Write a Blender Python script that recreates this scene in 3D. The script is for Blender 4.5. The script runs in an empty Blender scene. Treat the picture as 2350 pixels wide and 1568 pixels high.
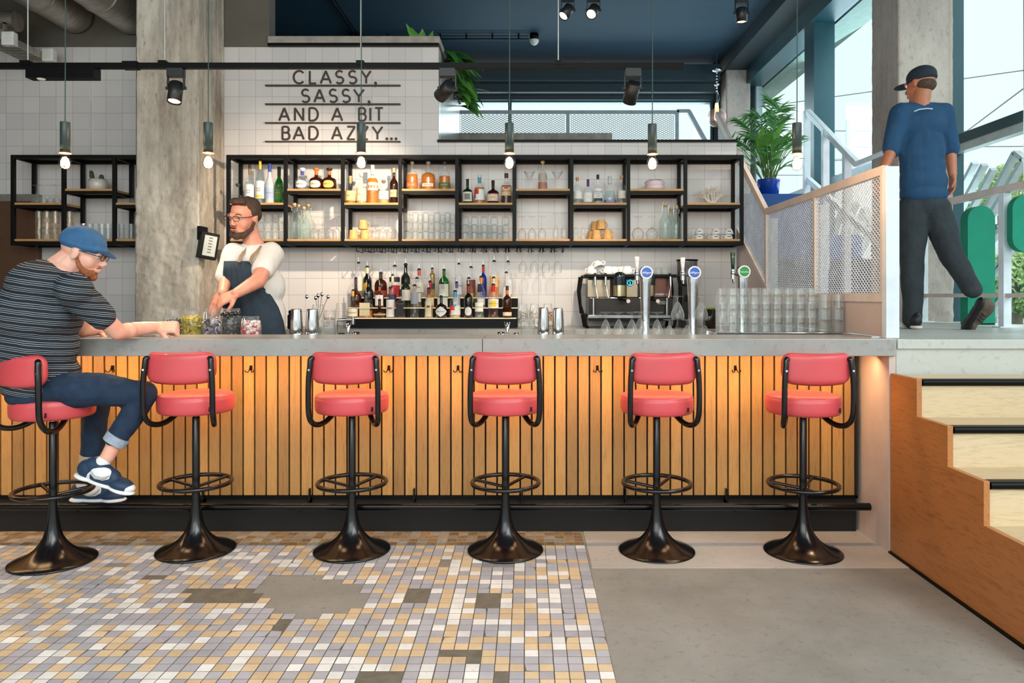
import bpy, math, random
from mathutils import Vector, Matrix, noise
R = math.radians
random.seed(7)
S = bpy.context.scene
COL = S.collection
# ---------------------------------------------------------------- camera
F0, VX, VY, CH = 1700.0, 1210.0, 678.0, 1.347      # focal (px), vanishing point, eye height
cam = bpy.data.objects.new('camera', bpy.data.cameras.new('camera')); COL.objects.link(cam)
cam.location = (0, 0, CH); cam.rotation_euler = (R(90), 0, 0)
cam.data.sensor_width = 36; cam.data.lens = F0/2350*36
cam.data.shift_x = (1175-VX)/2350; cam.data.shift_y = -(784-VY)/2350
cam.data.clip_end = 300
S.camera = cam
# ---------------------------------------------------------------- world and exposure
w = bpy.data.worlds.new('sky'); S.world = w; w.use_nodes = True
wn = w.node_tree; bg = wn.nodes['Background']
tc = wn.nodes.new('ShaderNodeTexCoord'); sp = wn.nodes.new('ShaderNodeSeparateXYZ'); cr = wn.nodes.new('ShaderNodeValToRGB')
wn.links.new(tc.outputs['Generated'], sp.inputs[0]); wn.links.new(sp.outputs['Z'], cr.inputs[0]); wn.links.new(cr.outputs[0], bg.inputs[0])
cr.color_ramp.elements[0].color = (0.94, 0.97, 0.975, 1); cr.color_ramp.elements[0].position = 0.0
cr.color_ramp.elements[1].color = (0.90, 0.955, 0.98, 1); cr.color_ramp.elements[1].position = 0.8
bg.inputs[1].default_value = 1.3
vs = S.view_settings
vs.view_transform = 'Standard'; vs.look = 'None'; vs.gamma = 1; vs.use_curve_mapping = False
vs.exposure = 0.15
cy = S.cycles
cy.max_bounces = 7; cy.diffuse_bounces = 4; cy.glossy_bounces = 3; cy.transmission_bounces = 3; cy.transparent_max_bounces = 28
cy.caustics_reflective = False; cy.caustics_refractive = False
cy.use_denoising = True; cy.use_adaptive_sampling = True; cy.adaptive_threshold = 0.02
cy.sample_clamp_indirect = 4.0
def lamp(name, kind, loc, energy, color, parent=None, rot=None, **kw):
    l = bpy.data.lights.new(name, kind); l.energy = energy; l.color = color
    for k, v in kw.items(): setattr(l, k, v)
    o = bpy.data.objects.new(name, l); COL.objects.link(o); o.location = loc
    if rot: o.rotation_euler = rot
    if parent: o.parent = parent
    return o
# daylight: overcast sun from the street side (through the side windows) and from behind the camera
lamp('sun', 'SUN', (8, 2, 9), 2.2, (1.0, 0.97, 0.93), rot=Vector((0.80, -0.95, 1.0)).to_track_quat('Z', 'Y').to_euler(), angle=R(35))
# large area lights: the daylight of the side window bays and an added fill lamp behind the camera
def area(name, loc, d, sx, sy, e, c):
    return lamp(name, 'AREA', loc, e, c, rot=Vector(d).to_track_quat('-Z', 'Z').to_euler(), shape='RECTANGLE', size=sx, size_y=sy)
area('window_daylight', (4.6, 9.5, 3.6), (-1, -0.15, -0.25), 5.0, 2.6, 230, (0.80, 0.92, 1.0))
area('mezzanine_window_daylight', (0.9, 13.2, 4.2), (0, -1, -0.2), 4.5, 1.0, 90, (0.80, 0.92, 1.0))
area('front_fill', (-0.6, -2.6, 3.1), (0, 1, -0.16), 6.5, 3.0, 330, (1.0, 0.98, 0.95))
# ---------------------------------------------------------------- helpers
def W(px, py, D): return Vector(((px-VX)*D/F0, D, CH-(py-VY)*D/F0))
def PX(px, D): return (px-VX)*D/F0
def PZ(py, D): return CH-(py-VY)*D/F0
def lin(c):
    return tuple(((v/255)/12.92 if v/255 <= .04045 else ((v/255+.055)/1.055)**2.4) for v in c)
MATS = {}
def nodes(name):
    m = bpy.data.materials.new(name); m.use_nodes = True
    nt = m.node_tree; b = nt.nodes['Principled BSDF']
    return m, nt, b
def N(nt, t, **kw):
    n = nt.nodes.new('ShaderNode'+t)
    for k, v in kw.items(): setattr(n, k, v)
    return n
def mix(nt, a, b, f, mode='MIX'):
    m = N(nt, 'Mix', data_type='RGBA', blend_type=mode)
    for i, v in ((6, a), (7, b), (0, f)):
        if hasattr(v, 'is_linked') or hasattr(v, 'links'): nt.links.new(v, m.inputs[i])
        else: m.inputs[i].default_value = (tuple(v)+(1,) if i else v)
    return m.outputs[2]
def tex(nt, scale, detail=4, kind='Noise', sc=(1, 1, 1), rough=.6):
    c = N(nt, 'TexCoord'); mp = N(nt, 'Mapping'); mp.inputs['Scale'].default_value = sc
    nt.links.new(c.outputs['Object'], mp.inputs[0])
    t = N(nt, 'Tex'+kind); t.inputs['Scale'].default_value = scale
    if kind == 'Noise': t.inputs['Detail'].default_value = detail; t.inputs['Roughness'].default_value = rough
    nt.links.new(mp.outputs[0], t.inputs['Vector'])
    return t
def ramp(nt, inp, p0, p1):
    r = N(nt, 'MapRange'); r.inputs[1].default_value = p0; r.inputs[2].default_value = p1
    nt.links.new(inp, r.inputs[0]); return r.outputs[0]
def bumpn(nt, b, h, strength=.3, dist=.01):
    bp = N(nt, 'Bump'); bp.inputs['Strength'].default_value = strength; bp.inputs['Distance'].default_value = dist
    nt.links.new(h, bp.inputs['Height']); nt.links.new(bp.outputs[0], b.inputs['Normal'])
def M(name, c, rough=.5, metal=0, var=.12, ns=12, bump=0, sc=(1, 1, 1), emis=0, spec=.5, coat=0):
    if name in MATS: return MATS[name]
    m, nt, b = nodes(name); c = lin(c)
    t = tex(nt, ns, sc=sc); f = ramp(nt, t.outputs[0], .3, .7)
    lo = tuple(v*(1-var) for v in c); hi = tuple(min(1, v*(1+var)) for v in c)
    nt.links.new(mix(nt, lo, hi, f), b.inputs['Base Color'])
    b.inputs['Roughness'].default_value = rough; b.inputs['Metallic'].default_value = metal
    b.inputs['Specular IOR Level'].default_value = spec; b.inputs['Coat Weight'].default_value = coat
    if emis: b.inputs['Emission Color'].default_value = c+(1,); b.inputs['Emission Strength'].default_value = emis
    if bump: bumpn(nt, b, t.outputs[0], bump, .004)
    MATS[name] = m; return m
def glassy(name, tint, trans=.9, dif=None, rough=.03, edge=.5, white=.0):
    """clear or tinted glass: see-through tinted body, a little body colour, reflections mixed with flat grey towards grazing angles"""
    if name in MATS: return MATS[name]
    m, nt, b = nodes(name); nt.nodes.remove(b); out = nt.nodes['Material Output']
    tr = N(nt, 'BsdfTransparent'); tr.inputs[0].default_value = lin(tint)+(1,)
    df = N(nt, 'BsdfDiffuse'); df.inputs[0].default_value = lin(dif or tint)+(1,)
    tn = tex(nt, 9); tb = ramp(nt, tn.outputs[0], -.6, 1.4)
    a = N(nt, 'MixShader'); fm = N(nt, 'Math', operation='MULTIPLY'); nt.links.new(tb, fm.inputs[0]); fm.inputs[1].default_value = 2*(1-trans)
    nt.links.new(fm.outputs[0], a.inputs[0]); nt.links.new(tr.outputs[0], a.inputs[1]); nt.links.new(df.outputs[0], a.inputs[2])
    gl = N(nt, 'BsdfGlossy'); gl.inputs['Roughness'].default_value = rough
    lw = N(nt, 'LayerWeight'); lw.inputs[0].default_value = .35
    pw = N(nt, 'Math', operation='POWER'); nt.links.new(lw.outputs['Facing'], pw.inputs[0]); pw.inputs[1].default_value = 2.6
    mm = N(nt, 'Math', operation='MULTIPLY_ADD'); nt.links.new(pw.outputs[0], mm.inputs[0]); mm.inputs[1].default_value = edge; mm.inputs[2].default_value = .045
    ed = N(nt, 'BsdfDiffuse'); ed.inputs[0].default_value = (.62, .65, .66, 1); g2 = N(nt, 'MixShader'); g2.inputs[0].default_value = white; nt.links.new(gl.outputs[0], g2.inputs[1]); nt.links.new(ed.outputs[0], g2.inputs[2])  # flat grey at grazing angles paints in rim highlights and outlines
    s = N(nt, 'MixShader'); nt.links.new(mm.outputs[0], s.inputs[0]); nt.links.new(a.outputs[0], s.inputs[1]); nt.links.new(g2.outputs[0], s.inputs[2])
    nt.links.new(s.outputs[0], out.inputs[0]); MATS[name] = m; return m
def wood(name, c1, c2, sc=(14, 14, .9), rough=.45, island=.35, bump=.08, dark=.55):
    if name in MATS: return MATS[name]
    m, nt, b = nodes(name)
    t = tex(nt, 3.2, 6, sc=sc); t2 = tex(nt, 14, 5, sc=sc); g = N(nt, 'NewGeometry')
    t.inputs['Distortion'].default_value = 1.6
    if 'W' in t.inputs:
        t.noise_dimensions = '4D'; mw = N(nt, 'Math', operation='MULTIPLY'); nt.links.new(g.outputs['Random Per Island'], mw.inputs[0]); mw.inputs[1].default_value = 37; nt.links.new(mw.outputs[0], t.inputs['W'])
    w1 = N(nt, 'Math', operation='MULTIPLY'); nt.links.new(t.outputs[0], w1.inputs[0]); w1.inputs[1].default_value = 9
    w2 = N(nt, 'Math', operation='SINE'); nt.links.new(w1.outputs[0], w2.inputs[0])
    base = mix(nt, lin(c1), lin(c2), ramp(nt, w2.outputs[0], -1, 1))
    base = mix(nt, base, tuple(v*dark for v in lin(c2)), ramp(nt, t2.outputs[0], .52, .85))
    rr = N(nt, 'MapRange'); nt.links.new(g.outputs['Random Per Island'], rr.inputs[0]); rr.inputs[3].default_value = 1-island; rr.inputs[4].default_value = 1+island*.5
    hsv = N(nt, 'HueSaturation'); nt.links.new(base, hsv.inputs['Color']); nt.links.new(rr.outputs[0], hsv.inputs['Value'])
    nt.links.new(hsv.outputs[0], b.inputs['Base Color']); b.inputs['Roughness'].default_value = rough
    bumpn(nt, b, t2.outputs[0], bump, .002); MATS[name] = m; return m
def concrete(name, c, c2, big=1.6, rough=.7, bump=.25, pits=.5, sc=(1, 1, 1), spec=.4):
    if name in MATS: return MATS[name]
    m, nt, b = nodes(name)
    t = tex(nt, big, 8, sc=sc, rough=.65); t2 = tex(nt, 28, 6, sc=sc, rough=.7); v = tex(nt, 60, kind='Voronoi')
    base = mix(nt, lin(c), lin(c2), ramp(nt, t.outputs[0], .35, .65))
    base = mix(nt, base, tuple(x*.62 for x in lin(c2)), ramp(nt, t2.outputs[0], .55, .8))
    p = N(nt, 'Math', operation='LESS_THAN'); nt.links.new(v.outputs['Distance'], p.inputs[0]); p.inputs[1].default_value = .10*pits
    q = N(nt, 'Math', operation='MULTIPLY'); nt.links.new(p.outputs[0], q.inputs[0]); nt.links.new(ramp(nt, t.outputs[0], .45, .6), q.inputs[1])
    base = mix(nt, base, tuple(x*.3 for x in lin(c2)), q.outputs[0])
    nt.links.new(base, b.inputs['Base Color']); b.inputs['Roughness'].default_value = rough; b.inputs['Specular IOR Level'].default_value = spec
    bumpn(nt, b, t2.outputs[0], bump, .006); MATS[name] = m; return m

class MB:
    def __init__(s): s.v = []; s.f = []; s.m = []; s.s = []
    def add(s, vs, fs, mat=0, sm=False):
        o = len(s.v); s.v += [tuple(v) for v in vs]; s.f += [tuple(i+o for i in f) for f in fs]
        s.m += [mat]*len(fs); s.s += [sm]*len(fs); return s
    def bb(s, x0, x1, y0, y1, z0, z1, mat=0):
        v = [(x, y, z) for z in (z0, z1) for y in (y0, y1) for x in (x0, x1)]
        return s.add(v, [(0, 2, 3, 1), (4, 5, 7, 6), (0, 1, 5, 4), (2, 6, 7, 3), (0, 4, 6, 2), (1, 3, 7, 5)], mat)
    def box(s, c, d, rot=None, mat=0):
        c = Vector(c); v = [Vector((x*d[0]/2, y*d[1]/2, z*d[2]/2)) for z in (-1, 1) for y in (-1, 1) for x in (-1, 1)]
        if rot: v = [rot @ p for p in v]
        return s.add([p+c for p in v], [(0, 2, 3, 1), (4, 5, 7, 6), (0, 1, 5, 4), (2, 6, 7, 3), (0, 4, 6, 2), (1, 3, 7, 5)], mat)
    def bar(s, p0, p1, wd, th, up=(0, 0, 1), mat=0):
        p0, p1 = Vector(p0), Vector(p1); d = (p1-p0); L = d.length; d.normalize(); u = Vector(up); sd = d.cross(u)
        if sd.length < 1e-4: sd = d.cross(Vector((1, 0, 0)))
        sd.normalize(); u = sd.cross(d)
        m = Matrix((sd, d, u)).transposed()
        return s.box((p0+p1)/2, (wd, L, th), m, mat)
    def tube(s, pts, r, seg=10, closed=False, mat=0, caps=True):
        pts = [Vector(p) for p in pts]; n = len(pts); rs = r if isinstance(r, (list, tuple)) else [r]*n
        V = []; prev = None
        for i, p in enumerate(pts):
            a = pts[i-1] if (i > 0 or closed) else p; b = pts[(i+1) % n] if (i < n-1 or closed) else p
            t = (b-a).normalized()
            if prev is None:
                u = t.orthogonal().normalized()
            else:
                u = prev-t*prev.dot(t); u.normalize()
            prev = u; w_ = t.cross(u)
            V += [p+(u*math.cos(2*math.pi*k/seg)+w_*math.sin(2*math.pi*k/seg))*rs[i] for k in range(seg)]
        Fc = []
        for i in range(n if closed else n-1):
            j = (i+1) % n
            Fc += [(i*seg+k, i*seg+(k+1) % seg, j*seg+(k+1) % seg, j*seg+k) for k in range(seg)]
        s.add(V, Fc, mat, True)
        if caps and not closed:
            s.add(V[:seg], [tuple(range(seg))[::-1]], mat); s.add(V[-seg:], [tuple(range(seg))], mat)
        return s
    def cyl(s, p0, p1, r0, r1=None, seg=20, mat=0): return s.tube([p0, p1], [r0, r0 if r1 is None else r1], seg, mat=mat)
    def lathe(s, prof, c=(0, 0, 0), seg=20, mat=0, sm=True, ang=0, closed=False):
        c = Vector(c); V = []; Fc = []
        for r, z in prof: V += [c+Vector((r*math.cos(ang+2*math.pi*k/seg), r*math.sin(ang+2*math.pi*k/seg), z)) for k in range(seg)]
        n = len(prof)
        for i in range(n if closed else n-1):
            j = (i+1) % n
            Fc += [(i*seg+k, i*seg+(k+1) % seg, j*seg+(k+1) % seg, j*seg+k) for k in range(seg)]
        return s.add(V, Fc, mat, sm)
    def ell(s, c, r, seg=16, rings=10, rot=None, mat=0):
        c = Vector(c); V = []; Fc = []
        if not isinstance(r, (tuple, list)): r = (r, r, r)
        for i in range(1, rings):
            t = math.pi*i/rings
            for k in range(seg):
                a = 2*math.pi*k/seg; p = Vector((r[0]*math.sin(t)*math.cos(a), r[1]*math.sin(t)*math.sin(a), r[2]*math.cos(t)))
                V.append((rot @ p if rot else p)+c)
        top = Vector((0, 0, r[2])); V.append((rot @ top if rot else top)+c); V.append((rot @ -top if rot else -top)+c)
        for i in range(rings-2):
            Fc += [(i*seg+k, (i+1)*seg+k, (i+1)*seg+(k+1) % seg, i*seg+(k+1) % seg) for k in range(seg)]
        T, Bt = len(V)-2, len(V)-1
        Fc += [(T, k, (k+1) % seg) for k in range(seg)]
        Fc += [(Bt, (rings-2)*seg+(k+1) % seg, (rings-2)*seg+k) for k in range(seg)]
        return s.add(V, Fc, mat, True)
    def cap(s, p0, r0, p1, r1, seg=14):
        s.ell(p0, r0, seg, 8); s.ell(p1, r1, seg, 8); s.tube([p0, p1], [r0, r1], seg); return s
    def prism(s, pts, axis, a, b, mat=0, sm=False):
        f = {'x': lambda p, q: (q, p[0], p[1]), 'y': lambda p, q: (p[0], q, p[1]), 'z': lambda p, q: (p[0], p[1], q)}[axis]
        n = len(pts); V = [f(p, a) for p in pts]+[f(p, b) for p in pts]
        s.add(V, [tuple(range(n)), tuple(range(2*n-1, n-1, -1))], mat)
        return s.add(V, [(i, i+n, (i+1) % n+n, (i+1) % n) for i in range(n)], mat, sm)
    def ribbon(s, pts, t, y0, y1, closed=False, mat=0):
        """flat stroke in the XZ plane, thickness t, from y0 to y1"""
        n = len(pts); P = [Vector((p[0], p[1])) for p in pts]; L = []; Rr = []
        for i in range(n):
            d0 = (P[i]-P[i-1]).normalized() if (i > 0 or closed) else None
            d1 = (P[(i+1) % n]-P[i]).normalized() if (i < n-1 or closed) else None
            d0 = d0 or d1; d1 = d1 or d0
            n0 = Vector((-d0.y, d0.x)); n1 = Vector((-d1.y, d1.x)); m = (n0+n1).normalized(); k = t/2/max(.35, m.dot(n0))
            L.append(P[i]+m*k); Rr.append(P[i]-m*k)
        V = [(p.x, y, p.y) for y in (y0, y1) for side in (L, Rr) for p in side]
        for i in range(n if closed else n-1):
            j = (i+1) % n; a, b, c, d = i, j, n+j, n+i
            s.add([V[a], V[b], V[c], V[d], V[2*n+a], V[2*n+b], V[2*n+c], V[2*n+d]], [(0, 1, 2, 3), (7, 6, 5, 4), (0, 4, 5, 1), (3, 2, 6, 7), (0, 3, 7, 4), (1, 5, 6, 2)], mat)
        return s
    def move(s, d): d = Vector(d); s.v = [tuple(Vector(v)+d) for v in s.v]; return s
    def xf(s, m): s.v = [tuple(m @ Vector(v)) for v in s.v]; return s
    def mesh(s, name, mats):
        me = bpy.data.meshes.new(name); me.from_pydata(s.v, [], s.f)
        for m in (mats if isinstance(mats, (list, tuple)) else [mats]): me.materials.append(m)
        me.polygons.foreach_set('material_index', s.m); me.polygons.foreach_set('use_smooth', s.s); me.update(); return me
    def build(s, name, mats, parent=None, bevel=0, loc=None, bseg=2):
        o = bpy.data.objects.new(name, s.mesh(name, mats)); COL.objects.link(o)
        if parent: o.parent = parent
        if loc is not None: o.location = loc
        if bevel:
            b = o.modifiers.new('edge', 'BEVEL'); b.width = bevel; b.segments = bseg; b.limit_method = 'ANGLE'; b.angle_limit = R(40); b.harden_normals = False
        return o
def tag(o, label=None, cat=None, group=None, kind=None):
    for k, v in (('label', label), ('category', cat), ('group', group), ('kind', kind)):
        if v: o[k] = v
    return o
def thing(name, label, cat, loc=(0, 0, 0), rz=0, group=None):
    o = bpy.data.objects.new(name, None); COL.objects.link(o); o.location = loc; o.rotation_euler = (0, 0, rz); o.empty_display_size = .05
    return tag(o, label, cat, group)
def struct(name, mb, mats, label=None, bevel=0):
    o = mb.build(name, mats, bevel=bevel); o['kind'] = 'structure'
    if label: o['label'] = label
    return o
def dup(o, loc=None, rz=None, label=None, group=None, parent=None):
    c = o.copy(); COL.objects.link(c)
    if parent: c.parent = parent
    if loc is not None: c.location = loc
    if rz is not None: c.rotation_euler = (0, 0, rz)
    if label: c['label'] = label
    if group: c['group'] = group
    for ch in list(o.children): dup(ch, parent=c)
    return c
ORD = ['first', 'second', 'third', 'fourth', 'fifth', 'sixth', 'seventh', 'eighth', 'ninth', 'tenth', 'eleventh', 'twelfth', 'thirteenth', 'fourteenth']
TXT = {}
def text_mb(txt, size, depth=.0006):
    """lettering standing in the XZ plane, centred, facing -Y; height = size"""
    k = (txt,)
    if k not in TXT:
        cu = bpy.data.curves.new('lettering', 'FONT'); cu.body = txt; cu.size = 1; cu.align_x = 'CENTER'; cu.align_y = 'CENTER'; cu.resolution_u = 2
        o = bpy.data.objects.new('lettering', cu); COL.objects.link(o); bpy.context.view_layer.update()
        me = bpy.data.meshes.new_from_object(o.evaluated_get(bpy.context.evaluated_depsgraph_get()))
        TXT[k] = ([v.co.copy() for v in me.vertices], [tuple(p.vertices) for p in me.polygons])
        bpy.data.objects.remove(o); bpy.data.curves.remove(cu); bpy.data.meshes.remove(me)
    V, Fc = TXT[k]; h = size/.72
    m = MB(); m.add([(v.x*h, -depth, v.y*h) for v in V], Fc); return m
def wrap(mb, r, y0=0):
    """bend a flat XZ mesh round a cylinder of radius r about Z (front = -Y)"""
    mb.v = [(math.sin(x/r)*(r-y), -math.cos(x/r)*(r-y), z) for x, y, z in mb.v]; return mb
BLK = M('black_steel', (6, 7, 7), .42, 0, ns=30, spec=.14)
# ================================================================ SETTING
# ---- floor: concrete bed, mosaic tiles as real geometry
mconc = concrete('worn_concrete', (148, 147, 142), (124, 123, 118), 1.3, .55, .12, .3)
mlight = concrete('light_screed', (186, 180, 174), (172, 166, 160), 1.6, .5, .08, .2)
fl = MB(); fl.bb(-7, 4, -3, 13, -.2, 0)
struct('floor', fl, mconc, 'grey worn concrete floor')
sl = MB(); sl.bb(.32, 1.93, 3.655, 4.26, 0, .0018); struct('floor_screed', sl, mlight, 'paler concrete strip along the foot of the bar')
P = .0535; D0, X1 = 4.255, .31
def patch(x, y, i, j):
    px = VX+x*F0/y; py = VY+CH*F0/y
    def e(cx, cy, rx, ry): return ((px-cx)/rx)**2+((py-cy)/ry)**2
    wob = .35*noise.noise(Vector((x*9, y*9, 1)))
    if e(725, 1372, 118, 46)+wob < 1 or e(680, 1345, 90, 28)+wob < 1: return True
    if 425 < px < 590 and 1356 < py < 1390: return 2
    if 1000 < px < 1105 and 1486 < py < 1501: return 2
    if 1066 < px < 1105 and 1486 < py < 1518: return 2
    for a, b, c, d in ((325, 392, 1317, 1336), (930, 985, 1357, 1382), (1092, 1147, 1367, 1391), (632, 672, 1418, 1444), (820, 925, 1550, 1570), (885, 925, 1534, 1570), (1130, 1168, 1534, 1570), (1005, 1035, 1288, 1304), (240, 300, 1294, 1306), (1110, 1180, 1292, 1303)):
        if a < px < b and c < py < d: return 2 if c > 1310 else 1
    return False
til = MB(); rnd = random.Random(3)
for j in range(-1, 60):
    y1 = D0-j*P; y0 = y1-P
    if y1 < 1.1: break
    for i in range(0, 92):
        x1 = X1-i*P; x0 = x1-P; cx, cy_ = (x0+x1)/2, (y0+y1)/2
        pt = patch(cx, cy_, i, j)
        if pt == 2: til.add([(x0, y0, .0013), (x1, y0, .0013), (x1, y1, .0013), (x0, y1, .0013)], [(0, 1, 2, 3)], 7)
        if pt: continue
        c = rnd.random(); mi = 0 if c < .5 else (1 if c < .8 else 2)
        edge = .05*noise.noise(Vector((cx*4, 2, 3)))
        if cy_ > 3.99+edge: mi = 3+(rnd.random() < .45)
        g = .0017; h = .0018+rnd.uniform(-.0001, .0001); dx = rnd.uniform(-.0006, .0006)
        if mi > 2: h = .0017
        q = [(x0+g+dx, y0+g), (x1-g+dx, y0+g), (x1-g+dx, y1-g), (x0+g+dx, y1-g)]
        if rnd.random() < .05:
            k = rnd.randrange(4); q[k] = (q[k][0]+(.006 if k in (0, 3) else -.006), q[k][1]+(.004 if k < 2 else -.004))
        t = .0005
        qi = [(a+(t if k in (0, 3) else -t), b+(t if k < 2 else -t)) for k, (a, b) in enumerate(q)]
        til.add([(x0-.0005, y0-.0005, .0013), (x1+.0005, y0-.0005, .0013), (x1+.0005, y1+.0005, .0013), (x0-.0005, y1+.0005, .0013)], [(0, 1, 2, 3)], 5 if mi < 3 else 6)
        V = [(a, b, .0010) for a, b in q]+[(a, b, h) for a, b in qi]
        til.add(V, [(4, 5, 6, 7), (0, 1, 5, 4), (1, 2, 6, 5), (2, 3, 7, 6), (3, 0, 4, 7)], mi)
def tilemat(name, c, isl=.10, dirt=.0, rough=.32):
    m, nt, b = nodes(name); g = N(nt, 'NewGeometry'); t = tex(nt, 9, 6); t2 = tex(nt, 60, 4)
    base = mix(nt, lin(c), tuple(v*.82 for v in lin(c)), ramp(nt, t.outputs[0], .4, .75))
    base = mix(nt, base, lin((112, 88, 58)), ramp(nt, t2.outputs[0], .62-dirt, .9-dirt))
    rr = N(nt, 'MapRange'); nt.links.new(g.outputs['Random Per Island'], rr.inputs[0]); rr.inputs[3].default_value = 1-isl; rr.inputs[4].default_value = 1+isl
    hs = N(nt, 'HueSaturation'); nt.links.new(base, hs.inputs['Color']); nt.links.new(rr.outputs[0], hs.inputs['Value'])
    nt.links.new(hs.outputs[0], b.inputs['Base Color']); b.inputs['Roughness'].default_value = rough; bumpn(nt, b, t2.outputs[0], .05, .002); return m
struct('floor_tiles', til, [tilemat('tile_grey', (174, 176, 186)), tilemat('tile_sand', (214, 190, 156)), tilemat('tile_white', (232, 232, 231)),
       tilemat('tile_stained', (156, 130, 98), .25, .22, .5), tilemat('tile_stained_grey', (160, 150, 136), .25, .12, .5), M('grout_dark', (104, 99, 92), .9), M('grout_pale', (168, 156, 142), .9), M('patch_mortar', (108, 102, 90), .85, ns=20, var=.2)], 'mosaic of small grey, sand and white square floor tiles')
# ---- tiled back wall
def walltile():
    m, nt, b = nodes('wall_tile'); c = N(nt, 'TexCoord'); s_ = N(nt, 'SeparateXYZ'); nt.links.new(c.outputs['Object'], s_.inputs[0])
    cb = N(nt, 'CombineXYZ')
    ax = N(nt, 'Math', operation='ADD'); nt.links.new(s_.outputs['X'], ax.inputs[0]); ax.inputs[1].default_value = 10*.1504-(PX(548.5, 6.7))+.1504*20-10*.1504
    az = N(nt, 'Math', operation='ADD'); nt.links.new(s_.outputs['Z'], az.inputs[0]); az.inputs[1].default_value = 30*.1495-PZ(184, 6.7)
    nt.links.new(ax.outputs[0], cb.inputs[0]); nt.links.new(az.outputs[0], cb.inputs[1])
    br = N(nt, 'TexBrick', offset=0, squash=1); nt.links.new(cb.outputs[0], br.inputs['Vector'])
    for k, v in (('Scale', 1), ('Brick Width', .1504), ('Row Height', .1495), ('Mortar Size', .0016), ('Mortar Smooth', .1)): br.inputs[k].default_value = v
    br.inputs['Color1'].default_value = lin((218, 213, 212))+(1,); br.inputs['Color2'].default_value = lin((208, 203, 203))+(1,); br.inputs['Mortar'].default_value = lin((165, 155, 150))+(1,)
    nt.links.new(br.outputs['Color'], b.inputs['Base Color']); b.inputs['Roughness'].default_value = .22
    t = tex(nt, 5, 3); ad = N(nt, 'Math', operation='MULTIPLY_ADD'); nt.links.new(br.outputs['Fac'], ad.inputs[0]); ad.inputs[1].default_value = -.5; nt.links.new(t.outputs[0], ad.inputs[2])
    bumpn(nt, b, ad.outputs[0], .25, .004); return m
mt = walltile(); mplaster = M('grey_plaster', (96, 90, 82), .8, ns=4)
mbrown = wood('dark_wood_panel', (92, 62, 42), (74, 48, 32), (2, 2, 9), .5, 0)
mnavy = M('navy_paint', (25, 62, 84), .75, ns=3, var=.08); mteal = M('teal_frame', (34, 74, 84), .4, .2, ns=6)
mteald = M('dark_teal', (16, 40, 50), .5, ns=6)
wl = MB(); wl.bb(-5.9, -.80, 6.7, 6.86, 0, PZ(108, 6.7)); wl.bb(-.80, 1.892, 6.7, 6.86, 0, PZ(327, 6.7)); wl.bb(-.93, -.802, 6.86, 8.78, 1.6, PZ(108, 6.7))
struct('wall_back', wl, mt, 'white square tiled wall behind the bar')
up = MB(); up.bb(-5.9, PX(618, 6.7), 6.7, 6.86, PZ(108, 6.7), 5.23)
struct('wall_upper', up, mplaster, 'grey plaster wall above the tiles')
ml = MB(); ml.bb(-6, -5.9, -.5, 12.6, 0, 5.3); struct('wall_left', ml, M('wall_brown', (96, 80, 66), .8), 'brown side wall')
mc = M('coping_concrete', (158, 150, 142), .7, ns=9, var=.25, bump=.2)
cp = MB(); cp.bb(PX(618, 6.7), -.788, 6.66, 6.90, PZ(102, 6.7), PZ(86, 6.7)); cp.bb(-.97, -.785, 6.9, 8.8, PZ(102, 6.7), PZ(86, 6.7))
struct('trim_1', cp, mc, 'concrete coping on top of the tiled wall', .004)
cb_ = MB(); cb_.bb(PX(618, 6.7), -.80, 6.655, 6.70, PZ(108.5, 6.7), PZ(102, 6.7)); struct('trim_2', cb_, BLK, 'black strip below the coping')
c2_ = MB(); c2_.bb(-.81, 1.892, 6.66, 6.90, PZ(327, 6.7), PZ(322.5, 6.7)); struct('trim_3', c2_, BLK, 'black strip on the low tiled wall')
c3_ = MB(); c3_.bb(PX(206, 6.7), PX(210.5, 6.7), 6.69, 6.70, PZ(355, 6.7), PZ(186, 6.7)); struct('trim_4', c3_, M('pale_trim', (205, 205, 205), .4), 'thin pale corner strip on the tiles')
bp_ = MB(); bp_.bb(-.95, PX(1405, 8.8), 8.8, 9.1, 2.6, PZ(305, 8.8)); struct('wall_parapet', bp_, mc, 'low concrete block behind the tiled wall', .004)
mz = MB(); mz.bb(-5.9, 1.9, 6.86, 12.5, 2.45, 2.6); struct('floor_mezzanine', mz, mc)
ce = MB(); ce.bb(-2.25, 3.9, -.6, 12.7, 5.23, 5.4); ce.bb(-6, -2.25, 6.9, 12.7, 5.23, 5.4); struct('ceiling', ce, mnavy, 'navy blue ceiling')
cl = MB(); cl.bb(-6, -2.25, -.6, 6.9, 4.35, 5.4); pass
struct('ceiling_left', cl, M('dark_ceiling', (52, 44, 38), .8), 'dark ceiling above the ducts')
bw = MB(); bw.bb(-6, 1.0*PX(1050, 12.4), 12.4, 12.6, 2.4, 5.3)
for D, a, b in ((11.9, 150, 184), (12.1, 187, 211), (12.3, 213, 229)): bw.bb(-1.3, 3.1, D, 12.6, PZ(b, D), PZ(a, D)+.02)
bw.bb(PX(1636, 12.4), 3.9, 12.4, 12.6, 2.4, 5.3)
struct('wall_rear', bw, [mteald], 'dark teal window head boxes at the mezzanine')
mglass = glassy('window_glass', (238, 246, 246), .995, edge=.25)
def pane(name, pts, nrm_t=.008):
    m = MB(); a = Vector(pts[0]); m.add(pts, [(0, 1, 2, 3)]); return m
win = struct('window_1', MB().bb(PX(1048, 12.4), PX(1636, 12.4), 12.44, 12.45, 2.5, PZ(229, 12.4)), mglass, 'long mezzanine window')
fr = MB(); zt = PZ(229, 12.4)
for x in (PX(1050, 12.4), PX(1170, 12.4), PX(1634, 12.4)): fr.bb(x-.03, x+.03, 12.40, 12.48, 2.5, zt)
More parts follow.
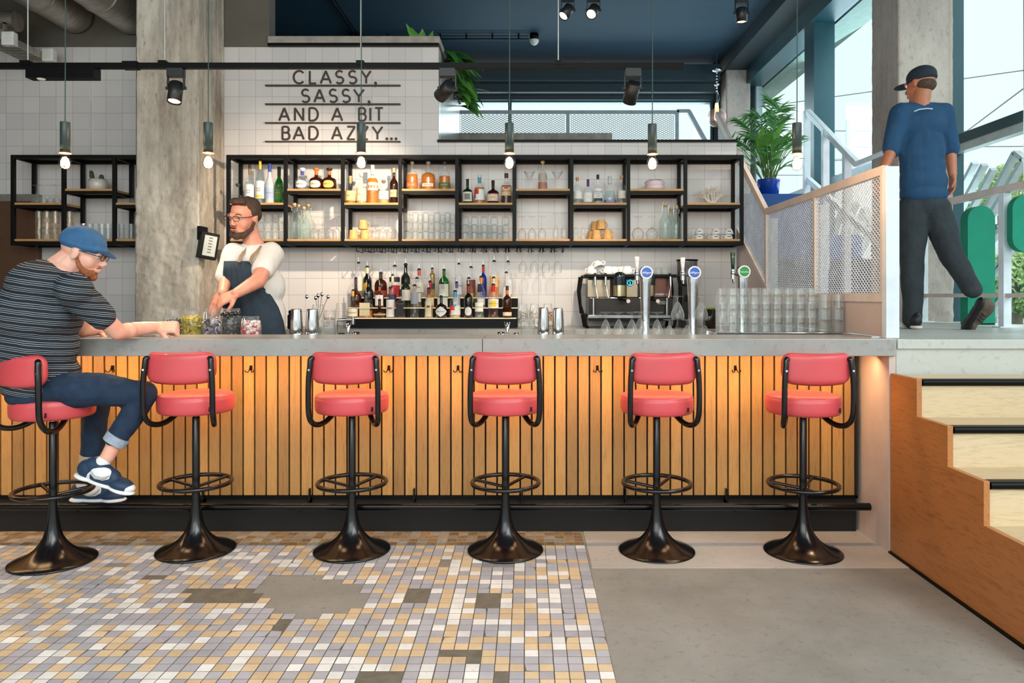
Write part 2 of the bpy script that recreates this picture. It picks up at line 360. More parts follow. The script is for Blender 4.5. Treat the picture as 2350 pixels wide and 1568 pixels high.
fr.bb(PX(1048, 12.4), PX(1636, 12.4), 12.38, 12.5, zt-.05, zt+.03); fr.build('window_frame', mteal, win)
# ceiling beams along the street side
bm = MB(); bm.bb(3.2, 3.8, 1.0, 12.4, 5.0, 5.23); struct('ceiling_beam', bm, mteald, 'dark beam along the window side')
b2 = MB(); b2.bb(3.55, 3.86, 1.0, 12.4, 4.78, 5.0); struct('trim_5', b2, mteal, 'teal window head')
# side window bays
gl = struct('window_2', MB().bb(3.80, 3.806, 7.4, 12.3, 1.2, 4.78), mglass, 'tall street windows')
f2 = MB()
for y in (9.45, 12.2): f2.bb(3.76, 3.86, y-.04, y+.04, 1.1, 4.78)
f2.bb(3.6, 3.86, 9.30, 9.62, 1.1, 5.0, 1); f2.bb(3.74, 3.86, 7.4, 12.3, 2.66, 2.80); f2.build('window_frame', [M('pale_frame', (178, 196, 200), .35), mteal], gl)
g3 = struct('window_3', MB().bb(3.80, 3.806, 1.0, 6.9, 1.1, 4.78), mglass, 'tall street windows beside the stairs')
f3 = MB(); f3.bb(3.74, 3.86, 6.55, 6.64, 1.1, 4.78, 0); f3.bb(3.74, 3.86, 1, 6.9, 2.665, 2.745, 0); f3.bb(3.76, 3.84, 1, 6.9, 2.595, 2.665, 1); f3.build('window_frame', [mteal, M('pale_frame', (0, 0, 0))], g3)
# ---- concrete columns
def column(name, x0, x1, y0, y1, z0, z1, mats, label, rough_top, amp=(.010, .003), n=.0125):
    per = []; c = [(x0, y0), (x1, y0), (x1, y1), (x0, y1)]
    for k in range(4):
        a, b = Vector(c[k]), Vector(c[(k+1) % 4]); L = (b-a).length; m_ = max(2, int(L/n)); nn = Vector(((b-a).y, -(b-a).x)).normalized()
        for i in range(m_): per.append((a+(b-a)*i/m_, nn))
    nz = int((z1-z0)/n); V = []; Fc = []; q = len(per)
    for j in range(nz+1):
        z = z0+(z1-z0)*j/nz
        for p, nn in per:
            A = amp[0] if z < rough_top+.03*noise.noise(Vector((p.x*8, z, 0))) else amp[1]
            d = A*(noise.fractal(Vector((p.x*14, p.y*14, z*14)), .7, 2.1, 5))
            if z >= rough_top and abs((p.x+p.y)*11 % 1) < .1: d -= .005
            if A == amp[1] and j < nz: d -= .006
            V.append((p.x+nn.x*d, p.y+nn.y*d, z))
    for j in range(nz): Fc += [(j*q+i, j*q+(i+1) % q, (j+1)*q+(i+1) % q, (j+1)*q+i) for i in range(q)]
    m = MB(); m.add(V, Fc, 0, True); o = m.build(name, mats); tag(o, label, kind='structure'); return o
mcol = concrete('raw_concrete', (224, 214, 200), (146, 134, 122), 3.2, .85, 1.0, 1.2, (1, 1, .35))
mcol2 = concrete('board_concrete', (200, 190, 182), (158, 148, 142), 1.8, .8, .5, 1.5, (1, 1, .5))
column('concrete_column', -3.27, -2.74, 6.18, 6.7, 0, 5.2, mcol, 'rough raw concrete column beside the bar shelves', PZ(432, 6.18))
column('window_column', 3.256, 3.74, 6.5, 7.02, 1.1, 5.25, mcol2, 'board-marked concrete column at the street window', 1.9, (.008, .003), .025)
column('corner_column', 3.22, 3.62, 12.0, 12.4, 2.4, 5.2, mcol2, 'stained concrete column in the far corner', 2.5, (.004, .003), .04)
# ---- platform and steps at the street side
mplat = concrete('platform_concrete', (196, 196, 190), (182, 183, 178), 1.2, .45, .06, .3)
pf = MB(); pf.bb(1.935, 3.9, 3.87, 10.5, 1.066, 1.116); struct('floor_platform', pf, mplat, 'pale concrete platform', .004)
pw = MB(); pw.bb(1.935, 3.9, 3.885, 10.5, 0, 1.066); struct('wall_platform', pw, mplat, 'concrete front of the platform')
ps = MB(); ps.bb(1.935, 3.9, 7.9, 10.5, 1.116, 1.36); struct('floor_step', ps, M('beige_plinth', (190, 184, 170), .6), 'raised beige step under the blue seating')
oak = wood('pale_oak', (206, 184, 150), (188, 164, 128), (1, 9, 9), .45, .05, .05, .8)
oakd = wood('oak_stringer', (178, 116, 66), (150, 92, 48), (8, 1.1, 8), .42, 0, .05, .7)
st = thing('staircase', 'pale oak steps with black nosings climbing to the platform', 'stairs', (1.91, 2.5, 0))
lv = [.933, .750, .567, .384, .2]; fy = [3.62, 3.355, 3.09, 2.825, 2.56]
for k in range(5):
    yb = 3.868 if k == 0 else fy[k-1]
    t = MB(); t.bb(.016, 1.99, fy[k]-2.5, yb-2.5, lv[k]-.03, lv[k]); t.build('tread', oak, st)
    r = MB(); r.bb(.016, 1.99, fy[k]-2.5, fy[k]-2.48, (lv[k+1] if k < 4 else 0), lv[k]-.03); r.build('riser', oak, st)
    n_ = MB(); n_.tube([(.016, fy[k]-2.505, lv[k]-.012), (1.99, fy[k]-2.505, lv[k]-.012)], .0165, 12); n_.bb(.016, 1.99, fy[k]-2.5, fy[k]-2.46, lv[k], lv[k]+.003); n_.build('nosing', BLK, st)
out = [(fy[4], 0), (3.868, 0), (3.868, lv[0]+.006)]
for k in range(5):
    out.append((fy[k]-.012, lv[k]+.006))
    out.append((fy[k]-.012, (lv[k+1]+.006) if k < 4 else 0))
sg = MB(); sg.prism([(a-2.5, b) for a, b in out[:-1]], 'x', -.013, .012); sg.build('stringer', oakd, st, bevel=.002)
sk = MB(); sk.bb(1.885, 1.897, 2.54, 3.868, 0, .012); struct('baseboard_stairs', sk, BLK)
# ---- bar front
mslat = wood('oak_slat', (174, 128, 72), (142, 100, 54), (16, 16, .8), .42, .32, .06, .62)
bar = thing('bar_counter', 'long bar with upright oak slats, concrete top and black kick plate', 'bar', (0, 4.2, 0))
t = MB(); k = 0; x = 1.855
while x > -4.4: t.bb(x-.0565, x, -.0, .02, .213, 1.029); x -= .0655; k += 1
t.build('slat_front', mslat, bar, bevel=.0015)
t = MB(); t.bb(-4.4, 1.872, .021, .1, 0, 1.028); t.bb(1.858, 1.872, -.004, .021, .2, 1.029); t.build('backing_panel', M('black_board', (8, 7, 7), .8), bar)
t = MB(); t.bb(-4.4, 1.872, .045, .06, 0, .205); t.bb(-4.4, 1.872, -.004, .05, .196, .213)
t.build('kick_plate', BLK, bar)
t = MB(); zc, yc = .205, -.2
t.tube([(-4.4, yc, zc), (1.85, yc, zc)], .0205, 14)
for px in (700, 945, 1198, 1440, 1676, 200, 450):
    bx = PX(px, 4.1); t.bb(bx-.004, bx+.004, yc, .045, zc-.03, zc-.012); t.bb(bx-.004, bx+.004, -.02, .04, zc-.05, zc+.05)
t.build('foot_rail', M('black_pipe', (18, 18, 19), .22, .5), bar)
mtop = concrete('counter_concrete', (162, 160, 156), (142, 140, 136), 1.5, .3, .06, .9, spec=.6)
t = MB(); t.bb(-4.4, PX(1107, 3.86)-.0012, -.34, .10, 1.03, 1.12); t.bb(PX(1107, 3.86)+.0012, 1.925, -.34, .10, 1.03, 1.12); t.build('counter_top', mtop, bar, bevel=.003)
t = MB(); t.bb(-4.35, 1.85, -.215, -.205, 1.020, 1.029); t.build('light_strip', M('warm_strip', (255, 190, 110), .5, emis=2.5), bar)
l = lamp('strip_light', 'AREA', (-1.25, -.20, 1.012), 30, (1.0, .62, .30), bar, shape='RECTANGLE', size=6.2, size_y=.02); l.rotation_euler = (R(22), 0, 0)
lamp('end_spot', 'SPOT', (1.80, -.2, 1.02), 5, (1.0, .62, .32), bar, rot=(R(0), R(14), 0), spot_size=R(70), spot_blend=.6, shadow_soft_size=.02)
hook0 = None
for i, px in enumerate((257, 575, 892, 1051, 1371, 1688)):
    lab = 'small black double purse hook on the slats, %s from the stairs' % ORD[5-i]
    if hook0 is None:
        hook0 = thing('coat_hook', lab, 'hook', (PX(px, 4.19), 4.196, .93), 0, 'purse hooks under the counter')
        m = MB()
        for sgn in (-1, 1): m.tube([(sgn*.004, -.004, .012), (sgn*.005, -.012, -.005), (sgn*.012, -.02, -.017), (sgn*.022, -.024, -.014), (sgn*.025, -.026, -.004)], .0027, 8)
        m.build('prongs', BLK, hook0); m = MB(); m.bb(-.007, .007, -.006, .004, -.008, .02); m.build('mounting_plate', BLK, hook0, bevel=.002)
    else: dup(hook0, (PX(px, 4.19), 4.196, .93), label=lab)
ew = MB(); ew.bb(1.895, 1.93, 3.88, 6.7, 0, 1.03); struct('wall_bar_end', ew, M('pink_plaster', (196, 178, 170), .6, ns=5, var=.1, bump=.1), 'pinkish plastered pier closing the bar')
# work counters behind
wc = MB(); wc.bb(-4.4, -1.42, 4.32, 4.76, .98, 1.055); wc.bb(-4.4, -1.42, 4.4, 4.74, .15, .98, 1); wc.bb(-1.4195, 1.89, 4.32, 5.06, .98, 1.055); wc.bb(-1.4195, 1.89, 4.4, 5.04, .15, .98, 1)
tag(wc.build('work_counter', [M('steel_top', (150, 152, 155), .3, .8), BLK]), 'low steel work counter behind the bar ledge', 'counter')
bc = MB(); bc.bb(-2.7, 1.89, 6.03, 6.7, 1.02, 1.07); bc.bb(-2.7, 1.89, 6.06, 6.7, .15, 1.02, 1)
tag(bc.build('back_counter', [mtop, mc], bevel=.002), 'grey stone back counter along the tiled wall', 'counter')
rf = MB(); rf.bb(-5.9, 1.89, 4.3, 6.7, 0, .15); struct('floor_bar', rf, M('bar_floor', (60, 58, 55), .6))
# brown tall cabinet at far left
cab = thing('tall_cabinet', 'dark brown wooden panel cabinet under the smaller shelf', 'cabinet', (-5.3, 6.635, 0))
MB().bb(-.6, PX(87, 6.64)+5.3, 0, .06, .1, PZ(462, 6.64)).build('panel', mbrown, cab, bevel=.003)
MB().bb(-.6, PX(87, 6.64)+5.3, -.002, .06, PZ(462, 6.64), PZ(446, 6.64)).build('top_strip', M('alu_strip', (150, 146, 140), .4, .5), cab)
# unseen glazing behind the viewer, added to give the frontal fill lamp a source
g4 = struct('added_glazing', MB().bb(-4.2, 3.4, -2.42, -2.414, .3, 4.9), mglass, 'unseen glazing added opposite the bar around the fill lamp')
f4 = MB()
for x in (-4.2, -2.3, -.4, 1.5, 3.4): f4.bb(x-.03, x+.03, -2.46, -2.38, .0, 4.95)
f4.bb(-4.2, 3.4, -2.46, -2.38, .25, .33); f4.bb(-4.2, 3.4, -2.46, -2.38, 4.87, 4.95); f4.build('window_frame', mteal, g4)
# ================================================================ STOOLS
mred = M('coral_leather', (204, 74, 80), .42, ns=5, var=.06, coat=.1)
mbl = M('black_enamel', (15, 15, 17), .2, .1, ns=20); mchr = M('chrome', (215, 215, 218), .12, 1, ns=20, var=.03)
def make_stool():
    t = thing('bar_stool', '', 'stool')
    rb = .2
    prof = [(0, .001), (rb, .001), (rb, .006), (rb-.004, .010), (.17, .019), (.14, .030), (.11, .046), (.085, .066), (.062, .094), (.045, .125), (.034, .165), (.027, .21), (.0215, .26), (.0205, .30)]
    MB().lathe(prof, seg=48).build('base', mbl, t)
    MB().lathe([(.0195, .28), (.0195, .70), (.017, .705), (0, .705)], seg=24).build('pole', mbl, t)
    MB().lathe([(.0125, .70), (.0125, .722), (.017, .724), (.017, .731)], seg=20).build('gas_lift', mchr, t)
    MB().lathe([(0, .727), (.055, .729), (.085, .738)], seg=24).build('seat_plate', BLK, t)
    r = MB(); r.tube([(.176*math.cos(a*math.pi/20), .176*math.sin(a*math.pi/20), .357) for a in range(40)], .0115, 10, closed=True)
    r.build('foot_ring', mbl, t)
    s = MB()
    for a in (R(52), R(160), R(270)): s.tube([(.012*math.cos(a), .012*math.sin(a), .335), (.174*math.cos(a), .174*math.sin(a), .357)], .0085, 8)
    s.build('ring_spokes', mbl, t)
    pr = [(0, .731), (.165, .731), (.180, .734), (.188, .745), (.1905, .765), (.1905, .800), (.1895, .812), (.1865, .8155), (.1875, .8185), (.180, .826), (.165, .831), (.14, .835), (.08, .839), (0, .840)]
    seat = MB().lathe(pr, seg=56).build('seat', mred, t)
    MB().bb(.115, .128, -.1505, -.149, .752, .775).xf(Matrix.Rotation(R(4), 4, 'Z')).build('label_tag', M('black_fabric', (18, 18, 24), .8), seat)
    # curved padded backrest (arc bulging to -Y)
    b = MB(); nu, nv = 32, 12; V = []; Fc = []; hw, hh, th, Rr = .183, .0775, .021, .36
    ring = [(math.cos(a), math.sin(a)) for a in [2*math.pi*i/20 for i in range(20)]]
    def pt(x, z, off):
        a = x/Rr; return ((Rr+off)*math.sin(a), -.205+Rr*(1-math.cos(a))-off*math.cos(a), .985+z)
    for side in (1, -1):
        for j in range(nv+1):
            for i in range(nu+1):
                u = -1+2*i/nu; v = -1+2*j/nv
                # rounded rectangle outline
                x = hw*u; z = hh*v
                rc = .055
                ex = max(0, abs(x)-(hw-rc)); ez = max(0, abs(z)-(hh-rc))
                if ex > 0 and ez > 0:
                    q = max(ex, ez); L = math.hypot(ex, ez); x = math.copysign(hw-rc+ex*q/L, x); z = math.copysign(hh-rc+ez*q/L, z)
                e = max(abs(u), abs(v)); o = th*(1-e**7)**.5*side*(1 if side > 0 else .9)
                z2 = z*(1+.0) + (.012*(1-u*u)*-1 if v < 0 else -.006*(1-u*u))*abs(v)
                V.append(pt(x, z2, o))
    n = (nv+1)*(nu+1)
    for s_ in (0, 1):
        for j in range(nv):
            for i in range(nu):
                a = s_*n+j*(nu+1)+i; f = (a, a+1, a+nu+2, a+nu+1); Fc.append(f if s_ == 0 else f[::-1])
    b.add(V, Fc, 0, True)
    bk = b.build('backrest', mred, t)
    bk.modifiers.new('weld', 'WELD').merge_threshold = .0008
    for sg_ in (-1, 1):
        p = [(sg_*.158, -.197, 1.028), (sg_*.1635, -.2, 1.022), (sg_*.1655, -.203, .99), (sg_*.171, -.205, .93), (sg_*.173, -.205, .85), (sg_*.173, -.203, .78), (sg_*.172, -.197, .745), (sg_*.168, -.178, .712), (sg_*.158, -.148, .690), (sg_*.142, -.11, .682), (sg_*.124, -.07, .688), (sg_*.108, -.036, .704), (sg_*.094, -.008, .724), (sg_*.088, .004, .738)]
        # smooth with a Catmull-Rom pass
        P_ = [Vector(q) for q in p]; out = []
        for i in range(len(P_)-1):
            a0 = P_[max(0, i-1)]; a1 = P_[i]; a2 = P_[i+1]; a3 = P_[min(len(P_)-1, i+2)]
            for k in range(4):
                u = k/4; out.append(.5*((2*a1)+(a2-a0)*u+(2*a0-5*a1+4*a2-a3)*u*u+(3*a1-a0-3*a2+a3)*u**3))
        out.append(P_[-1])
        f = MB(); f.tube(out, .0142, 12); f.ell(out[0], .0142, 12, 8)
        tb = f.build('support_tube', mbl, t)
        MB().cyl((sg_*.167, -.216, .972), (sg_*.167, -.2195, .972), .0055, seg=12).build('bolt', mchr, tb)
    return t
stl = make_stool(); first = True
for px, D, rz, lab in ((122, 3.745, -20, 'coral red bar stool the man in the cap is sitting on'), (450, 3.905, 0, 'empty coral red bar stool just beside the seated man\'s knee'),
        (808, 3.905, 1, 'coral red bar stool, fourth from the wooden stairs, third from the seated man'), (1160, 3.905, 1, 'coral red bar stool below the joint in the concrete counter top'),
        (1507, 3.905, 1.5, 'coral red bar stool, second from the stairs, standing wholly on plain concrete floor'), (1843, 3.885, 1, 'coral red bar stool nearest the wooden stairs, at the end of the bar')):
    loc = (PX(px, D), D, .0035 if px < 1300 else .0)
    if first: stl.location = loc; stl.rotation_euler = (0, 0, R(rz)); tag(stl, lab, group='coral red bar stools along the counter'); first = False
    else: dup(stl, loc, R(rz), lab)
bpy.data.objects['bar_stool'].location.z = .0035
# ================================================================ SHELF UNITS
mshelf = wood('shelf_oak', (206, 156, 96), (180, 128, 70), (1.2, 16, 16), .5, .1)
mst = M('shelf_steel', (11, 9, 8), .5, 0, ns=14, spec=.2)
Df, Db = 6.37, 6.67
zT, zB = PZ(355.5, Df), PZ(563, Df); zLo, zHi, zBt = PZ(465, Df), PZ(433, Df), PZ(548.6, Df)
def shelf(name, label, posts, types, end_open=False):
    t = thing(name, label, 'shelf', (PX(posts[0], Df), Df, zB)); ox, oz = PX(posts[0], Df), zB
    fr = MB(); b = .015
    xs = [PX(p, Df) for p in posts]
    for x in xs:
        for y0, y1 in ((Df-Df, .03), (Db-Df-.03, Db-Df)): fr.bb(x-ox-b, x-ox+b, y0, y1, .0, zT-oz)
        for z in (0, zT-oz-.03): fr.bb(x-ox-b+.0008, x-ox+b-.0008, .028, Db-Df-.028, z+.0005, z+.0295)
    for z in (zT-oz-.03, .0):
        fr.bb(xs[0]-ox-b+.0006, xs[-1]-ox+b-.0006, .0007, .0293, z-.0006, z+.0306); fr.bb(xs[0]-ox-b+.0006, xs[-1]-ox+b-.0006, Db-Df-.0293, Db-Df-.0007, z-.0006, z+.0306)
    tp = fr.build('frame', mst, t, bevel=.0015)
    MB().bb(xs[0]-ox, xs[-1]-ox, .03, Db-Df-.03, zT-oz-.006, zT-oz-.002).build('top_sheet', mst, t)
    for i, ty in enumerate(types):
        x0, x1 = xs[i]-ox+b, xs[i+1]-ox-b; z = (zLo if ty == 'l' else zHi)-oz
        m = MB(); m.bb(x0, x1, 0, .03, z-.046, z-.019); m.bb(x0, x1, Db-Df-.03, Db-Df, z-.046, z-.019)
        for xx in (x0, x1-.02): m.bb(xx, xx+.02, .03, Db-Df-.03, z-.046, z-.019)
        m.build('shelf_rail', mst, t)
        MB().bb(x0, x1, .006, Db-Df-.006, z-.019, z).build('shelf_board', mshelf, t, bevel=.001)
        MB().bb(x0, x1, .006, Db-Df-.006, zBt-oz-.017, zBt-oz).build('bottom_board', mshelf, t, bevel=.001)
    return t
PM = [523, 654.5, 786, 918, 1048.5, 1180, 1312, 1442.5, 1573.5, 1703]
shelf('bar_shelf', 'long black steel wall shelf with staggered oak boards and nine bays', PM, 'lhlhlhlhl')
shelf('small_bar_shelf', 'shorter black steel wall shelf beyond the concrete column', [28, 144.5, 261, 377], 'lhl')
# glass rack below the long shelf
rk = thing('glass_rack', 'black wire stemware rack hanging under the long shelf', 'rack', (PX(812, Df), Df, zB-.001)); m = MB()
for i in range(18):
    x = PX(818+i*26.8, Df)-PX(812, Df)
    for q in (0, PX(20, Df)-PX(0, Df)):
        m.tube([(x+q, .0, -.0), (x+q, .005, -.05), (x+q, .25, -.05), (x+q, .25, 0)], .0032, 6)
    m.tube([(x, .005, -.05), (x+.022, .0, -.052)], .0032, 6); m.tube([(x+.075, .005, -.05), (x+.055, .0, -.052)], .0032, 6)
m.bb(0, PX(1290, Df)-PX(812, Df), .06, .075, -.008, 0); m.bb(0, PX(1290, Df)-PX(812, Df), .2, .215, -.008, 0); m.build('wire', BLK, rk)
# ================================================================ WALL SIGN
msg = M('sign_brown', (58, 44, 34), .5)
sg_ = thing('wall_sign', 'dark brown slogan lettering on four rails on the white tiles', 'sign', (0, 6.7, 0))
def arc(cx, cz, rx, rz, a0, a1, n=14): return [(cx+rx*math.cos(R(a0+(a1-a0)*i/n)), cz+rz*math.sin(R(a0+(a1-a0)*i/n))) for i in range(n+1)]
def glyph(c):
    if c == 'C': return [arc(.5, .5, .5, .5, 42, 318, 24)]
    if c == 'L': return [[(0, 1), (0, 0), (1, 0)]]
    if c == 'A': return [[(0, 0), (.5, 1)], [(.5, 1), (1, 0)], [(.17, .33), (.83, .33)]]
    if c == 'S': return [arc(.5, .745, .42, .255, 35, 270, 16)[:-1]+arc(.5, .255, .46, .255, 90, -145, 16)]
    if c == 'Y': return [[(0, 1), (.5, .45)], [(1, 1), (.5, .45)], [(.5, .47), (.5, 0)]]
    if c == 'N': return [[(0, 0), (0, 1)], [(0, 1), (1, 0)], [(1, 0), (1, 1)]]
    if c == 'D': return [[(0, 0), (0, 1)], [(0, 1), (.4, 1)]+arc(.4, .5, .6, .5, 88, -88, 16)+[(.4, 0), (0, 0)]]
    if c == 'B': return [[(0, 0), (0, 1)], [(0, 1), (.55, 1)]+arc(.55, .765, .36, .235, 88, -88, 10)+[(.55, .53), (0, .53)], [(.55, .53)]+arc(.6, .265, .4, .265, 88, -88, 10)+[(.55, 0), (0, 0)]]
    if c == 'I': return [[(.5, 0), (.5, 1)]]
    if c == 'T': return [[(0, 1), (1, 1)], [(.5, 1), (.5, 0)]]
    if c == 'Z': return [[(0, 1), (1, 1)], [(1, 1), (0, 0)], [(0, 0), (1, 0)]]
Dw = 6.7; T_ = .0175
rows = [(161, 194, 'C:672-702 L:709-728 A:734-762 S:768-791 S:798-821 Y:828-853 ,:862'), (203.5, 237, 'S:690-713 A:719.5-747.5 S:753.5-776.5 S:783-806 Y:810-837.5 ,:847'),
        (246, 279.5, 'A:639-666.5 N:675-698.5 D:708-732 A:760-788 B:822-842 I:846-854 T:858.7-881'), (289, 322.5, 'B:646.5-667 A:672-700 D:708-732 A:760-787 Z:795-817 Z:825-847 Y:853-880 .:888 .:898.5 .:909')]
for y0, y1, spec in rows:
    m = MB(); h = PZ(y0, Dw)-PZ(y1, Dw); zb = PZ(y1, Dw)
    for it in spec.split():
        c, r_ = it.split(':')
        if c == ',':
            x = PX(float(r_), Dw); m.cyl((x, -.007, zb+.012), (x, -.001, zb+.012), .013, seg=14); m.ribbon([(x+.007, zb+.008), (x+.005, zb-.012), (x-.006, zb-.024)], .009, -.007, -.001)
        elif c == '.':
            x = PX(float(r_), Dw); m.cyl((x, -.007, zb+.014), (x, -.001, zb+.014), .0135, seg=14)
        else:
            a, b = [PX(float(q), Dw) for q in r_.split('-')]; e = T_/2
            for si, st_ in enumerate(glyph(c)): m.ribbon([(a+e+(b-a-2*e)*p[0], zb+e+(h-2*e)*p[1]) for p in st_], T_, -.007-.0004*si, -.001)
    m.build('letter_row', msg, sg_)
for y in (197.8, 240.5, 283.4, 326.2): MB().bb(PX(610.5, Dw), PX(919.5, Dw), -.03, -.0, PZ(y, Dw)-.0055, PZ(y, Dw)+.0055).build('letter_rail', msg, sg_)
# ================================================================ PENDANT LAMPS
mtube = M('lamp_green_black', (52, 66, 64), .4, .1, ns=8); mcord = M('cord_green', (54, 78, 74), .7)
mbulb = glassy('bulb_glass', (255, 250, 244), 1.0, edge=.5); mfil = M('filament', (255, 214, 150), .5, emis=22); mcop = M('copper_rim', (214, 150, 110), .35, .6)
def make_pendant():
    t = thing('pendant_lamp', '', 'lamp')
    MB().tube([(0, 0, .21), (.002, 0, 1.2), (-.001, 0, 2.2), (0, 0, 3.15)], .0028, 8).build('cord', mcord, t)
    MB().lathe([(0, .212), (.024, .212), (.0245, .21), (.0245, .048), (.0, .048)], seg=28).build('lamp_tube', mtube, t)
    MB().lathe([(.0, .046), (.031, .046), (.031, .050), (0, .050)], seg=28).build('rim', mcop, t)
    b = MB().lathe([(.015, .046), (.016, .036), (.022, .022), (.029, .006), (.0315, -.008), (.029, -.024), (.02, -.036), (.009, -.041), (0, -.042)], seg=24).build('bulb', mbulb, t)
    f = MB()
    for a in range(4): f.tube([(.008*math.cos(a*1.57), .008*math.sin(a*1.57), .018), (.010*math.cos(a*1.57+.5), .010*math.sin(a*1.57+.5), -.018)], .0032, 6)
    f.build('filament', mfil, b)
    lamp('bulb_light', 'POINT', (0, 0, -.002), 12.0, (1.0, .66, .38), t, shadow_soft_size=.03)
    return t
pd = None
for i, (px, yb, D) in enumerate(((149.5, 372, 3.95), (478, 371, 4.05), (829, 371, 4.05), (1169, 372, 4.05), (1497, 374, 4.05), (1829, 374, 3.95))):
    lab = 'dark tube pendant, '+['hanging before the small shelf above the man in the cap', 'hanging in front of the concrete column', 'hanging over the slogan on the wall', 'hanging above the middle of the long shelf', 'hanging above the pink pot on the shelf', 'hanging by the windows beside the white railing'][i]
    loc = (PX(px, D), D, PZ(yb, D))
    if pd is None: pd = make_pendant(); pd.location = loc; tag(pd, lab, group='tube pendants over the bar')
    else: dup(pd, loc, label=lab)
    if i: lamp('bulb_light', 'POINT', (loc[0], loc[1], loc[2]-.002), 5.0, (1.0, .66, .38), shadow_soft_size=.03) if False else None
# ================================================================ LIGHT TRACK AND SPOTS
DT = 4.9; zt = PZ(158, DT)
tk = thing('light_track', 'long black lighting track hung on thin rods across the bar', 'track', (0, DT, zt))
MB().bb(-4.6, PX(1568, DT), -.02, .02, 0, .036).build('rail', BLK, tk, bevel=.001)
MB().bb(PX(284, DT), PX(318, DT), -.025, .025, -.004, .045).build('joint_clip', BLK, tk)
for a_, b_ in ((50, 72), (366, 384), (819, 836), (1273, 1289)): MB().bb(PX(a_, DT), PX(b_, DT), -.025, .025, .02, .05).build('rod_clip', BLK, tk)
for px in (64, 378, 828, 1281): MB().cyl((PX(px, DT), 0, .05), (PX(px, DT), 0, (1.45 if px < 500 else 2.33)), .0045, seg=8).build('rod', M('zinc_rod', (190, 192, 190), .4, .6), tk)
em = thing('emergency_light', 'long black box clipped under the track with a round white lens', 'light', (PX(150, 4.75), 4.75, PZ(174, 4.75)))
em.location.y = DT; em.location.x = PX(150, DT); em.location.z = zt
MB().bb(-.225, .225, -.06, .02, -.075, -.002).build('housing', BLK, em, bevel=.002)
MB().lathe([(0, -.086), (.02, -.084), (.027, -.075)], c=(-.14, -.03, 0), seg=20).build('lens', M('white_plastic', (225, 225, 220), .4), em)
mhot = M('lamp_face', (255, 226, 180), .5, emis=7); mspot = M('spot_black', (34, 36, 38), .4, .2)
def make_spot(lab, loc, aim, L=.15, r=.045, energy=20, stem=None, grp='black track spotlights', lit=True):
    t = thing('track_spotlight', lab, 'spotlight', loc, 0, grp)
    MB().bb(-.052, .052, -.028, .028, -.055, 0).build('adapter', mspot, t, bevel=.002)
    y = MB()
    for s_ in (-1, 1): y.bb(s_*.053-.003, s_*.053+.003, -.012, .012, -.135, -.02)
    y.build('yoke', mspot, t)
    k = MB()
    for s_ in (-1, 1): k.cyl((s_*.046, 0, -.128), (s_*.066, 0, -.128), .011, seg=12)
    k.build('knob', mspot, t)
    d = Vector(aim).normalized(); c = Vector((0, 0, -.13)); q = Vector((0, 0, -1)).rotation_difference(d).to_matrix().to_4x4()
    h = MB().lathe([(0, .04), (r-.006, .04), (r, .034), (r, -L+.05), (r-.004, -L+.05), (r-.006, -L+.062), (0, -L+.062)], seg=28)
    h.xf(Matrix.Translation(c) @ q); hd = h.build('head', mspot, t)
    if lit:
        MB().lathe([(0, -L+.060), (r-.007, -L+.060)], seg=24).xf(Matrix.Translation(c) @ q).build('lamp_face', mhot, hd)
        lamp('spot_beam', 'SPOT', c+d*(L-.04), energy, (1, .80, .58), t, rot=d.to_track_quat('-Z', 'Y').to_euler(), spot_size=R(62), spot_blend=.8, shadow_soft_size=.035)
    if stem: MB().cyl((0, 0, 0), (0, 0, stem), .006, seg=8).build('stem', mspot, t)
    return t
make_spot('black track spotlight pointing straight down in front of the concrete column', (PX(404, DT), DT, zt), (0, -.28, -1), energy=120)
make_spot('black track spotlight tilted beside the trailing plant', (PX(1027, DT), DT, zt), (-.58, .75, -.32), energy=250, r=.047)
make_spot('black track spotlight tilted back before the high window', (PX(1452, DT), DT, zt), (-.22, .9, -1.1), energy=120, r=.047)
make_spot('small ceiling spotlight, the dimmer of the close pair at the top edge', (PX(1303, 6.2), 6.2, PZ(-12, 6.2)), (-.55, -.35, -.8), L=.13, energy=50, stem=1.3, grp='ceiling spotlights')
make_spot('small ceiling spotlight, the glaring one of the close pair at the top edge', (PX(1362, 6.2), 6.2, PZ(-12, 6.2)), (-.35, -.7, -.75), L=.13, energy=50, stem=1.3, grp='ceiling spotlights')
make_spot('small ceiling spotlight hanging near the dark beam by the windows', (PX(1702, 6.2), 6.2, PZ(-6, 6.2)), (0, .02, -1), L=.13, energy=50, stem=1.3, grp='ceiling spotlights')
for x, s_ in ((-1.2, 1), (.6, 1)):
    pass
# smoke detector and conduit
mzb = 5.23
cd = thing('ceiling_conduit', 'black cable rail running across the navy ceiling', 'rail', (0, 11, mzb)); m = MB()
for z in (-.03, -.075): m.tube([(PX(818, 11), 0, z), (PX(1213, 11), 0, z)], .010 if z < -.05 else .006, 6)
for i in range(7): m.bb(PX(830+i*60, 11)-.012, PX(830+i*60, 11)+.012, -.01, .01, -.08, 0)
for dx in (0, .05): m.tube([(PX(818, 11)+dx, 0, -.05), (PX(818, 11)+dx, -4, -.05)], .012, 6)
m.bb(PX(818, 11)-.08, PX(818, 11)+.1, -.08, .08, -.09, 0); m.build('cable_rail', BLK, cd)
sd = thing('smoke_detector', 'white smoke detector on a black mount under the navy ceiling', 'detector', (PX(1226, 11), 11, mzb))
MB().lathe([(0, 0), (.065, 0), (.065, -.09), (0, -.09)], seg=24).build('mount', BLK, sd)
m = MB().lathe([(.068, -.09), (.068, -.115), (.045, -.15), (.02, -.165), (0, -.166)], seg=24); m.build('sensor', M('white_plastic', (225, 225, 220)), sd)
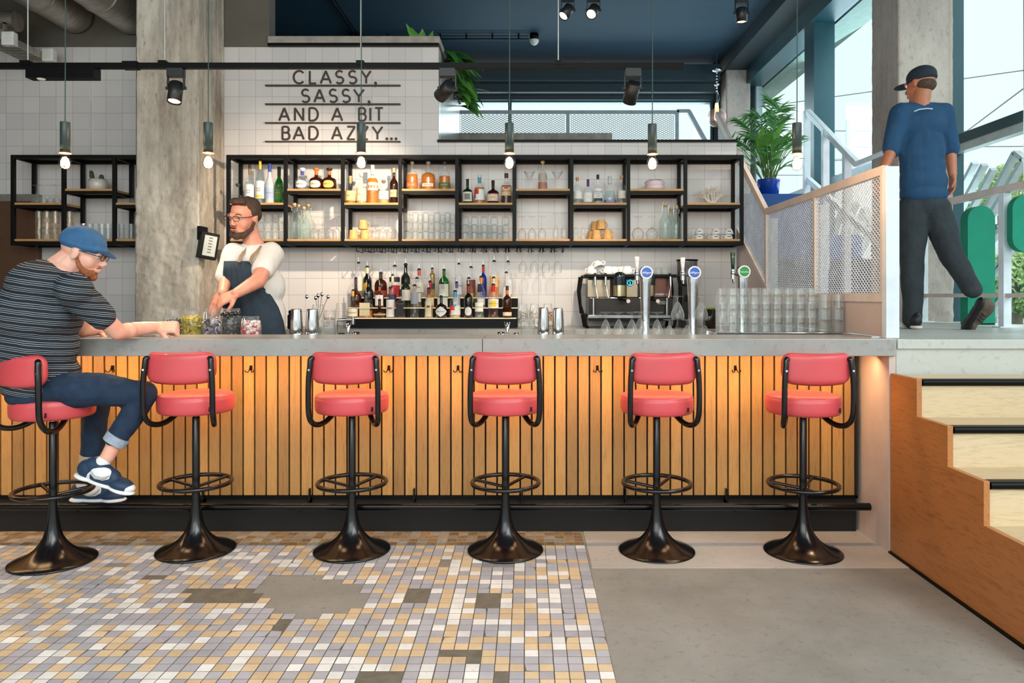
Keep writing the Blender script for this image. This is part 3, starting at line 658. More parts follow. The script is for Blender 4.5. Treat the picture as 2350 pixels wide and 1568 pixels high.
# globe pendant at mezzanine
DG = 11.7; gp = thing('globe_lamp', 'clear glass globe lamp hanging on a chain near the corner column', 'lamp', (PX(1645, DG), DG, PZ(270, DG)))
g_ = MB().ell((0, 0, 0), (.127, .127, .127), 28, 18).build('glass_globe', glassy('globe_glass', (246, 234, 232), .93, edge=.7), gp)
m = MB(); m.lathe([(.02, .19), (.024, .15), (.026, .1), (.03, .04), (.034, -.0), (.028, -.03), (0, -.045)], seg=16); m.build('bulb', M('orange_bulb', (255, 170, 110), .4, emis=4), gp)
gp.scale = (1.19, 1.19, 1.19); m = MB(); m.tube([(0, 0, .15), (.0, 0, (5.22-PZ(270, DG))/1.19)], .007, 8); m.tube([(0, 0, .13), (.03, 0, .25), (.02, 0, .33), (-.0, 0, .36)], .005, 6)
for i in range(7): m.ell((0, 0, .36+i*.04), (.014, .008, .022), 8, 6)
m.lathe([(0, .60), (.06, .61), (.075, .64), (0, .66)], seg=20); m.lathe([(0, .42), (.025, .42), (.04, .45), (0, .46)], seg=16); m.build('chain', mchr, gp)
# ================================================================ DUCTS, CABLE TRAY (upper left)
mgal = M('galvanised', (176, 170, 160), .42, .8, ns=7, var=.2, sc=(1, 4, 1))
def duct(lab, p0, p1, r, n, grp='round ventilation ducts'):
    t = thing('ventilation_duct', lab, 'duct', p0, 0, grp); d = Vector(p1)-Vector(p0)
    MB().cyl((0, 0, 0), d, r, seg=40).build('pipe', mgal, t)
    m = MB(); u = d.normalized()
    for i in range(1, n):
        c = d*i/n; m.tube([c-u*.006, c+u*.006], r+.006, 40, caps=True)
    m.build('seam_rings', mgal, t)
duct('round galvanised duct running into the plaster wall above the tray', (-4.06, 1.5, 3.86), (-4.06, 6.66, 3.86), .155, 10)
duct('round galvanised duct passing close beside the concrete column', (-3.56, 1.5, 3.86), (-3.56, 6.66, 3.86), .165, 10)
duct('slimmer brassy duct crossing behind at the top corner', (-5.85, 6.25, 3.66), (-4.3, 6.25, 3.66), .085, 6)
tr = thing('cable_tray', 'perforated grey cable tray holding wires under the ducts', 'tray', (-4.36, 3.4, 3.42)); m = MB()
m.bb(-.11, -.105, 0, 3.2, 0, .06); m.bb(.105, .11, 0, 3.2, 0, .06)
for i in range(80): m.bb(-.105, .105, i*.04, i*.04+.018, 0, .003)
m.build('tray', mgal, tr)
m = MB()
for i in range(6): m.tube([(-.08+i*.03, 0, .015), (-.07+i*.028, 1.2, .02), (-.085+i*.03, 2.3, .014), (-.07+i*.03, 3.2, .018)], .007, 6)
m.build('cables', M('cable_grey', (60, 60, 60), .5), tr)
m = MB(); m.bb(.11, .125, 2.6, 2.63, -.0, .14); m.bb(-.0, .125, 2.6, 2.63, .13, .145); m.cyl((.02, 2.615, .14), (.02, 2.615, .92), .004, seg=6); m.cyl((.02, .8, .06), (.02, .8, .92), .004, seg=6); m.build('bracket', mgal, tr)
jb = None
for lab, loc in (('white junction box on the near part of the cable tray', (-4.20, 6.0, 3.37)), ('white junction box at the wall end of the cable tray', (-4.20, 6.5, 3.40))):
    if jb is None:
        jb = thing('junction_box', lab, 'box', loc, 0, 'white electrical junction boxes'); MB().bb(-.05, .05, -.02, .04, -.0, .11).build('box', M('white_plastic', (225, 225, 220)), jb, bevel=.006)
        MB().cyl((-.05, .01, .06), (-.07, .01, .06), .012, seg=12).build('gland', M('cable_grey', (60, 60, 60)), jb)
    else: dup(jb, loc, label=lab)
# tag-sized payment terminal on the column
pt_ = thing('order_terminal', 'black ticket terminal with small screen on the concrete column', 'terminal', (-2.735, 6.2, PZ(560, 6.2)))
MB().bb(0, .035, -.07, .07, .03, .145).build('wall_bracket', BLK, pt_, bevel=.006)
q = Matrix.Translation((.09, -.05, -.01)) @ Matrix.Rotation(R(42), 4, 'Z') @ Matrix.Rotation(R(9), 4, 'Y')
MB().bb(-.075, .075, -.015, .04, -.12, .10).xf(q).build('housing', BLK, pt_, bevel=.004)
MB().bb(-.045, .055, -.018, -.0145, -.095, .075).xf(q).build('screen', M('terminal_screen', (188, 194, 188), .4, emis=.15), pt_)
m = MB()
for i in range(6): m.bb(-.01, .02, -.0195, -.018, -.07+i*.024, -.06+i*.024)
m.xf(q); m.build('screen_text', M('screen_grey', (110, 110, 104), .5), pt_)
# ================================================================ MESH BALUSTRADE
mrail = M('warm_tint_steel', (214, 200, 193), .45, .1, ns=5); mrw = M('white_steel', (216, 224, 232), .4, .1, ns=5); mmesh = M('mesh_white', (230, 230, 234), .45, .1)  # warm light on the balustrade frames is put into the pinkish tint
def clipline(p, d, poly):
    """clip the infinite line p+t*d to a convex polygon (counter-clockwise)"""
    t0, t1 = -1e9, 1e9
    for i in range(len(poly)):
        a, b = poly[i], poly[(i+1) % len(poly)]; n = (-(b[1]-a[1]), b[0]-a[0])
        num = n[0]*(p[0]-a[0])+n[1]*(p[1]-a[1]); den = n[0]*d[0]+n[1]*d[1]
        if abs(den) < 1e-9:
            if num < 0: return None
        elif den > 0: t0 = max(t0, -num/den)
        else: t1 = min(t1, -num/den)
    return (t0, t1) if t1-t0 > .004 else None
def expanded(m, poly, cell=.036, ratio=.72, f=lambda u, v, w: (w, u, v), th=.0032, dep=.004):
    us = [p[0] for p in poly]; vs_ = [p[1] for p in poly]; span = (max(us)-min(us))+(max(vs_)-min(vs_))*2
    for sgn in (1, -1):
        k = 0; d = (1.0, sgn*ratio); L = math.hypot(*d); d = (d[0]/L, d[1]/L); nn = (-d[1], d[0]); step = cell*ratio/L
        n = int(span/step)+2
        for k in range(-n, n):
            p = (us[0]+nn[0]*k*step, vs_[0]+nn[1]*k*step); c = clipline(p, d, poly)
            if not c: continue
            a = (p[0]+d[0]*c[0], p[1]+d[1]*c[0]); b = (p[0]+d[0]*c[1], p[1]+d[1]*c[1]); h = th/2; V = []
            for w in (-dep/2+.001*sgn, dep/2+.001*sgn):
                for q in (a, b):
                    for s_ in (-h, h): V.append(f(q[0]+nn[0]*s_, q[1]+nn[1]*s_, w))
            m.add(V, [(0, 1, 3, 2), (4, 6, 7, 5), (0, 4, 5, 1), (2, 3, 7, 6), (0, 2, 6, 4), (1, 5, 7, 3)])
XP = 1.92
mp = thing('mesh_balustrade', 'pale steel balustrade with expanded mesh panels at the end of the bar', 'balustrade', (XP, 3.95, 1.12))
def L(y, z): return (0, y-3.95, z-1.12)
fr = MB(); BQ = [.004]
def beam(a, b, wd=.03, th=.035, m=fr):
    BQ[0] -= .0006; wd += BQ[0]; m.bar(L(*a), L(*b), wd, th, (0, 0, 1) if abs(b[1]-a[1]) < abs(b[0]-a[0])*3 else (0, 1, 0))
beam((3.97, 2.02), (5.93, 2.02), .03, .05); beam((3.97, 1.335), (6.0, 1.335), .03, .05)
for y in (3.985, 4.93, 5.93): beam((y, 1.33), (y, 2.02), .03, .035)
beam((5.93, 2.0), (7.5, 3.18), .035, .06); beam((5.85, 1.36), (7.5, 2.43), .035, .04)
o = fr.build('frame', mrail, mp, bevel=.002)
m = MB(); m.bb(-.02, .05, -.03, .02, 0, PZ(382, 3.93)-1.12); m.build('end_post', mrw, mp, bevel=.002)
m = MB(); expanded(m, [(.05, .24), (.965, .24), (.965, .875), (.05, .875)]); expanded(m, [(.995, .24), (1.965, .24), (1.965, .875), (.995, .875)]); expanded(m, [(1.995, .27), (3.5, 1.27), (3.5, 2.0), (1.995, .89)])
m.build('mesh_panel', mmesh, mp)
m = MB(); m.bb(-.008, .008, .02, 2.6, .005, .19); m.prism([(1.9, .19), (2.6, .19), (3.5, 1.28), (2.6, .70)], 'x', -.008, .008); m.build('apron_panel', M('pink_panel', (196, 176, 168), .3, ns=4, var=.05), mp)
m = MB()
for y in (4.62, 5.0, 5.7): m.bb(.10, .17, y-3.98, y-3.92, .0, .85) if False else None
# second mesh railing at the mezzanine window
DR = 10.2; mr = thing('mezzanine_railing', 'grey mesh railing before the long high window', 'railing', (PX(1050, DR), DR, 2.6)); ox = PX(1050, DR); zt_, zb_ = PZ(258, DR)-2.6, PZ(330, DR)-2.6
mgr = M('grey_rail', (150, 162, 172), .45, .2); f = MB(); f.bb(0, PX(1558, DR)-ox, -.02, .02, zt_-.02, zt_+.025)
for px in (1052, 1303, 1553): f.bb(PX(px, DR)-ox-.025, PX(px, DR)-ox+.025, -.02, .02, 0, zt_-.021)
f.bar((PX(1580, DR)-ox, 0, zt_+.02), (PX(1622, DR)-ox, 0, zb_-.0), .05, .05, (0, 1, 0)); f.bb(PX(1553, DR)-ox, PX(1582, DR)-ox, -.02, .02, zt_-.0, zt_+.04); f.build('frame', mgr, mr)
m = MB()
for a, b in ((1058, 1297), (1309, 1547)):
    x0, x1 = PX(a, DR)-ox, PX(b, DR)-ox; expanded(m, [(x0, .05), (x1, .05), (x1, zt_-.03), (x0, zt_-.03)], .055, .55, lambda u, v, w: (u, w, v), .006, .006)
m.build('mesh_panel', M('mesh_grey', (176, 188, 196), .5), mr)
# ---- outer railings by the street windows
RX = 3.43; rl = thing('window_railing', 'white flat-bar railing along the street windows on the platform', 'railing', (RX, 5, 1.116)); m = MB()
zr = 2.108-1.116
m.bb(-.03, .03, -2.5, 1.49, zr-.025, zr+.025); m.bb(-.02, .02, -2.5, 1.49, .215, .245); m.build('rail', mrail, rl, bevel=.002)
for y in (5.30, 6.40, 4.2): MB().bb(-.029, .028, y-5-.012, y-5+.05, 0, zr-.026).bb(-.07, .07, y-5-.04, y-5+.06, 0, .008).build('post', mrw, rl, bevel=.002)
R2 = 3.25; r2 = thing('stair_railing', 'tall white folded railing rising toward the windows behind the mesh balustrade', 'railing', (R2, 7.4, 1.36)); m = MB()
def Q(px, py): D = R2*F0/(px-VX); return Vector((0, D-7.4, PZ(py, D)-1.36))
pk, kn = Q(1853, 256), Q(1968, 377)
m.bar(pk, kn, .06, .06, (0, 0, 1)); m.bar(kn, kn+Vector((0, -1.0, 0)), .06, .05); m.build('rail', mrw, r2, bevel=.003)
for px in (1851, 1894, 1943):
    D = R2*F0/(px-VX); tt = (D-7.4-kn.y)/(pk.y-kn.y); z = kn.z+(pk.z-kn.z)*tt; MB().bb(-.035, .035, D-7.4-.03, D-7.4+.03, 0, z).build('post', mrw, r2, bevel=.002)
m = MB(); a = Q(1855, 412); b = Q(1900, 452); m.bar(a, b+(b-a)*2.4, .05, .06); m.build('lower_rail', mrw, r2)
# two flat posts just behind the mesh
r3 = None
for i, (px, D) in enumerate(((1775, 6.15), (1889, 5.25))):
    lab = 'white upright post behind the mesh, '+['nearer the tiled wall', 'nearer the tall concrete window column'][i]; loc = (PX(px, D), D, 1.116)
    if r3 is None: r3 = thing('stair_post', lab, 'post', loc, 0, 'white posts behind the mesh'); MB().bb(-.03, .03, -.02, .02, 0, .87).build('post_body', mrw, r3, bevel=.002); MB().bb(-.05, .05, -.04, .04, 0, .008).build('foot', mrw, r3)
    else: dup(r3, loc, label=lab)
# ---- blue seating behind the mesh
mblu = M('blue_boards', (34, 86, 156), .5, ns=6, var=.1); mnv = M('navy_boards', (18, 28, 66), .55, ns=6)
bs = thing('blue_seating', 'tall blue boarded seating block with stepped seats behind the mesh', 'bench', (2.35, 8.2, 1.36)); m = MB()
for i in range(6): m.bb(0, .92, .0, .8, .0+i*.186, .182+i*.186)
m.build('tall_block', mblu, bs, bevel=.002); m = MB()
for i in range(3): m.bb(.0, 1.5, -.35+.1*i, 0, .0+i*.13, .127+i*.13)
m.build('seat_step', mnv, bs, bevel=.002); m = MB()
for i in range(3): m.bb(.92, 1.4, .1, .8, .1+i*.19, .286+i*.19)
m.build('low_block', mblu, bs, bevel=.002)
# ---- green upholstered backs
mgn = M('green_felt', (16, 140, 112), .8, ns=5, var=.12, bump=.1)
def arch(w_, h, n=16, rb=0):
    p = [(-w_/2, rb), (w_/2, rb)] if not rb else [(-w_/2+rb*(1-math.cos(a)), rb*(1-math.sin(a))) for a in [math.pi/2*i/6 for i in range(7)]][::1]+[(w_/2-rb*(1-math.cos(a)), rb*(1-math.sin(a))) for a in [math.pi/2*(1-i/6) for i in range(7)]]
    return p+[(w_/2*math.cos(a), h-w_/2+w_/2*math.sin(a)) for a in [math.pi*i/n for i in range(n+1)]]
gb = thing('green_screen', 'tall green felt screen with a round top standing on the platform', 'screen', (3.575, 5.88, 1.116))
MB().prism(arch(.215, PZ(474, 5.88)-1.116), 'y', -.05, .05).build('felt_panel', mgn, gb, bevel=.01)
MB().bb(-.10, .10, -.06, .06, 0, .01).build('base_plate', BLK, gb)
DG2 = 5.2; gq = thing('green_wall_pad', 'rounded green felt pad hung at the window by the right edge', 'panel', (PX(2350, DG2), DG2, PZ(578, DG2)))
MB().prism(arch(.20, PZ(448, DG2)-PZ(578, DG2), rb=.09), 'y', -.03, .03).build('felt_panel', mgn, gq, bevel=.008)
MB().cyl((0, 0, .3), (.0, 0, 2.2), .004, seg=6).build('hanging_wire', mchr, gq)
# ================================================================ PLANTS
mleaf = M('leaf_green', (98, 158, 60), .45, ns=7, var=.3); mleafd = M('leaf_dark', (58, 126, 54), .45, ns=7, var=.3); mstem = M('stem_green', (96, 130, 60), .6)
rp = random.Random(11)
def leaf(m, base, d, up, L, wd, droop=.5, fold=.25, seg=8, mat=0):
    base = Vector(base); d = Vector(d).normalized(); up = Vector(up); side = d.cross(up).normalized(); V = []; p = base.copy(); dd = d.copy()
    for i in range(seg+1):
        t = i/seg; w_ = wd*math.sin(math.pi*min(1, t*.96+.04)**.75)*.5
        nrm = side.cross(dd)
        V += [p-side*w_+nrm*w_*fold, p, p+side*w_+nrm*w_*fold]
        dd = (dd+Vector((0, 0, -1))*droop/seg).normalized(); p = p+dd*L/seg
    Fc = []
    for i in range(seg):
        a = i*3; Fc += [(a, a+3, a+4, a+1), (a+1, a+4, a+5, a+2)]
    m.add(V, Fc, mat, True)
pp = thing('potted_palm', 'leafy palm and lily in a glazed blue pot on the blue block', 'plant', (PX(1763, 8.5), 8.5, 2.474)); pp.scale = (.76, .76, .76)
MB().lathe([(0, 0), (.13, 0), (.15, .01), (.168, .24), (.172, .26), (.16, .26), (.15, .22), (0, .21)], seg=32).build('pot', M('blue_glaze', (22, 70, 170), .15, ns=5, var=.25), pp)
m = MB()
for i in range(34):
    a = rp.uniform(0, 6.28); rr = rp.uniform(.02, .09); st_ = Vector((rr*math.cos(a), rr*math.sin(a), .22)); lean = rp.uniform(.15, .8); hh = rp.uniform(.15, .5)
    e = st_+Vector((math.cos(a)*lean*.35, math.sin(a)*lean*.35, hh)); m.tube([st_, (st_+e)/2+Vector((0, 0, .05)), e], .006, 5, mat=1)
    leaf(m, e, (math.cos(a)*lean+.15, math.sin(a)*lean, .55), (0, 0, 1), rp.uniform(.30, .48), rp.uniform(.10, .15), rp.uniform(.3, 1.0))
m.build('broad_leaves', [mleaf, mstem], pp); m = MB()
for fx, fz, fl_ in ((-.05, 1.25, 1.0), (.10, 1.05, .9), (-.12, .85, .9), (.2, .8, .7), (-.3, .8, 1.0), (.02, 1.0, .8), (.12, 1.3, .9), (-.2, 1.05, .9), (0, .6, .8), (.05, 1.45, .7)):
    s0 = Vector((rp.uniform(-.05, .05), rp.uniform(-.05, .05), .22)); s1 = Vector((fx, rp.uniform(-.2, .2), fz)); mid = (s0+s1)/2+Vector((0, 0, .1)); ax = (s1-mid).normalized()
    tip = s1+Vector((fx*1.2, rp.uniform(-.2, .2), -.05+.2*rp.random())); pts = [s0, mid, s1, tip]; m.tube(pts, [.008, .006, .004, .002], 5, mat=1)
    for k in range(16):
        t = k/15; b = s1.lerp(tip, t) if t > .0 else s1; b = mid.lerp(s1, .45+t*.55) if k % 3 == 0 else b
        for s_ in (-1, 1): leaf(m, b, (s_*.55+fx, rp.uniform(-.5, .5), .75-.3*t), (0, -1, .2), rp.uniform(.22, .36)*fl_, .026, rp.uniform(.3, 1.5), seg=6)
m.build('fronds', [mleafd, mstem], pp)
tp = thing('trailing_plant', 'glossy broad-leaved plant spilling over the end of the tiled wall', 'plant', (-.86, 6.95, PZ(86, 6.7)))
m = MB()
for i in range(14):
    a = rp.uniform(-2.6, -.3); leaf(m, (-.02+rp.uniform(-.16, .05), rp.uniform(.0, .4), 0), (rp.uniform(-.7, .3), rp.uniform(-.5, .3), 1), (0, -1, 0), rp.uniform(.14, .3), rp.uniform(.05, .11), rp.uniform(.1, .7))
for i in range(58):
    t = i/57; y = .1+1.6*t**1.0; z = rp.uniform(-.16, .10)
    leaf(m, (.06, y, z), (rp.uniform(.7, 1.2), rp.uniform(-.6, .3), rp.uniform(-.5, .7)), (0, -.3, 1), rp.uniform(.24, .42), rp.uniform(.13, .19), rp.uniform(.5, 1.6), mat=rp.choice((0, 0, 1)))
m.build('leaves', [mleaf, mleafd], tp)
MB().bb(-.22, .02, .0, 1.7, -.0, .02).build('planter_soil', M('soil', (50, 38, 28), .9), tp)
# ================================================================ GLASSWARE
gC = glassy('clear_glass', (255, 255, 255), .99, (244, 248, 250), .01, .95, .5)
gT = glassy('table_glass', (254, 255, 255), .985, (246, 250, 252), .015, 1.0, .6)
gG = glassy('green_clear', (252, 255, 254), .985, (236, 246, 242), .02, .8, .4)
def tumbler(r0, r1, h, th=.0025, seg=14, inv=True, base=.008, sm=False):
    """r0 at the base, r1 at the rim"""
    p = [(0, 0), (r0*.85, 0), (r0, .004), (r1, h), (r1-th, h), (r0-th, base), (0, base)]
    if inv: p = [(r, h-z) for r, z in p]
    return MB().lathe(p, seg=seg, sm=sm)
def stem(bowl, hb, hs, foot, inv=True, seg=20):
    """bowl: list of (r,z) from the stem upward within 0..hb"""
    p = [(0, 0), (foot, .001), (foot, .003), (.008, .010), (.0036, .02), (.0036, hs-.01)]+[(r, hs+z) for r, z in bowl]+[(r-.0012, hs+z) for r, z in bowl[::-1] if r > .004]+[(0, hs+.006)]
    H = hs+hb
    if inv: p = [(r, H-z) for r, z in p]
    return MB().lathe(p, seg=seg)
wine_b = [(.006, 0), (.022, .012), (.034, .035), (.037, .055), (.033, .085), (.029, .10)]
snif_b = [(.009, 0), (.016, .012), (.025, .035), (.035, .065), (.041, .092), (.0415, .11), (.038, .13)]
brandy_b = [(.006, 0), (.03, .012), (.05, .04), (.053, .06), (.045, .09), (.036, .108)]
flute_b = [(.004, 0), (.014, .02), (.022, .06), (.024, .10), (.021, .14)]
mart_b = [(.004, 0), (.02, .02), (.052, .075)]
def proto(name, mb, mat, cat, kids=()):
    me = mb.mesh(name, mat); return (name, me, cat, kids)
def put(pr, loc, label, group, rz=0, sc=None):
    name, me, cat, kids = pr
    o = bpy.data.objects.new(name, me); COL.objects.link(o); o.location = loc; o.rotation_euler = (0, 0, rz)
    if sc: o.scale = sc
    tag(o, label, cat, group)
    for kn, kme in kids:
        k = bpy.data.objects.new(kn, kme); COL.objects.link(k); k.parent = o
    return o
XF = lambda px, D: PX(px, D)
zS = {'b': zBt, 'l': zLo, 'h': zHi}
pT3 = proto('tumbler', tumbler(.026, .034, .078), gT, 'glass'); pT2 = proto('low_tumbler', tumbler(.030, .037, .068), gT, 'glass')
pW = proto('wine_glass', stem(wine_b, .10, .105, .033), gC, 'glass'); pF = proto('flute_glass', stem(flute_b, .14, .09, .03), gC, 'glass')
pB = proto('brandy_glass', stem(brandy_b, .108, .095, .036), gC, 'glass'); pM = proto('martini_glass', stem(mart_b, .075, .095, .032, inv=False), gC, 'glass')
def rowof(pr, pxs, D, z, lab, grp, layers=1, lh=0, jit=.0, lay=('bottom', 'middle', 'top', 'fourth', 'uppermost')):
    for l in range(layers):
        for i, px in enumerate(pxs):
            if px is None: continue
            ly = (lay[l]+' layer, ') if layers > 1 else ''
            if layers > 3: ly = ORD[l]+' layer up, '
            put(pr, (PX(px, D)+rp.uniform(-jit, jit), D, z+l*lh), lab+', '+ly+ORD[i]+' from the column', grp, rp.uniform(0, 1))
rowof(pT3, [598, 616, 633, 647], 6.5, zBt, 'fluted tumbler behind the barman', 'tumblers in the shelf bay behind the barman', 3, .0795)
rowof(pW, [722, 739, 756, 773], 6.45, zBt, 'upturned wine glass beside stoppered bottles, front row', 'wine glasses in the second bay', 1)
rowof(pW, [730, 747, 764], 6.57, zBt, 'upturned wine glass beside stoppered bottles, back row', 'wine glasses in the second bay', 1)
rowof(pW, [861, 879, 897], 6.45, zBt, 'upturned wine glass beside tan mugs, front row', 'wine glasses beside the tan mugs', 1)
rowof(pW, [870, 888, 905], 6.57, zBt, 'upturned wine glass beside tan mugs, back row', 'wine glasses beside the tan mugs', 1)
rowof(pT3, [934, 953, 977, 1003, 1027], 6.46, zBt, 'tall-stacked tumbler, front row of fourth bay', 'tumblers in the fourth bay', 3, .0795)
rowof(pT3, [943, 965, 990, 1016, 1038], 6.58, zBt, 'tall-stacked tumbler, back row of fourth bay', 'tumblers in the fourth bay', 3, .0795)
rowof(pT2, [1068, 1089, 1111, 1134, 1160], 6.46, zBt, 'low tumbler below green rum bottle, front row', 'low tumblers in the fifth bay', 3, .066)
rowof(pT2, [1077, 1100, 1123, 1147], 6.58, zBt, 'low tumbler below green rum bottle, back row', 'low tumblers in the fifth bay', 2, .066)
rowof(pW, [1198, 1221, 1244], 6.47, zBt, 'upturned wine glass below the martini glasses', 'wine glasses in the sixth bay')
rowof(pF, [1275, 1294], 6.47, zBt, 'upturned flute below the martini glasses', 'flutes in the sixth bay')
rowof(pM, [1215, 1279], 6.5, zHi, 'clear martini glass flanking the silver labelled bottle', 'martini glasses on the upper shelf')
pS = proto('shot_glass', tumbler(.018, .024, .055), gT, 'glass')
rowof(pS, [1322, 1338], 6.46, zBt, 'small cut shot glass, lower, beside woven mugs', 'shot glasses by the woven mugs'); rowof(pS, [1322, 1338], 6.46, zBt+.056, 'small cut shot glass stacked on another', 'shot glasses by the woven mugs')
rowof(pS, [667, 777], 6.47, zHi, 'small shot glass on the tequila shelf', 'shot glasses on the tequila shelf')
rowof(pB, [1464, 1496], 6.47, zBt, 'upturned balloon glass below the pink pot', 'balloon glasses in the eighth bay')
pL = proto('stacked_tumbler', tumbler(.028, .032, .062, seg=12), glassy('warm_table_glass', (254, 250, 244), .97, (244, 232, 214), .03, .85, .3), 'glass')
rowof(pL, [90, 108, 127, 160], 6.45, zBt, 'lit stacked tumbler on the small shelf', 'tumblers stacked five high on the small shelf', 5, .047)
pH = proto('highball_glass', tumbler(.024, .028, .14, inv=False), gT, 'glass')
rowof(pH, [178, 192, 206, 220, 234, 248], 6.47, zBt, 'slim highball glass beyond the cap on the small shelf', 'highball glasses on the small shelf')
rowof(pH, [268, 279, 290, 301], 6.47, zBt, 'slim highball glass nearest the column on the small shelf', 'highball glasses on the small shelf', 1)
rowof(pM, [84, 100, 117, 131], 6.5, zLo, 'martini glass on the small shelf', 'upturned martini glasses on the small shelf')
for o in [o for o in COL.objects if o.get('group') == 'upturned martini glasses on the small shelf']: o.scale = (1, 1, -1); o.location.z += .17
rowof(pS, [297, 305], 6.5, zLo, 'tiny cocktail glass by the column', 'tiny glasses by the column')
# hanging wine glasses
pHang = proto('hanging_glass', stem(wine_b, .10, .09, .034), gC, 'glass')
for i, px in enumerate((1200, 1226, 1253, 1280)): put(pHang, (PX(px, 6.47), 6.47, zB-.047-.187), 'wine glass hanging upside down from the rack, '+ORD[3-i]+' from the coffee machine', 'wine glasses hanging from the rack')
# mugs
mmug = wood('cork_mug', (226, 176, 112), (180, 128, 74), (9, 9, 3), .7, .1)
def mug(r=.043, h=.088):
    m = MB().lathe([(0, h), (r*.78, h), (r*.86, h-.004), (r, .01), (r, 0), (r-.004, 0), (r*.8, h-.01), (0, h-.01)], seg=26)
    return m
pK = proto('tan_mug', mug(), mmug, 'mug', [('handle', MB().tube([(.034, 0, .07), (.056, 0, .066), (.062, 0, .04), (.052, 0, .018), (.04, 0, .018)], .005, 8).mesh('handle', mmug))])
for px, D, z, lab in ((811, 6.44, 0, 'upturned tan mug at the bay post, lower'), (837, 6.44, 0, 'upturned tan mug beside the wine glasses, lower'), (833, 6.46, .089, 'greyish tan mug stacked on two others'),
                      (1369, 6.44, 0, 'woven tan mug in front, next to shot glasses'), (1395, 6.44, 0, 'woven tan mug in front, next to balloon glasses'), (1380, 6.46, .089, 'woven tan mug on top of the pile'), (1358, 6.57, 0, 'woven tan mug behind, almost hidden'), (1366, 6.58, .089, 'woven tan mug behind on the upper level')):
    put(pK, (PX(px, D), D, zBt+z), lab, 'upturned tan mugs on the shelf', rp.uniform(-.5, .5), (.94, .94, .94))
mpor = M('porcelain', (232, 230, 228), .2, ns=5, var=.03); mink = M('logo_ink', (30, 34, 60), .5)
cupm = MB().lathe([(0, .05), (.022, .05), (.024, .046), (.034, .028), (.041, 0), (.038, 0), (.031, .026), (.02, .042), (0, .042)], seg=26)
pCup = proto('coffee_cup', cupm, mpor, 'cup', [('handle', MB().tube([(-.032, 0, .035), (-.05, 0, .034), (-.054, 0, .02), (-.044, 0, .008), (-.038, 0, .01)], .0042, 8).mesh('handle', mpor)),
        ('logo', wrap(MB().bb(-.012, .012, -.0008, 0, .02, .028), .0365).mesh('logo', mink))])
for i, px in enumerate((1604, 1641, 1671)):
    for l in range(2): put(pCup, (PX(px, 6.46)+l*.004, 6.46, zBt+l*.046), 'white upturned espresso cup, %s of pair, %s stack from the windows' % (('lower', 'upper')[l], ORD[2-i]), 'white cups in the last shelf bay', rp.uniform(-.2, .2), (1.05, 1.05, 1))
for i, px in enumerate((1594, 1629, 1661)):
    put(pCup, (PX(px, 6.58), 6.58, zBt), 'white espresso cup half hidden in the back row, %s from the windows' % ORD[2-i], 'white cups in the last shelf bay', .4)
# pots and coral
pk_ = thing('succulent_pot', 'pale pink double-ring pot with small succulents', 'plant pot', (PX(1502, 6.5), 6.5, zHi))
MB().lathe([(0, 0), (.07, 0), (.084, .012), (.088, .03), (.082, .045), (.078, .047), (.084, .055), (.086, .07), (.078, .084), (.066, .087), (.062, .078), (0, .076)], seg=36).build('pot', M('lilac_glaze', (226, 204, 212), .15, ns=4, var=.04), pk_)
m = MB()
for i in range(26): a = rp.uniform(0, 6.28); leaf(m, (rp.uniform(-.05, .05), rp.uniform(-.03, .03), .076), (math.cos(a)*.7, math.sin(a)*.7, .9), (0, -1, .3), .03, .016, .2, seg=4)
m.build('succulents', M('succulent', (96, 92, 74), .6, var=.4), pk_)
cc = thing('cactus_pot', 'round grey-white pot with two small cacti on the small shelf', 'plant pot', (PX(225, 6.5), 6.5, zHi))
MB().lathe([(0, 0), (.06, 0), (.072, .01), (.078, .04), (.078, .07), (.070, .098), (.064, .098), (.066, .085), (0, .08)], seg=32).build('pot', M('grey_glaze', (206, 200, 192), .15, ns=30, var=.06), cc)
mcac = M('cactus_green', (62, 74, 42), .7, ns=60, var=.5, bump=.6)
m = MB(); m.tube([(-.045, 0, .08), (-.052, 0, .12), (-.06, 0, .165), (-.064, 0, .178)], [.016, .019, .017, .004], 10); m.build('tall_cactus', mcac, cc)
m = MB(); m.tube([(.028, 0, .08), (.03, 0, .11), (.03, 0, .135), (.03, 0, .142)], [.02, .022, .016, .004], 10); m.build('small_cactus', mcac, cc)
co = thing('white_coral', 'branching white coral ornament in the last shelf bay', 'ornament', (PX(1634, 6.5), 6.5, zLo)); m = MB(); m.ell((0, 0, .012), (.036, .03, .016), 14, 8)
def coral(p, d, L, r, n):
    q = p+d*L; m.tube([p, (p+q)/2+Vector((rp.uniform(-1, 1), rp.uniform(-1, 1), 0))*L*.12, q], [r, r*.9, r*.8], 6)
    if n == 0: m.ell(q, r*.95, 5, 4); return
    for k in range(3 if n > 2 else 2):
        e = Vector((rp.uniform(-1, 1), rp.uniform(-.7, .7), rp.uniform(-.35, .8))); coral(q, (d+e*.75).normalized(), L*rp.uniform(.66, .85), r*.76, n-1)
for a in (-1.25, -.95, -.7, -.4, -.1, .15, .4, .7, 1.0): coral(Vector((a*.02, 0, .015)), Vector((a, rp.uniform(-.4, .4), 1)).normalized(), rp.uniform(.036, .05), .0055, 4)
m.build('branches', M('coral_white', (226, 216, 204), .75, var=.06), co)
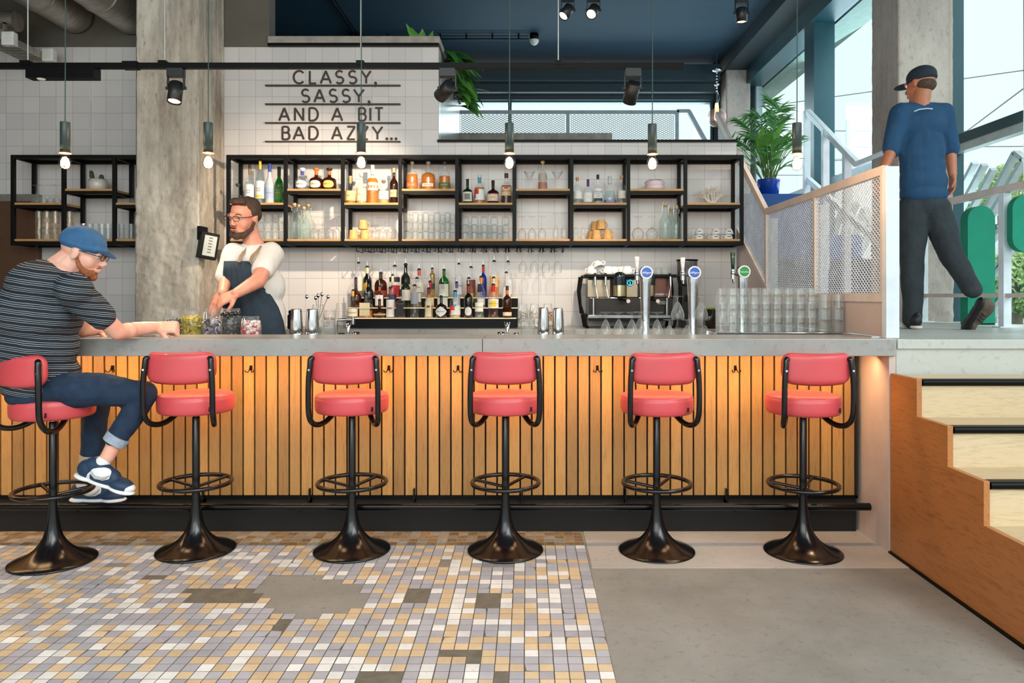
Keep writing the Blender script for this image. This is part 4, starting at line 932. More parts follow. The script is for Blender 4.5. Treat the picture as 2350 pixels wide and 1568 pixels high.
# ================================================================ BOTTLES
gl_clear = glassy('bottle_clear', (254, 255, 255), .985, (236, 240, 242), .02, .7, .1); gl_frost = glassy('bottle_frosted', (222, 228, 232), .35, (226, 230, 236), .3, .4)
gl_green = glassy('bottle_green', (60, 150, 60), .45, (40, 130, 50), .05, .5); gl_dgreen = glassy('bottle_dark_green', (28, 44, 24), .25, (30, 46, 26), .05, .4)
gl_black = M('bottle_black', (14, 14, 16), .12, ns=5, coat=.4); gl_brown = glassy('bottle_brown', (70, 34, 14), .3, (60, 28, 12), .05, .4); gl_blue = glassy('bottle_blue', (30, 60, 170), .4, (20, 50, 160), .05, .5)
gl_gold = glassy('bottle_gold', (210, 180, 110), .5, (190, 160, 90), .1, .5)
def liq(name, c, tr=.45, d=None): return glassy('liquid_'+name, c, tr, d or c, .05, .12)
lAm = liq('amber', (250, 188, 84), .62, (238, 150, 26)); lPale = liq('pale', (238, 214, 150), .6); lRed = liq('red', (200, 26, 26), .4); lClear = glassy('liquid_clear', (240, 246, 246), .95, edge=.3); lDk = liq('dark', (70, 24, 12), .2); lGold = liq('gold', (250, 200, 100), .6, (226, 160, 50)); lPink = liq('pink', (236, 170, 150), .55)
LQ = dict(a=lAm, p=lPale, r=lRed, c=lClear, d=lDk, g=lGold, k=lPink)
GLS = dict(c=gl_clear, f=gl_frost, g=gl_green, G=gl_dgreen, K=gl_black, b=gl_brown, B=gl_blue, y=gl_gold, G2=gG)
PROF = {'std': [(0, 0), (.92, 0), (1, .02), (1, .58), (.96, .63), (.78, .69), (.45, .74), (.32, .78), (.29, .84), (.29, .97), (.33, .98), (.33, 1)],
        'wine': [(0, 0), (.94, 0), (1, .02), (1, .56), (.93, .62), (.65, .69), (.42, .74), (.36, .80), (.34, .97), (.38, .98), (.38, 1)],
        'round': [(0, 0), (.85, 0), (1, .04), (1, .50), (.97, .58), (.85, .66), (.58, .73), (.3, .77), (.27, .82), (.27, 1)],
        'squat': [(0, 0), (.94, 0), (1, .03), (1, .46), (.97, .54), (.84, .60), (.55, .645), (.28, .68), (.25, .74), (.25, 1)],
        'globe': [(0, 0), (.5, 0), (.62, .03), (.92, .13), (1, .24), (.95, .36), (.7, .46), (.35, .52), (.24, .58), (.22, 1)],
        'taper': [(0, 0), (.97, 0), (1, .03), (.95, .25), (.82, .5), (.7, .6), (.45, .68), (.33, .72), (.31, 1)],
        'long': [(0, 0), (.92, 0), (1, .02), (1, .50), (.85, .6), (.55, .68), (.4, .75), (.36, .85), (.34, 1)],
        'cyl': [(0, 0), (.95, 0), (1, .01), (1, .80), (.9, .84), (.45, .87), (.42, 1)],
        'cognac': [(0, 0), (.85, 0), (1, .03), (.98, .36), (.8, .47), (.5, .54), (.32, .6), (.24, .7), (.23, 1)]}
mlab = {}
def labm(c): return M('label_%d_%d_%d' % tuple(c), c, .6, ns=40, var=.05)
mcork = M('cork', (214, 172, 120), .7, ns=60, var=.2); mpour = M('pourer_rubber', (22, 22, 24), .5)
def bottle(px, top, wpx, D, zb, kind, gk, lq, fill, lab, label=None, cap=('cap', (20, 20, 20)), foil=None, text=None, txc=(40, 34, 30), sq=False, pour=False, group=None, extra=None, cat='bottle'):
    x = PX(px, D); h = PZ(top, D)-zb; r = wpx/2*D/F0; seg = 4 if sq else 22
    if pour: hb = h-.012
    capH = .022 if cap[0] != 'knob' else .03
    hb = h-capH if not pour else h
    t = thing('liquor_bottle', lab, cat, (x, D, zb), 0, group)
    pr = PROF[kind]; k = (1.30 if sq else 1.0)
    def shell(q, z0, z1, s_=1.0, topcap=False):
        pts = []
        for a, b in pr:
            pts.append((a*r*s_, b*hb))
        out_ = [(a, max(z0, min(z1, b))) for a, b in pts if z0 <= b <= z1]
        # radius at the cut
        for i in range(len(pts)-1):
            if pts[i][1] < z1 < pts[i+1][1]:
                f = (z1-pts[i][1])/(pts[i+1][1]-pts[i][1]); out_.append((pts[i][0]+f*(pts[i+1][0]-pts[i][0]), z1)); break
        if topcap: out_.append((0, z1))
        m = MB()
        if sq:
            # rounded-square section: superellipse scaling
            V = []; sg2 = 24
            for a, b in out_:
                for j in range(sg2):
                    an = 2*math.pi*j/sg2; c_, s2 = math.cos(an), math.sin(an); q_ = (abs(c_)**4+abs(s2)**4)**.25
                    f2 = 1/q_ if a > .42*r*s_ else 1; V.append((a*f2*c_, a*f2*s2, b))
            Fc = [(i*sg2+j, i*sg2+(j+1) % sg2, (i+1)*sg2+(j+1) % sg2, (i+1)*sg2+j) for i in range(len(out_)-1) for j in range(sg2)]
            m.add(V, Fc, 0, True)
        else: m.lathe(out_, seg=22)
        return m
    shell(pr, 0, hb).build('glass', GLS[gk], t)
    if fill > 0: shell(pr, .004, hb*fill, .93, True).build('liquid', LQ[lq], t)
    if label:
        z0, z1, c, half = label[:4]; m = MB(); n = 10; rr = r*1.012+.0005; V = []
        shape = label[4] if len(label) > 4 else 'r'
        if sq: m.bb(-r*.78, r*.78, -r*1.02-.001, -r*1.015, hb*z0, hb*z1)
        elif shape == 'diamond':
            zc, hz = hb*(z0+z1)/2, hb*(z1-z0)/2
            m.prism([(-r*.95, zc), (0, zc-hz), (r*.95, zc), (0, zc+hz)], 'y', -.0008, 0)
            m2 = MB(); N_ = 12
            for i in range(N_+1):
                u = -1+2*i/N_; e = (1-abs(u)**1.1)*hz; a = u*R(78); V += [(rr*math.sin(a), -rr*math.cos(a), zc-e), (rr*math.sin(a), -rr*math.cos(a), zc+e)]
            m = MB(); m.add(V, [(2*i, 2*i+2, 2*i+3, 2*i+1) for i in range(N_)], 0, True)
        elif shape == 'oval':
            zc, hz = hb*(z0+z1)/2, hb*(z1-z0)/2; N_ = 16
            for i in range(N_+1):
                u = -1+2*i/N_; e = math.sqrt(max(0, 1-abs(u)**2.4))*hz; a = u*R(half); V += [(rr*math.sin(a), -rr*math.cos(a), zc-e), (rr*math.sin(a), -rr*math.cos(a), zc+e)]
            m.add(V, [(2*i, 2*i+2, 2*i+3, 2*i+1) for i in range(N_)], 0, True)
        else:
            for i in range(n+1):
                a = R(-half+2*half*i/n)
                for z in (z0, z1):
                    zz = hb*z; s_ = 1
                    if kind == 'taper': s_ = 1-.22*(zz/hb/.5)**1.3
                    V.append((rr*s_*math.sin(a), -rr*s_*math.cos(a), zz))
            m.add(V, [(2*i, 2*i+2, 2*i+3, 2*i+1) for i in range(n)], 0, True)
        lb = m.build('label', labm(c), t)
        if extra:
            for (e0, e1, u0, u1, ec) in extra:
                m = MB(); V = []
                if sq: m.bb(r*.78*u0, r*.78*u1, -r*1.02-.002, -r*1.02-.001, hb*e0, hb*e1)
                else:
                    for i in range(7):
                        a = R(half*(u0+(u1-u0)*i/6)); V += [((rr+.0006)*math.sin(a), -(rr+.0006)*math.cos(a), hb*e0), ((rr+.0006)*math.sin(a), -(rr+.0006)*math.cos(a), hb*e1)]
                    m.add(V, [(2*i, 2*i+2, 2*i+3, 2*i+1) for i in range(6)], 0, True)
                m.build('label_band', labm(ec), lb)
        if text:
            for ti, tx in enumerate(text if isinstance(text, list) else [text]):
                sz = min(.013, 1.55*r/max(4, len(tx))*1.25); zc = hb*((z0+z1)/2)+(.5*(len(text)-1)-ti)*sz*1.5 if isinstance(text, list) else hb*(z0+z1)/2
                m = text_mb(tx, sz)
                m = wrap(m, rr+.0008) if not sq else m.move((0, -r*1.02-.001, 0))
                m.move((0, 0, zc)); m.build('lettering', labm(txc), lb)
    nr = pr[-1][0]*r
    if foil: MB().lathe([(nr+.0006+ (pr[-3][0]-pr[-1][0])*0, hb*.80), (nr+.001, hb*.82), (nr+.001, hb*.995)], seg=16).build('neck_foil', labm(foil), t)
    if pour:
        m = MB(); m.lathe([(0, hb), (nr*1.25, hb), (nr*1.3, hb+.006), (nr*.8, hb+.010), (nr*.6, hb+.016), (0, hb+.017)], seg=12); m.tube([(0, 0, hb+.014), (0, 0, hb+.03), (-.003, -.002, hb+.058)], [.0042, .0036, .0028], 8, mat=1); m.build('pourer', [mpour, mchr], t)
    elif cap[0] == 'cork': MB().lathe([(0, hb-.01), (nr*.9, hb-.01), (nr*.95, hb), (nr*1.25, hb+.001), (nr*1.25, hb+capH-.002), (nr*1.1, hb+capH), (0, hb+capH)], seg=16).build('cork', labm(cap[1]) if len(cap) > 1 else mcork, t)
    elif cap[0] == 'knob': MB().lathe([(0, hb), (nr, hb), (nr*1.0, hb+.004), (nr*1.7, hb+.010), (nr*1.85, hb+.018), (nr*1.5, hb+.027), (0, hb+.03)], seg=20).build('stopper', labm(cap[1]), t)
    elif cap[0] == 'cap': MB().lathe([(nr*1.06, hb-.018), (nr*1.1, hb-.016), (nr*1.1, hb+capH-.001), (nr, hb+capH), (0, hb+capH)], seg=16).build('cap', labm(cap[1]), t)
    return t
GU = 'liquor bottles on the upper shelf'; Du = 6.48
WH, CRM, BLKc = (236, 234, 230), (228, 214, 180), (18, 18, 18)
bottle(546, 421, 27, Du, zLo, 'globe', 'c', 'c', 0, 'small round crystal decanter in the bay nearest the column', cap=('knob', (60, 60, 60)), group=GU)
bottle(573, 378, 21, Du, zLo, 'round', 'c', 'c', .6, 'clear vodka bottle with white label and dark gold neck', (.12, .52, WH, 80), ('cap', (60, 44, 30)), (150, 110, 60), ['KETEL', 'ONE'], (90, 40, 40), group=GU)
bottle(597, 369, 21, Du, zLo, 'round', 'c', 'c', .6, 'clear vodka bottle with white label and yellow neck', (.12, .52, WH, 80), ('cap', (40, 40, 40)), (236, 200, 50), ['KETEL', 'ONE'], (90, 40, 40), group=GU, pour=True, extra=[(.14, .2, -.6, .6, (238, 200, 70))])
bottle(619, 376, 21, Du, zLo, 'long', 'f', 'c', 0, 'frosted vodka bottle with blue cap and blue landscape print', (.14, .42, (170, 184, 212), 80), ('cap', (50, 74, 150)), (50, 74, 160), 'GREY GOOSE', (50, 70, 140), group=GU)
bottle(640.5, 383, 19, Du, zLo, 'wine', 'g', 'c', 0, 'bright green bottle with dark neck cap', (.12, .5, (60, 120, 40), 80), ('cap', (24, 44, 26)), (24, 50, 28), 'OVAL', (220, 140, 60), group=GU, extra=[(.42, .5, -1, 1, (70, 40, 60))])
DJ = [(694, (220, 222, 220), 'c', 'c', (60, 80, 150), 'clear tequila bottle with white knob stopper and blue neck', (230, 232, 230)), (726, (210, 120, 50), 'b', 'a', (222, 110, 60), 'amber tequila bottle with orange knob stopper', (240, 220, 200)), (756, (60, 34, 20), 'b', 'd', (210, 110, 50), 'dark brown tequila bottle with brown knob stopper', (244, 206, 110))]
for px, kc, gk, lq, fo, lb, lc in DJ: bottle(px, 385, 31, Du, zHi, 'squat', gk, lq, .5, lb, (.10, .48, lc, 52, 'oval'), ('knob', kc), fo, 'DON JULIO', (80, 60, 40), group=GU)
bottle(804, 404, 24, Du, zLo, 'squat', 'c', 'a', .35, 'whisky bottle with cream label at the third bay post', (.12, .5, (236, 200, 140), 85), ('cork', (200, 160, 110)), (200, 160, 110), 'MALT', group=GU)
bottle(829.5, 398, 23, Du, zLo, 'std', 'c', 'p', .5, 'pale whisky bottle with ivory label and white stopper', (.1, .56, (222, 208, 170), 85), ('cork', (226, 220, 200)), None, 'DALWHINNIE', (90, 70, 40), group=GU)
bottle(855, 379, 26, Du, zLo, 'std', 'c', 'a', .7, 'tall amber whiskey bottle with silver and orange label', (.36, .58, (200, 190, 180), 88), ('cap', (205, 196, 190)), (214, 208, 204), 'BULLEIT', (130, 60, 40), group=GU, extra=[(.42, .5, -1, 1, (226, 120, 60))])
bottle(880.5, 413, 23, Du, zLo, 'squat', 'c', 'p', .3, 'short decanter-like whisky bottle with white brush-mark label', (.22, .62, WH, 80), ('knob', (120, 110, 100)), None, 'HIBIKI', (50, 50, 50), group=GU)
bottle(904, 386, 19, Du, zLo, 'std', 'b', 'g', .6, 'dark golden whisky bottle with cream cap beside the fourth bay', (.2, .42, (214, 196, 140), 85), ('cap', (228, 200, 130)), None, 'MALT', group=GU)
bottle(946, 371, 26, Du, zHi, 'round', 'c', 'a', .60, 'bourbon bottle with amber spirit and orange-red label', (.1, .28, (226, 110, 66), 88), ('cork', (120, 106, 90)), None, 'BULLEIT', (240, 210, 180), group=GU)
bottle(983, 371, 33, Du, zHi, 'squat', 'c', 'a', .66, 'broad flask of amber bourbon with a small white label', (.12, .24, (240, 226, 206), 48), ('cork', (150, 136, 120)), None, 'RESERVE', (120, 60, 30), group=GU)
bottle(1020.5, 371, 26, Du, zHi, 'round', 'c', 'a', .53, 'rye bottle with amber spirit and green label', (.1, .28, (90, 118, 66), 88), ('cork', (60, 52, 44)), None, 'BULLEIT', (220, 220, 190), group=GU)
bottle(1073, 411, 24, Du, zLo, 'squat', 'G', 'd', .5, 'olive green rum bottle with white square label', (.1, .52, (214, 216, 206), 60), ('cap', (26, 34, 24)), (30, 40, 28), None, group=GU, extra=[(.18, .44, -.5, .5, (120, 124, 116))])
bottle(1100.5, 402, 23, Du, zLo, 'std', 'c', 'g', .62, 'rum bottle with red and white label and blue neck', (.14, .54, (226, 232, 236), 88), ('cork', (220, 212, 200)), (70, 160, 190), None, group=GU, extra=[(.36, .54, -1, -.05, (206, 60, 50)), (.2, .36, -1, -.5, (206, 60, 50))])
bottle(1131.5, 414, 26, Du, zLo, 'squat', 'b', 'd', .5, 'dark rum bottle with cream label and black neck', (.12, .46, (226, 204, 186), 86), ('cap', (20, 18, 18)), (20, 18, 18), 'RUM', (160, 50, 50), group=GU, extra=[(.42, .46, -1, 1, (200, 70, 70))])
bottle(1162, 398, 25, Du, zLo, 'std', 'c', 'd', .64, 'brown rum bottle with cream label and red round emblem', (.28, .6, (222, 190, 150), 80), ('cap', (90, 60, 44)), None, 'BACARDI', (40, 24, 20), group=GU, extra=[(.52, .59, -.25, .25, (206, 50, 40))])
bottle(1245.5, 369, 21, Du, zHi, 'round', 'c', 'k', .3, 'clear bottle with ornate silver label between the martini glasses', (.3, .66, (176, 168, 158), 70, 'oval'), ('knob', (196, 160, 110)), None, None, group=GU)
bottle(1325, 407, 23, Du, zLo, 'round', 'c', 'c', .5, 'clear gin bottle with plain white label and wooden stopper', (.2, .5, WH, 86), ('cork', (220, 160, 90)), None, None, group=GU)
bottle(1349.5, 412, 21, Du, zLo, 'round', 'c', 'c', .5, 'clear gin bottle with purple neck and antler-like V mark', (.08, .5, (228, 228, 226), 84), ('cap', (76, 60, 120)), (76, 60, 120), 'V', (40, 40, 40), group=GU)
bottle(1372, 401, 23, Du, zLo, 'squat', 'c', 'c', .5, 'angular clear gin bottle with black cap and dry gin lettering', (.14, .56, (226, 228, 226), 60), ('cap', (40, 38, 34)), None, ['LONDON', 'DRY', 'GIN'], (60, 64, 64), group=GU, extra=[(.1, .2, -.9, .9, (60, 60, 60))])
bottle(1399.5, 405, 28, Du, zLo, 'taper', 'c', 'c', .5, 'bell-shaped clear gin bottle with silver cap and violet base', (.03, .14, (110, 90, 160), 88), ('cap', (206, 204, 204)), (208, 206, 206), 'GIN MARE', (230, 230, 240), group=GU)
bottle(1426.5, 403, 22, Du, zLo, 'round', 'c', 'c', .5, 'clear bottle with small cream label and wood stopper by the bay post', (.2, .5, (226, 220, 206), 50), ('cork', (210, 150, 100)), None, None, group=GU)
# stoppered milk bottles
def swing(px, top, wpx, D, lab):
    t = thing('swing_bottle', lab, 'bottle', (PX(px, D), D, zBt), 0, 'stoppered water bottles on the shelf'); h = PZ(top, D)-zBt-.02; r = wpx/2*D/F0
    MB().lathe([(0, 0), (r*.95, 0), (r, .01), (r, h*.50), (r*.9, h*.56), (r*.48, h*.68), (r*.34, h*.78), (r*.32, h), (r*.27, h), (r*.29, h*.78), (r*.82, h*.57), (r*.92, .012), (0, .012)], seg=20).build('glass', gG, t)
    MB().lathe([(0, h-.012), (r*.26, h-.012), (r*.3, h+.018), (0, h+.02)], seg=12).build('cork', mcork, t)
    MB().tube([(r*.4, 0, h-.05), (r*.5, 0, h-.02), (r*.2, 0, h+.022), (-r*.3, 0, h+.03), (-r*.5, 0, h-.02), (-r*.4, 0, h-.05)], .0018, 6).build('wire_clasp', mchr, t)
for a in ((676, 466, 26, 6.43, 'stoppered water bottle with tall cork in the second bay'), (686, 469, 24, 6.57, 'stoppered water bottle half hidden in the second bay'), (698, 474, 24, 6.43, 'shorter water bottle in the middle of the second bay'), (708, 468, 24, 6.57, 'water bottle with wire clasp beside the wine glasses'),
          (1527, 466, 26, 6.45, 'wire-clasp water bottle beside balloon glasses'), (1552, 472, 24, 6.45, 'wire-clasp water bottle at the eighth bay post'), (1540, 476, 24, 6.58, 'wire-clasp water bottle behind two others')): swing(a[0], a[1], a[2]+3, a[3], a[4])
# ---- bottle riser
zf, zm, zk = PZ(730, 6.30), PZ(706.5, 6.42), PZ(683.5, 6.55)
rs = thing('bottle_riser', 'black three-step bottle display on the back counter', 'riser', (PX(800, 6.3), 6.24, 1.07)); wR = PX(1185, 6.3)-PX(800, 6.3)
m = MB(); m.bb(0, wR, 0, .12, 0, zf-1.07-.004); m.bb(-.02, wR+.01, .12, .24, 0, zm-1.07-.004); m.bb(-.0, wR+.01, .24, .38, 0, zk-1.07-.004); m.build('steps', BLK, rs)
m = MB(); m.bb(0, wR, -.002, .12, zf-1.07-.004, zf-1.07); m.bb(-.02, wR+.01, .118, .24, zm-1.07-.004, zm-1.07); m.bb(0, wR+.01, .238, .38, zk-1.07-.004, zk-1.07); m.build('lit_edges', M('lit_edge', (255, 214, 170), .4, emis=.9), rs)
GB, GM, GF = 'bottles on the back step of the riser', 'bottles on the middle step of the riser', 'bottles on the front step of the riser'
for a in ((823, 605, 20, 'std', 'c', 'c', .5, 'clear bottle with green botanical print', (.2, .6, (200, 206, 190), 80), None, None), (843, 614, 20, 'wine', 'K', 'd', 0, 'black liqueur bottle with yellow emblem', (.1, .5, (216, 160, 40), 60, 'oval'), (206, 190, 150), None),
          (874, 628, 28, 'round', 'b', 'r', .6, 'bulbous dark red-brown liqueur bottle', (.1, .3, (120, 50, 30), 70), None, None), (906, 612, 24, 'std', 'c', 'r', .4, 'clear bottle with red spirit and black label', (.5, .66, (36, 34, 50), 80), None, None),
          (931, 608, 21, 'wine', 'K', 'd', 0, 'tall black bottle with silver neck label', (.1, .4, (220, 214, 200), 80), None, None), (962, 620, 22, 'std', 'c', 'c', .4, 'clear vodka bottle with cream label', (.2, .55, (236, 230, 214), 80), (220, 90, 60), 'KETEL 1'),
          (992, 618, 12, 'cyl', 'y', 'g', .8, 'slim golden tube bottle with hanging tag', (.3, .5, (60, 70, 50), 80), None, None), (1019, 621, 24, 'round', 'g', 'c', 0, 'bright green gin bottle with red seal', (.05, .5, (226, 230, 220), 60), (60, 120, 60), None),
          (1053, 607, 18, 'std', 'c', 'c', .5, 'tall clear vodka bottle with blue lettering', (.1, .62, (210, 214, 228), 50), None, 'VODKA'), (1081, 615, 20, 'std', 'c', 'd', .2, 'clear bottle with brown framed label', (.1, .6, (120, 60, 50), 80), None, None),
          (1109, 611, 16, 'std', 'B', 'c', 0, 'slim cobalt blue bottle with red neck', (.1, .2, (30, 50, 120), 80), (190, 50, 40), None), (1134, 601, 22, 'std', 'c', 'a', .5, 'tall clear bottle with orange print', (.3, .6, (236, 190, 120), 60), None, None),
          (1166, 602, 20, 'std', 'c', 'c', .4, 'clear bottle with faint white label at the end of the riser', (.1, .5, (216, 218, 222), 60), None, None)):
    px, top, wpx, kd, gk, lq, fi, lb, la, fo, tx = a; bottle(px, top, wpx, 6.55, zk, kd, gk, lq, fi, lb+', back step', la, foil=fo, text=tx, pour=True, group=GB)
for a in ((817, 640, 25, 'cognac', 'b', 'd', .5, 'amber cognac bottle with purple neck', None, (90, 40, 90), None), (846, 644, 22, 'wine', 'K', 'd', 0, 'dark bottle with a black body', (.1, .3, (30, 28, 30), 80), None, None), (871, 658, 21, 'squat', 'b', 'd', .5, 'dark bottle with torn white label', (.1, .6, (230, 222, 216), 60), (180, 80, 40), None),
          (901, 633, 18, 'std', 'c', 'r', .62, 'bitter bottle with red liqueur and navy label', (.18, .42, (40, 50, 90), 86), (226, 214, 180), 'CAMPARI'), (931, 630, 21, 'wine', 'G', 'd', .5, 'dark green wine-shaped bottle with pale label', (.22, .54, (224, 216, 206), 84), None, None), (957, 640, 22, 'std', 'c', 'c', .4, 'clear bottle with small white label', (.2, .5, WH, 60), None, None),
          (987, 648, 20, 'std', 'c', 'g', .5, 'golden tequila bottle with red neck', (.1, .4, (236, 222, 180), 60), (206, 40, 60), None), (1016, 652, 24, 'round', 'c', 'c', .5, 'round-shouldered clear gin bottle with white label and green line', (.04, .42, (238, 238, 234), 70), (186, 180, 180), None),
          (1048, 650, 18, 'std', 'c', 'c', .5, 'clear bottle with blue print behind the red and white label', (.1, .5, (200, 206, 220), 60), (90, 90, 130), None), (1076, 640, 20, 'std', 'c', 'p', .5, 'clear bottle with yellow and green label', (.2, .5, (226, 204, 80), 80), None, None),
          (1104, 637, 20, 'long', 'c', 'c', .4, 'clear bottle with orange neck band', (.1, .3, (216, 220, 224), 60), (236, 140, 60), None), (1133, 639, 20, 'std', 'c', 'a', .3, 'clear bottle with amber rest and white neck', (.1, .3, (226, 220, 206), 60), (224, 214, 190), None), (1162, 627, 20, 'std', 'c', 'c', .4, 'tall milky clear bottle with round white label', (.2, .6, (230, 230, 228), 80, 'oval'), None, None)):
    px, top, wpx, kd, gk, lq, fi, lb, la, fo, tx = a; bottle(px, top, wpx, 6.42, zm, kd, gk, lq, fi, lb+', middle step', la, foil=fo, text=tx, pour=True, group=GM)
for a in ((810, 668, 25, 'cognac', 'c', 'd', .15, 'cognac bottle with cream label and gold neck', (.06, .34, (232, 224, 200), 70), (206, 160, 80), 'COGNAC', False, None), (840, 677, 30, 'squat', 'c', 'a', .32, 'wide amaretto flask with cream square label', (.1, .66, (222, 206, 168), 50), None, 'DISARONNO', True, None),
          (871, 690, 28, 'globe', 'b', 'd', .3, 'small round raspberry liqueur bottle with gold band', (.16, .26, (206, 180, 110), 85), None, None, False, None), (896, 662, 19, 'std', 'c', 'c', .5, 'slim clear bottle with long white label', (.04, .62, (236, 232, 226), 80), None, 'BITTER', False, [(.3, .36, -.3, .3, (220, 130, 100))]),
          (919, 668, 22, 'squat', 'c', 'd', .25, 'square whiskey bottle with black and white label', (.06, .52, (24, 24, 26), 60), (20, 20, 20), ['OLD', 'No 7'], True, None), (951.5, 657, 19, 'cyl', 'c', 'd', .4, 'cylindrical bottle with silver script over dark spirit', (.44, .78, (160, 164, 176), 60), None, None, False, None),
          (984, 664, 20, 'long', 'c', 'p', .4, 'pale bottle with slim cream label and red wax neck', (.06, .58, (226, 212, 180), 40), (140, 30, 60), None, False, [(.36, .44, -.5, .5, (130, 70, 50))]), (1012.5, 682, 26, 'squat', 'K', 'd', 0, 'black apothecary gin bottle with white diamond label', (.06, .56, (232, 230, 226), 70, 'diamond'), None, "HENDRICK'S", False, None),
          (1044.5, 670, 24, 'std', 'c', 'p', .2, 'rum bottle with half red half white label', (.12, .48, (232, 228, 222), 88), (70, 160, 190), None, False, [(.3, .48, -1, 0, (226, 76, 66)), (.16, .3, -1, -.5, (226, 76, 66)), (.45, .52, -.2, .2, (60, 150, 180))]),
          (1075, 656, 20, 'std', 'K', 'd', 0, 'black rum bottle with white pelican label', (.08, .34, (214, 214, 214), 50, 'oval'), (150, 40, 30), None, False, None), (1100, 656, 22, 'std', 'c', 'c', .26, 'clear rum bottle with cream torn label', (.2, .48, (232, 228, 214), 55), (24, 24, 24), 'PLANTATION', False, None),
          (1132, 655, 24, 'std', 'c', 'd', .3, 'rum bottle with white label and yellow map', (.30, .58, (238, 236, 230), 88), (206, 30, 44), 'MOUNT GAY', False, [(.34, .54, -.35, .4, (240, 196, 60))])):
    px, top, wpx, kd, gk, lq, fi, lb, la, fo, tx, sq, ex = a; bottle(px, top, wpx, 6.30, zf, kd, gk, lq, fi, lb+', front step', la, foil=fo, text=tx, pour=True, group=GF, sq=sq, extra=ex)
bottle(1164, 656, 20, 6.30, zf, 'std', 'b', 'd', .6, 'dark rum bottle with black cap and orange neck, front step', (.08, .2, (226, 206, 180), 88), ('cap', (40, 34, 36)), (226, 110, 40), None, group=GF)
# ================================================================ ON THE WORK COUNTER
ZW = 1.055; DW = 4.56
def jar(px, top, wpx, D, z, lab, fillm, fill, kind, grp, n=40, clasp=False, inner='mix'):
    t = thing('glass_jar', lab, 'jar', (PX(px, D), D, z), 0, grp); h = PZ(top, D)-z; r = wpx/2*D/F0
    MB().lathe([(0, 0), (r*.92, 0), (r, .01), (r, h*.66), (r*.92, h*.76), (r*.76, h*.83), (r*.74, h*.88), (r*.8, h*.9), (r*.8, h*.95), (r*.74, h), (r*.70, h), (r*.72, h*.84), (r*.95, h*.66), (r*.95, .014), (0, .014)], seg=28).build('glass', gC, t)
    m = MB(); q = random.Random(px)
    for i in range(n):
        a = q.uniform(0, 6.28); d = r*.78*q.random()**.35; zz = .02+q.random()*(h*fill-.02); c = (d*math.cos(a), d*math.sin(a), zz)
        rot = Matrix.Rotation(q.uniform(0, 3), 3, 'X') @ Matrix.Rotation(q.uniform(0, 3), 3, 'Z'); mi = q.randrange(len(fillm))
        if kind == 'ball': m.ell(c, r*.24, 10, 7, mat=mi)
        elif kind == 'flake': m.box(c, (r*.62, r*.10, r*.42), rot, mi)
        elif kind == 'cube': m.box(c, (r*.3, r*.26, r*.26), rot, mi)
        else: m.box(c, (r*.85, r*.06, r*.16), rot, mi)
    m.build('contents', fillm, t)
    if clasp: MB().tube([(-r*.5, -r*.9, h*.92), (-r*.55, -r*1.05, h*.7), (-r*.35, -r*1.08, h*.62), (-r*.2, -r*1.05, h*.72), (-r*.3, -r*.95, h*.92)], .0022, 6).build('wire_clasp', mchr, t)
    return t
GJ = 'glass jars of garnish behind the counter'
jar(397, 709, 43, DW, ZW, 'glass jar with dark dried garnish behind the resting fist', [M('dark_bits', (34, 26, 28), .6), M('slate_bits', (50, 62, 76), .6)], .66, 'strip', GJ, 120)
jar(441, 712, 45, DW, ZW, 'glass jar of yellow-green slices', [M('lime_bits', (170, 160, 40), .5), M('yellow_bits', (206, 180, 60), .5)], .78, 'flake', GJ, 130)
jar(489, 709, 44, DW, ZW, 'glass jar of pale grey folded wrappers with wire clasp', [M('wrap_bits', (200, 190, 206), .6), M('wrap_dark', (80, 66, 80), .6)], .7, 'flake', GJ, 60, True)
jar(531, 708, 48, DW-.02, ZW, 'glass jar of black round sweets', [M('black_sweets', (16, 18, 22), .25, coat=.3)], .86, 'ball', GJ, 190)
jar(576, 726, 46, DW-.03, ZW, 'shorter glass jar of red and white sweets', [M('red_sweets', (196, 30, 44), .4), M('white_sweets', (230, 214, 214), .4)], .8, 'cube', GJ, 240, True)
GK = 'kitchen jars on the back counter'
jar(783, 696, 28, 6.3, 1.07, 'tall clear clip jar at the dark end of the riser', [M('clear_bits', (180, 176, 170), .4)], .1, 'cube', GK, 6)
jar(757, 712, 27, 6.2, 1.07, 'low jar with pale crumbs near the steel shakers', [M('crumb', (206, 190, 180), .7)], .6, 'cube', GK, 60)
for i, (px, lab, mm) in enumerate(((1200, 'clip jar of ice-like lumps next to the riser', M('clear_bits', (180, 176, 170))), (1227, 'clip jar of white sugar with copper lid band', M('sugar', (226, 220, 214), .8)), (1257, 'clip jar of brown sugar behind the shakers', M('brown_sugar', (190, 130, 70), .8)))):
    jar(px, 697, 25, 6.35, 1.10, lab+', upper', [mm], .6, 'cube', GK, 50, True); 
    jar(px+1, 730, 27, 6.15, 1.07, lab.replace('clip jar', 'low jar')+', in front', [mm], .3, 'cube', GK, 20)
msteel = M('polished_steel', (205, 205, 205), .12, 1, ns=3, var=.04)
def shaker(px, top, w_, D, lab):
    t = thing('cocktail_shaker', lab, 'shaker', (PX(px, D), D, ZW), 0, 'steel boston shakers'); h = PZ(top, D)-ZW; r = w_/2*D/F0
    MB().lathe([(0, 0), (r*1.1, 0), (r*1.12, .004), (r*1.06, h*.22), (r*1.02, h*.36), (0, h*.36)], seg=32).build('lower_tin', msteel, t)
    MB().lathe([(0, h*.30), (r*1.03, h*.30), (r*1.04, h*.32), (r*.86, h*.93), (r*.84, h*.985), (r*.78, h), (0, h*.98)], seg=32).build('upper_tin', msteel, t)
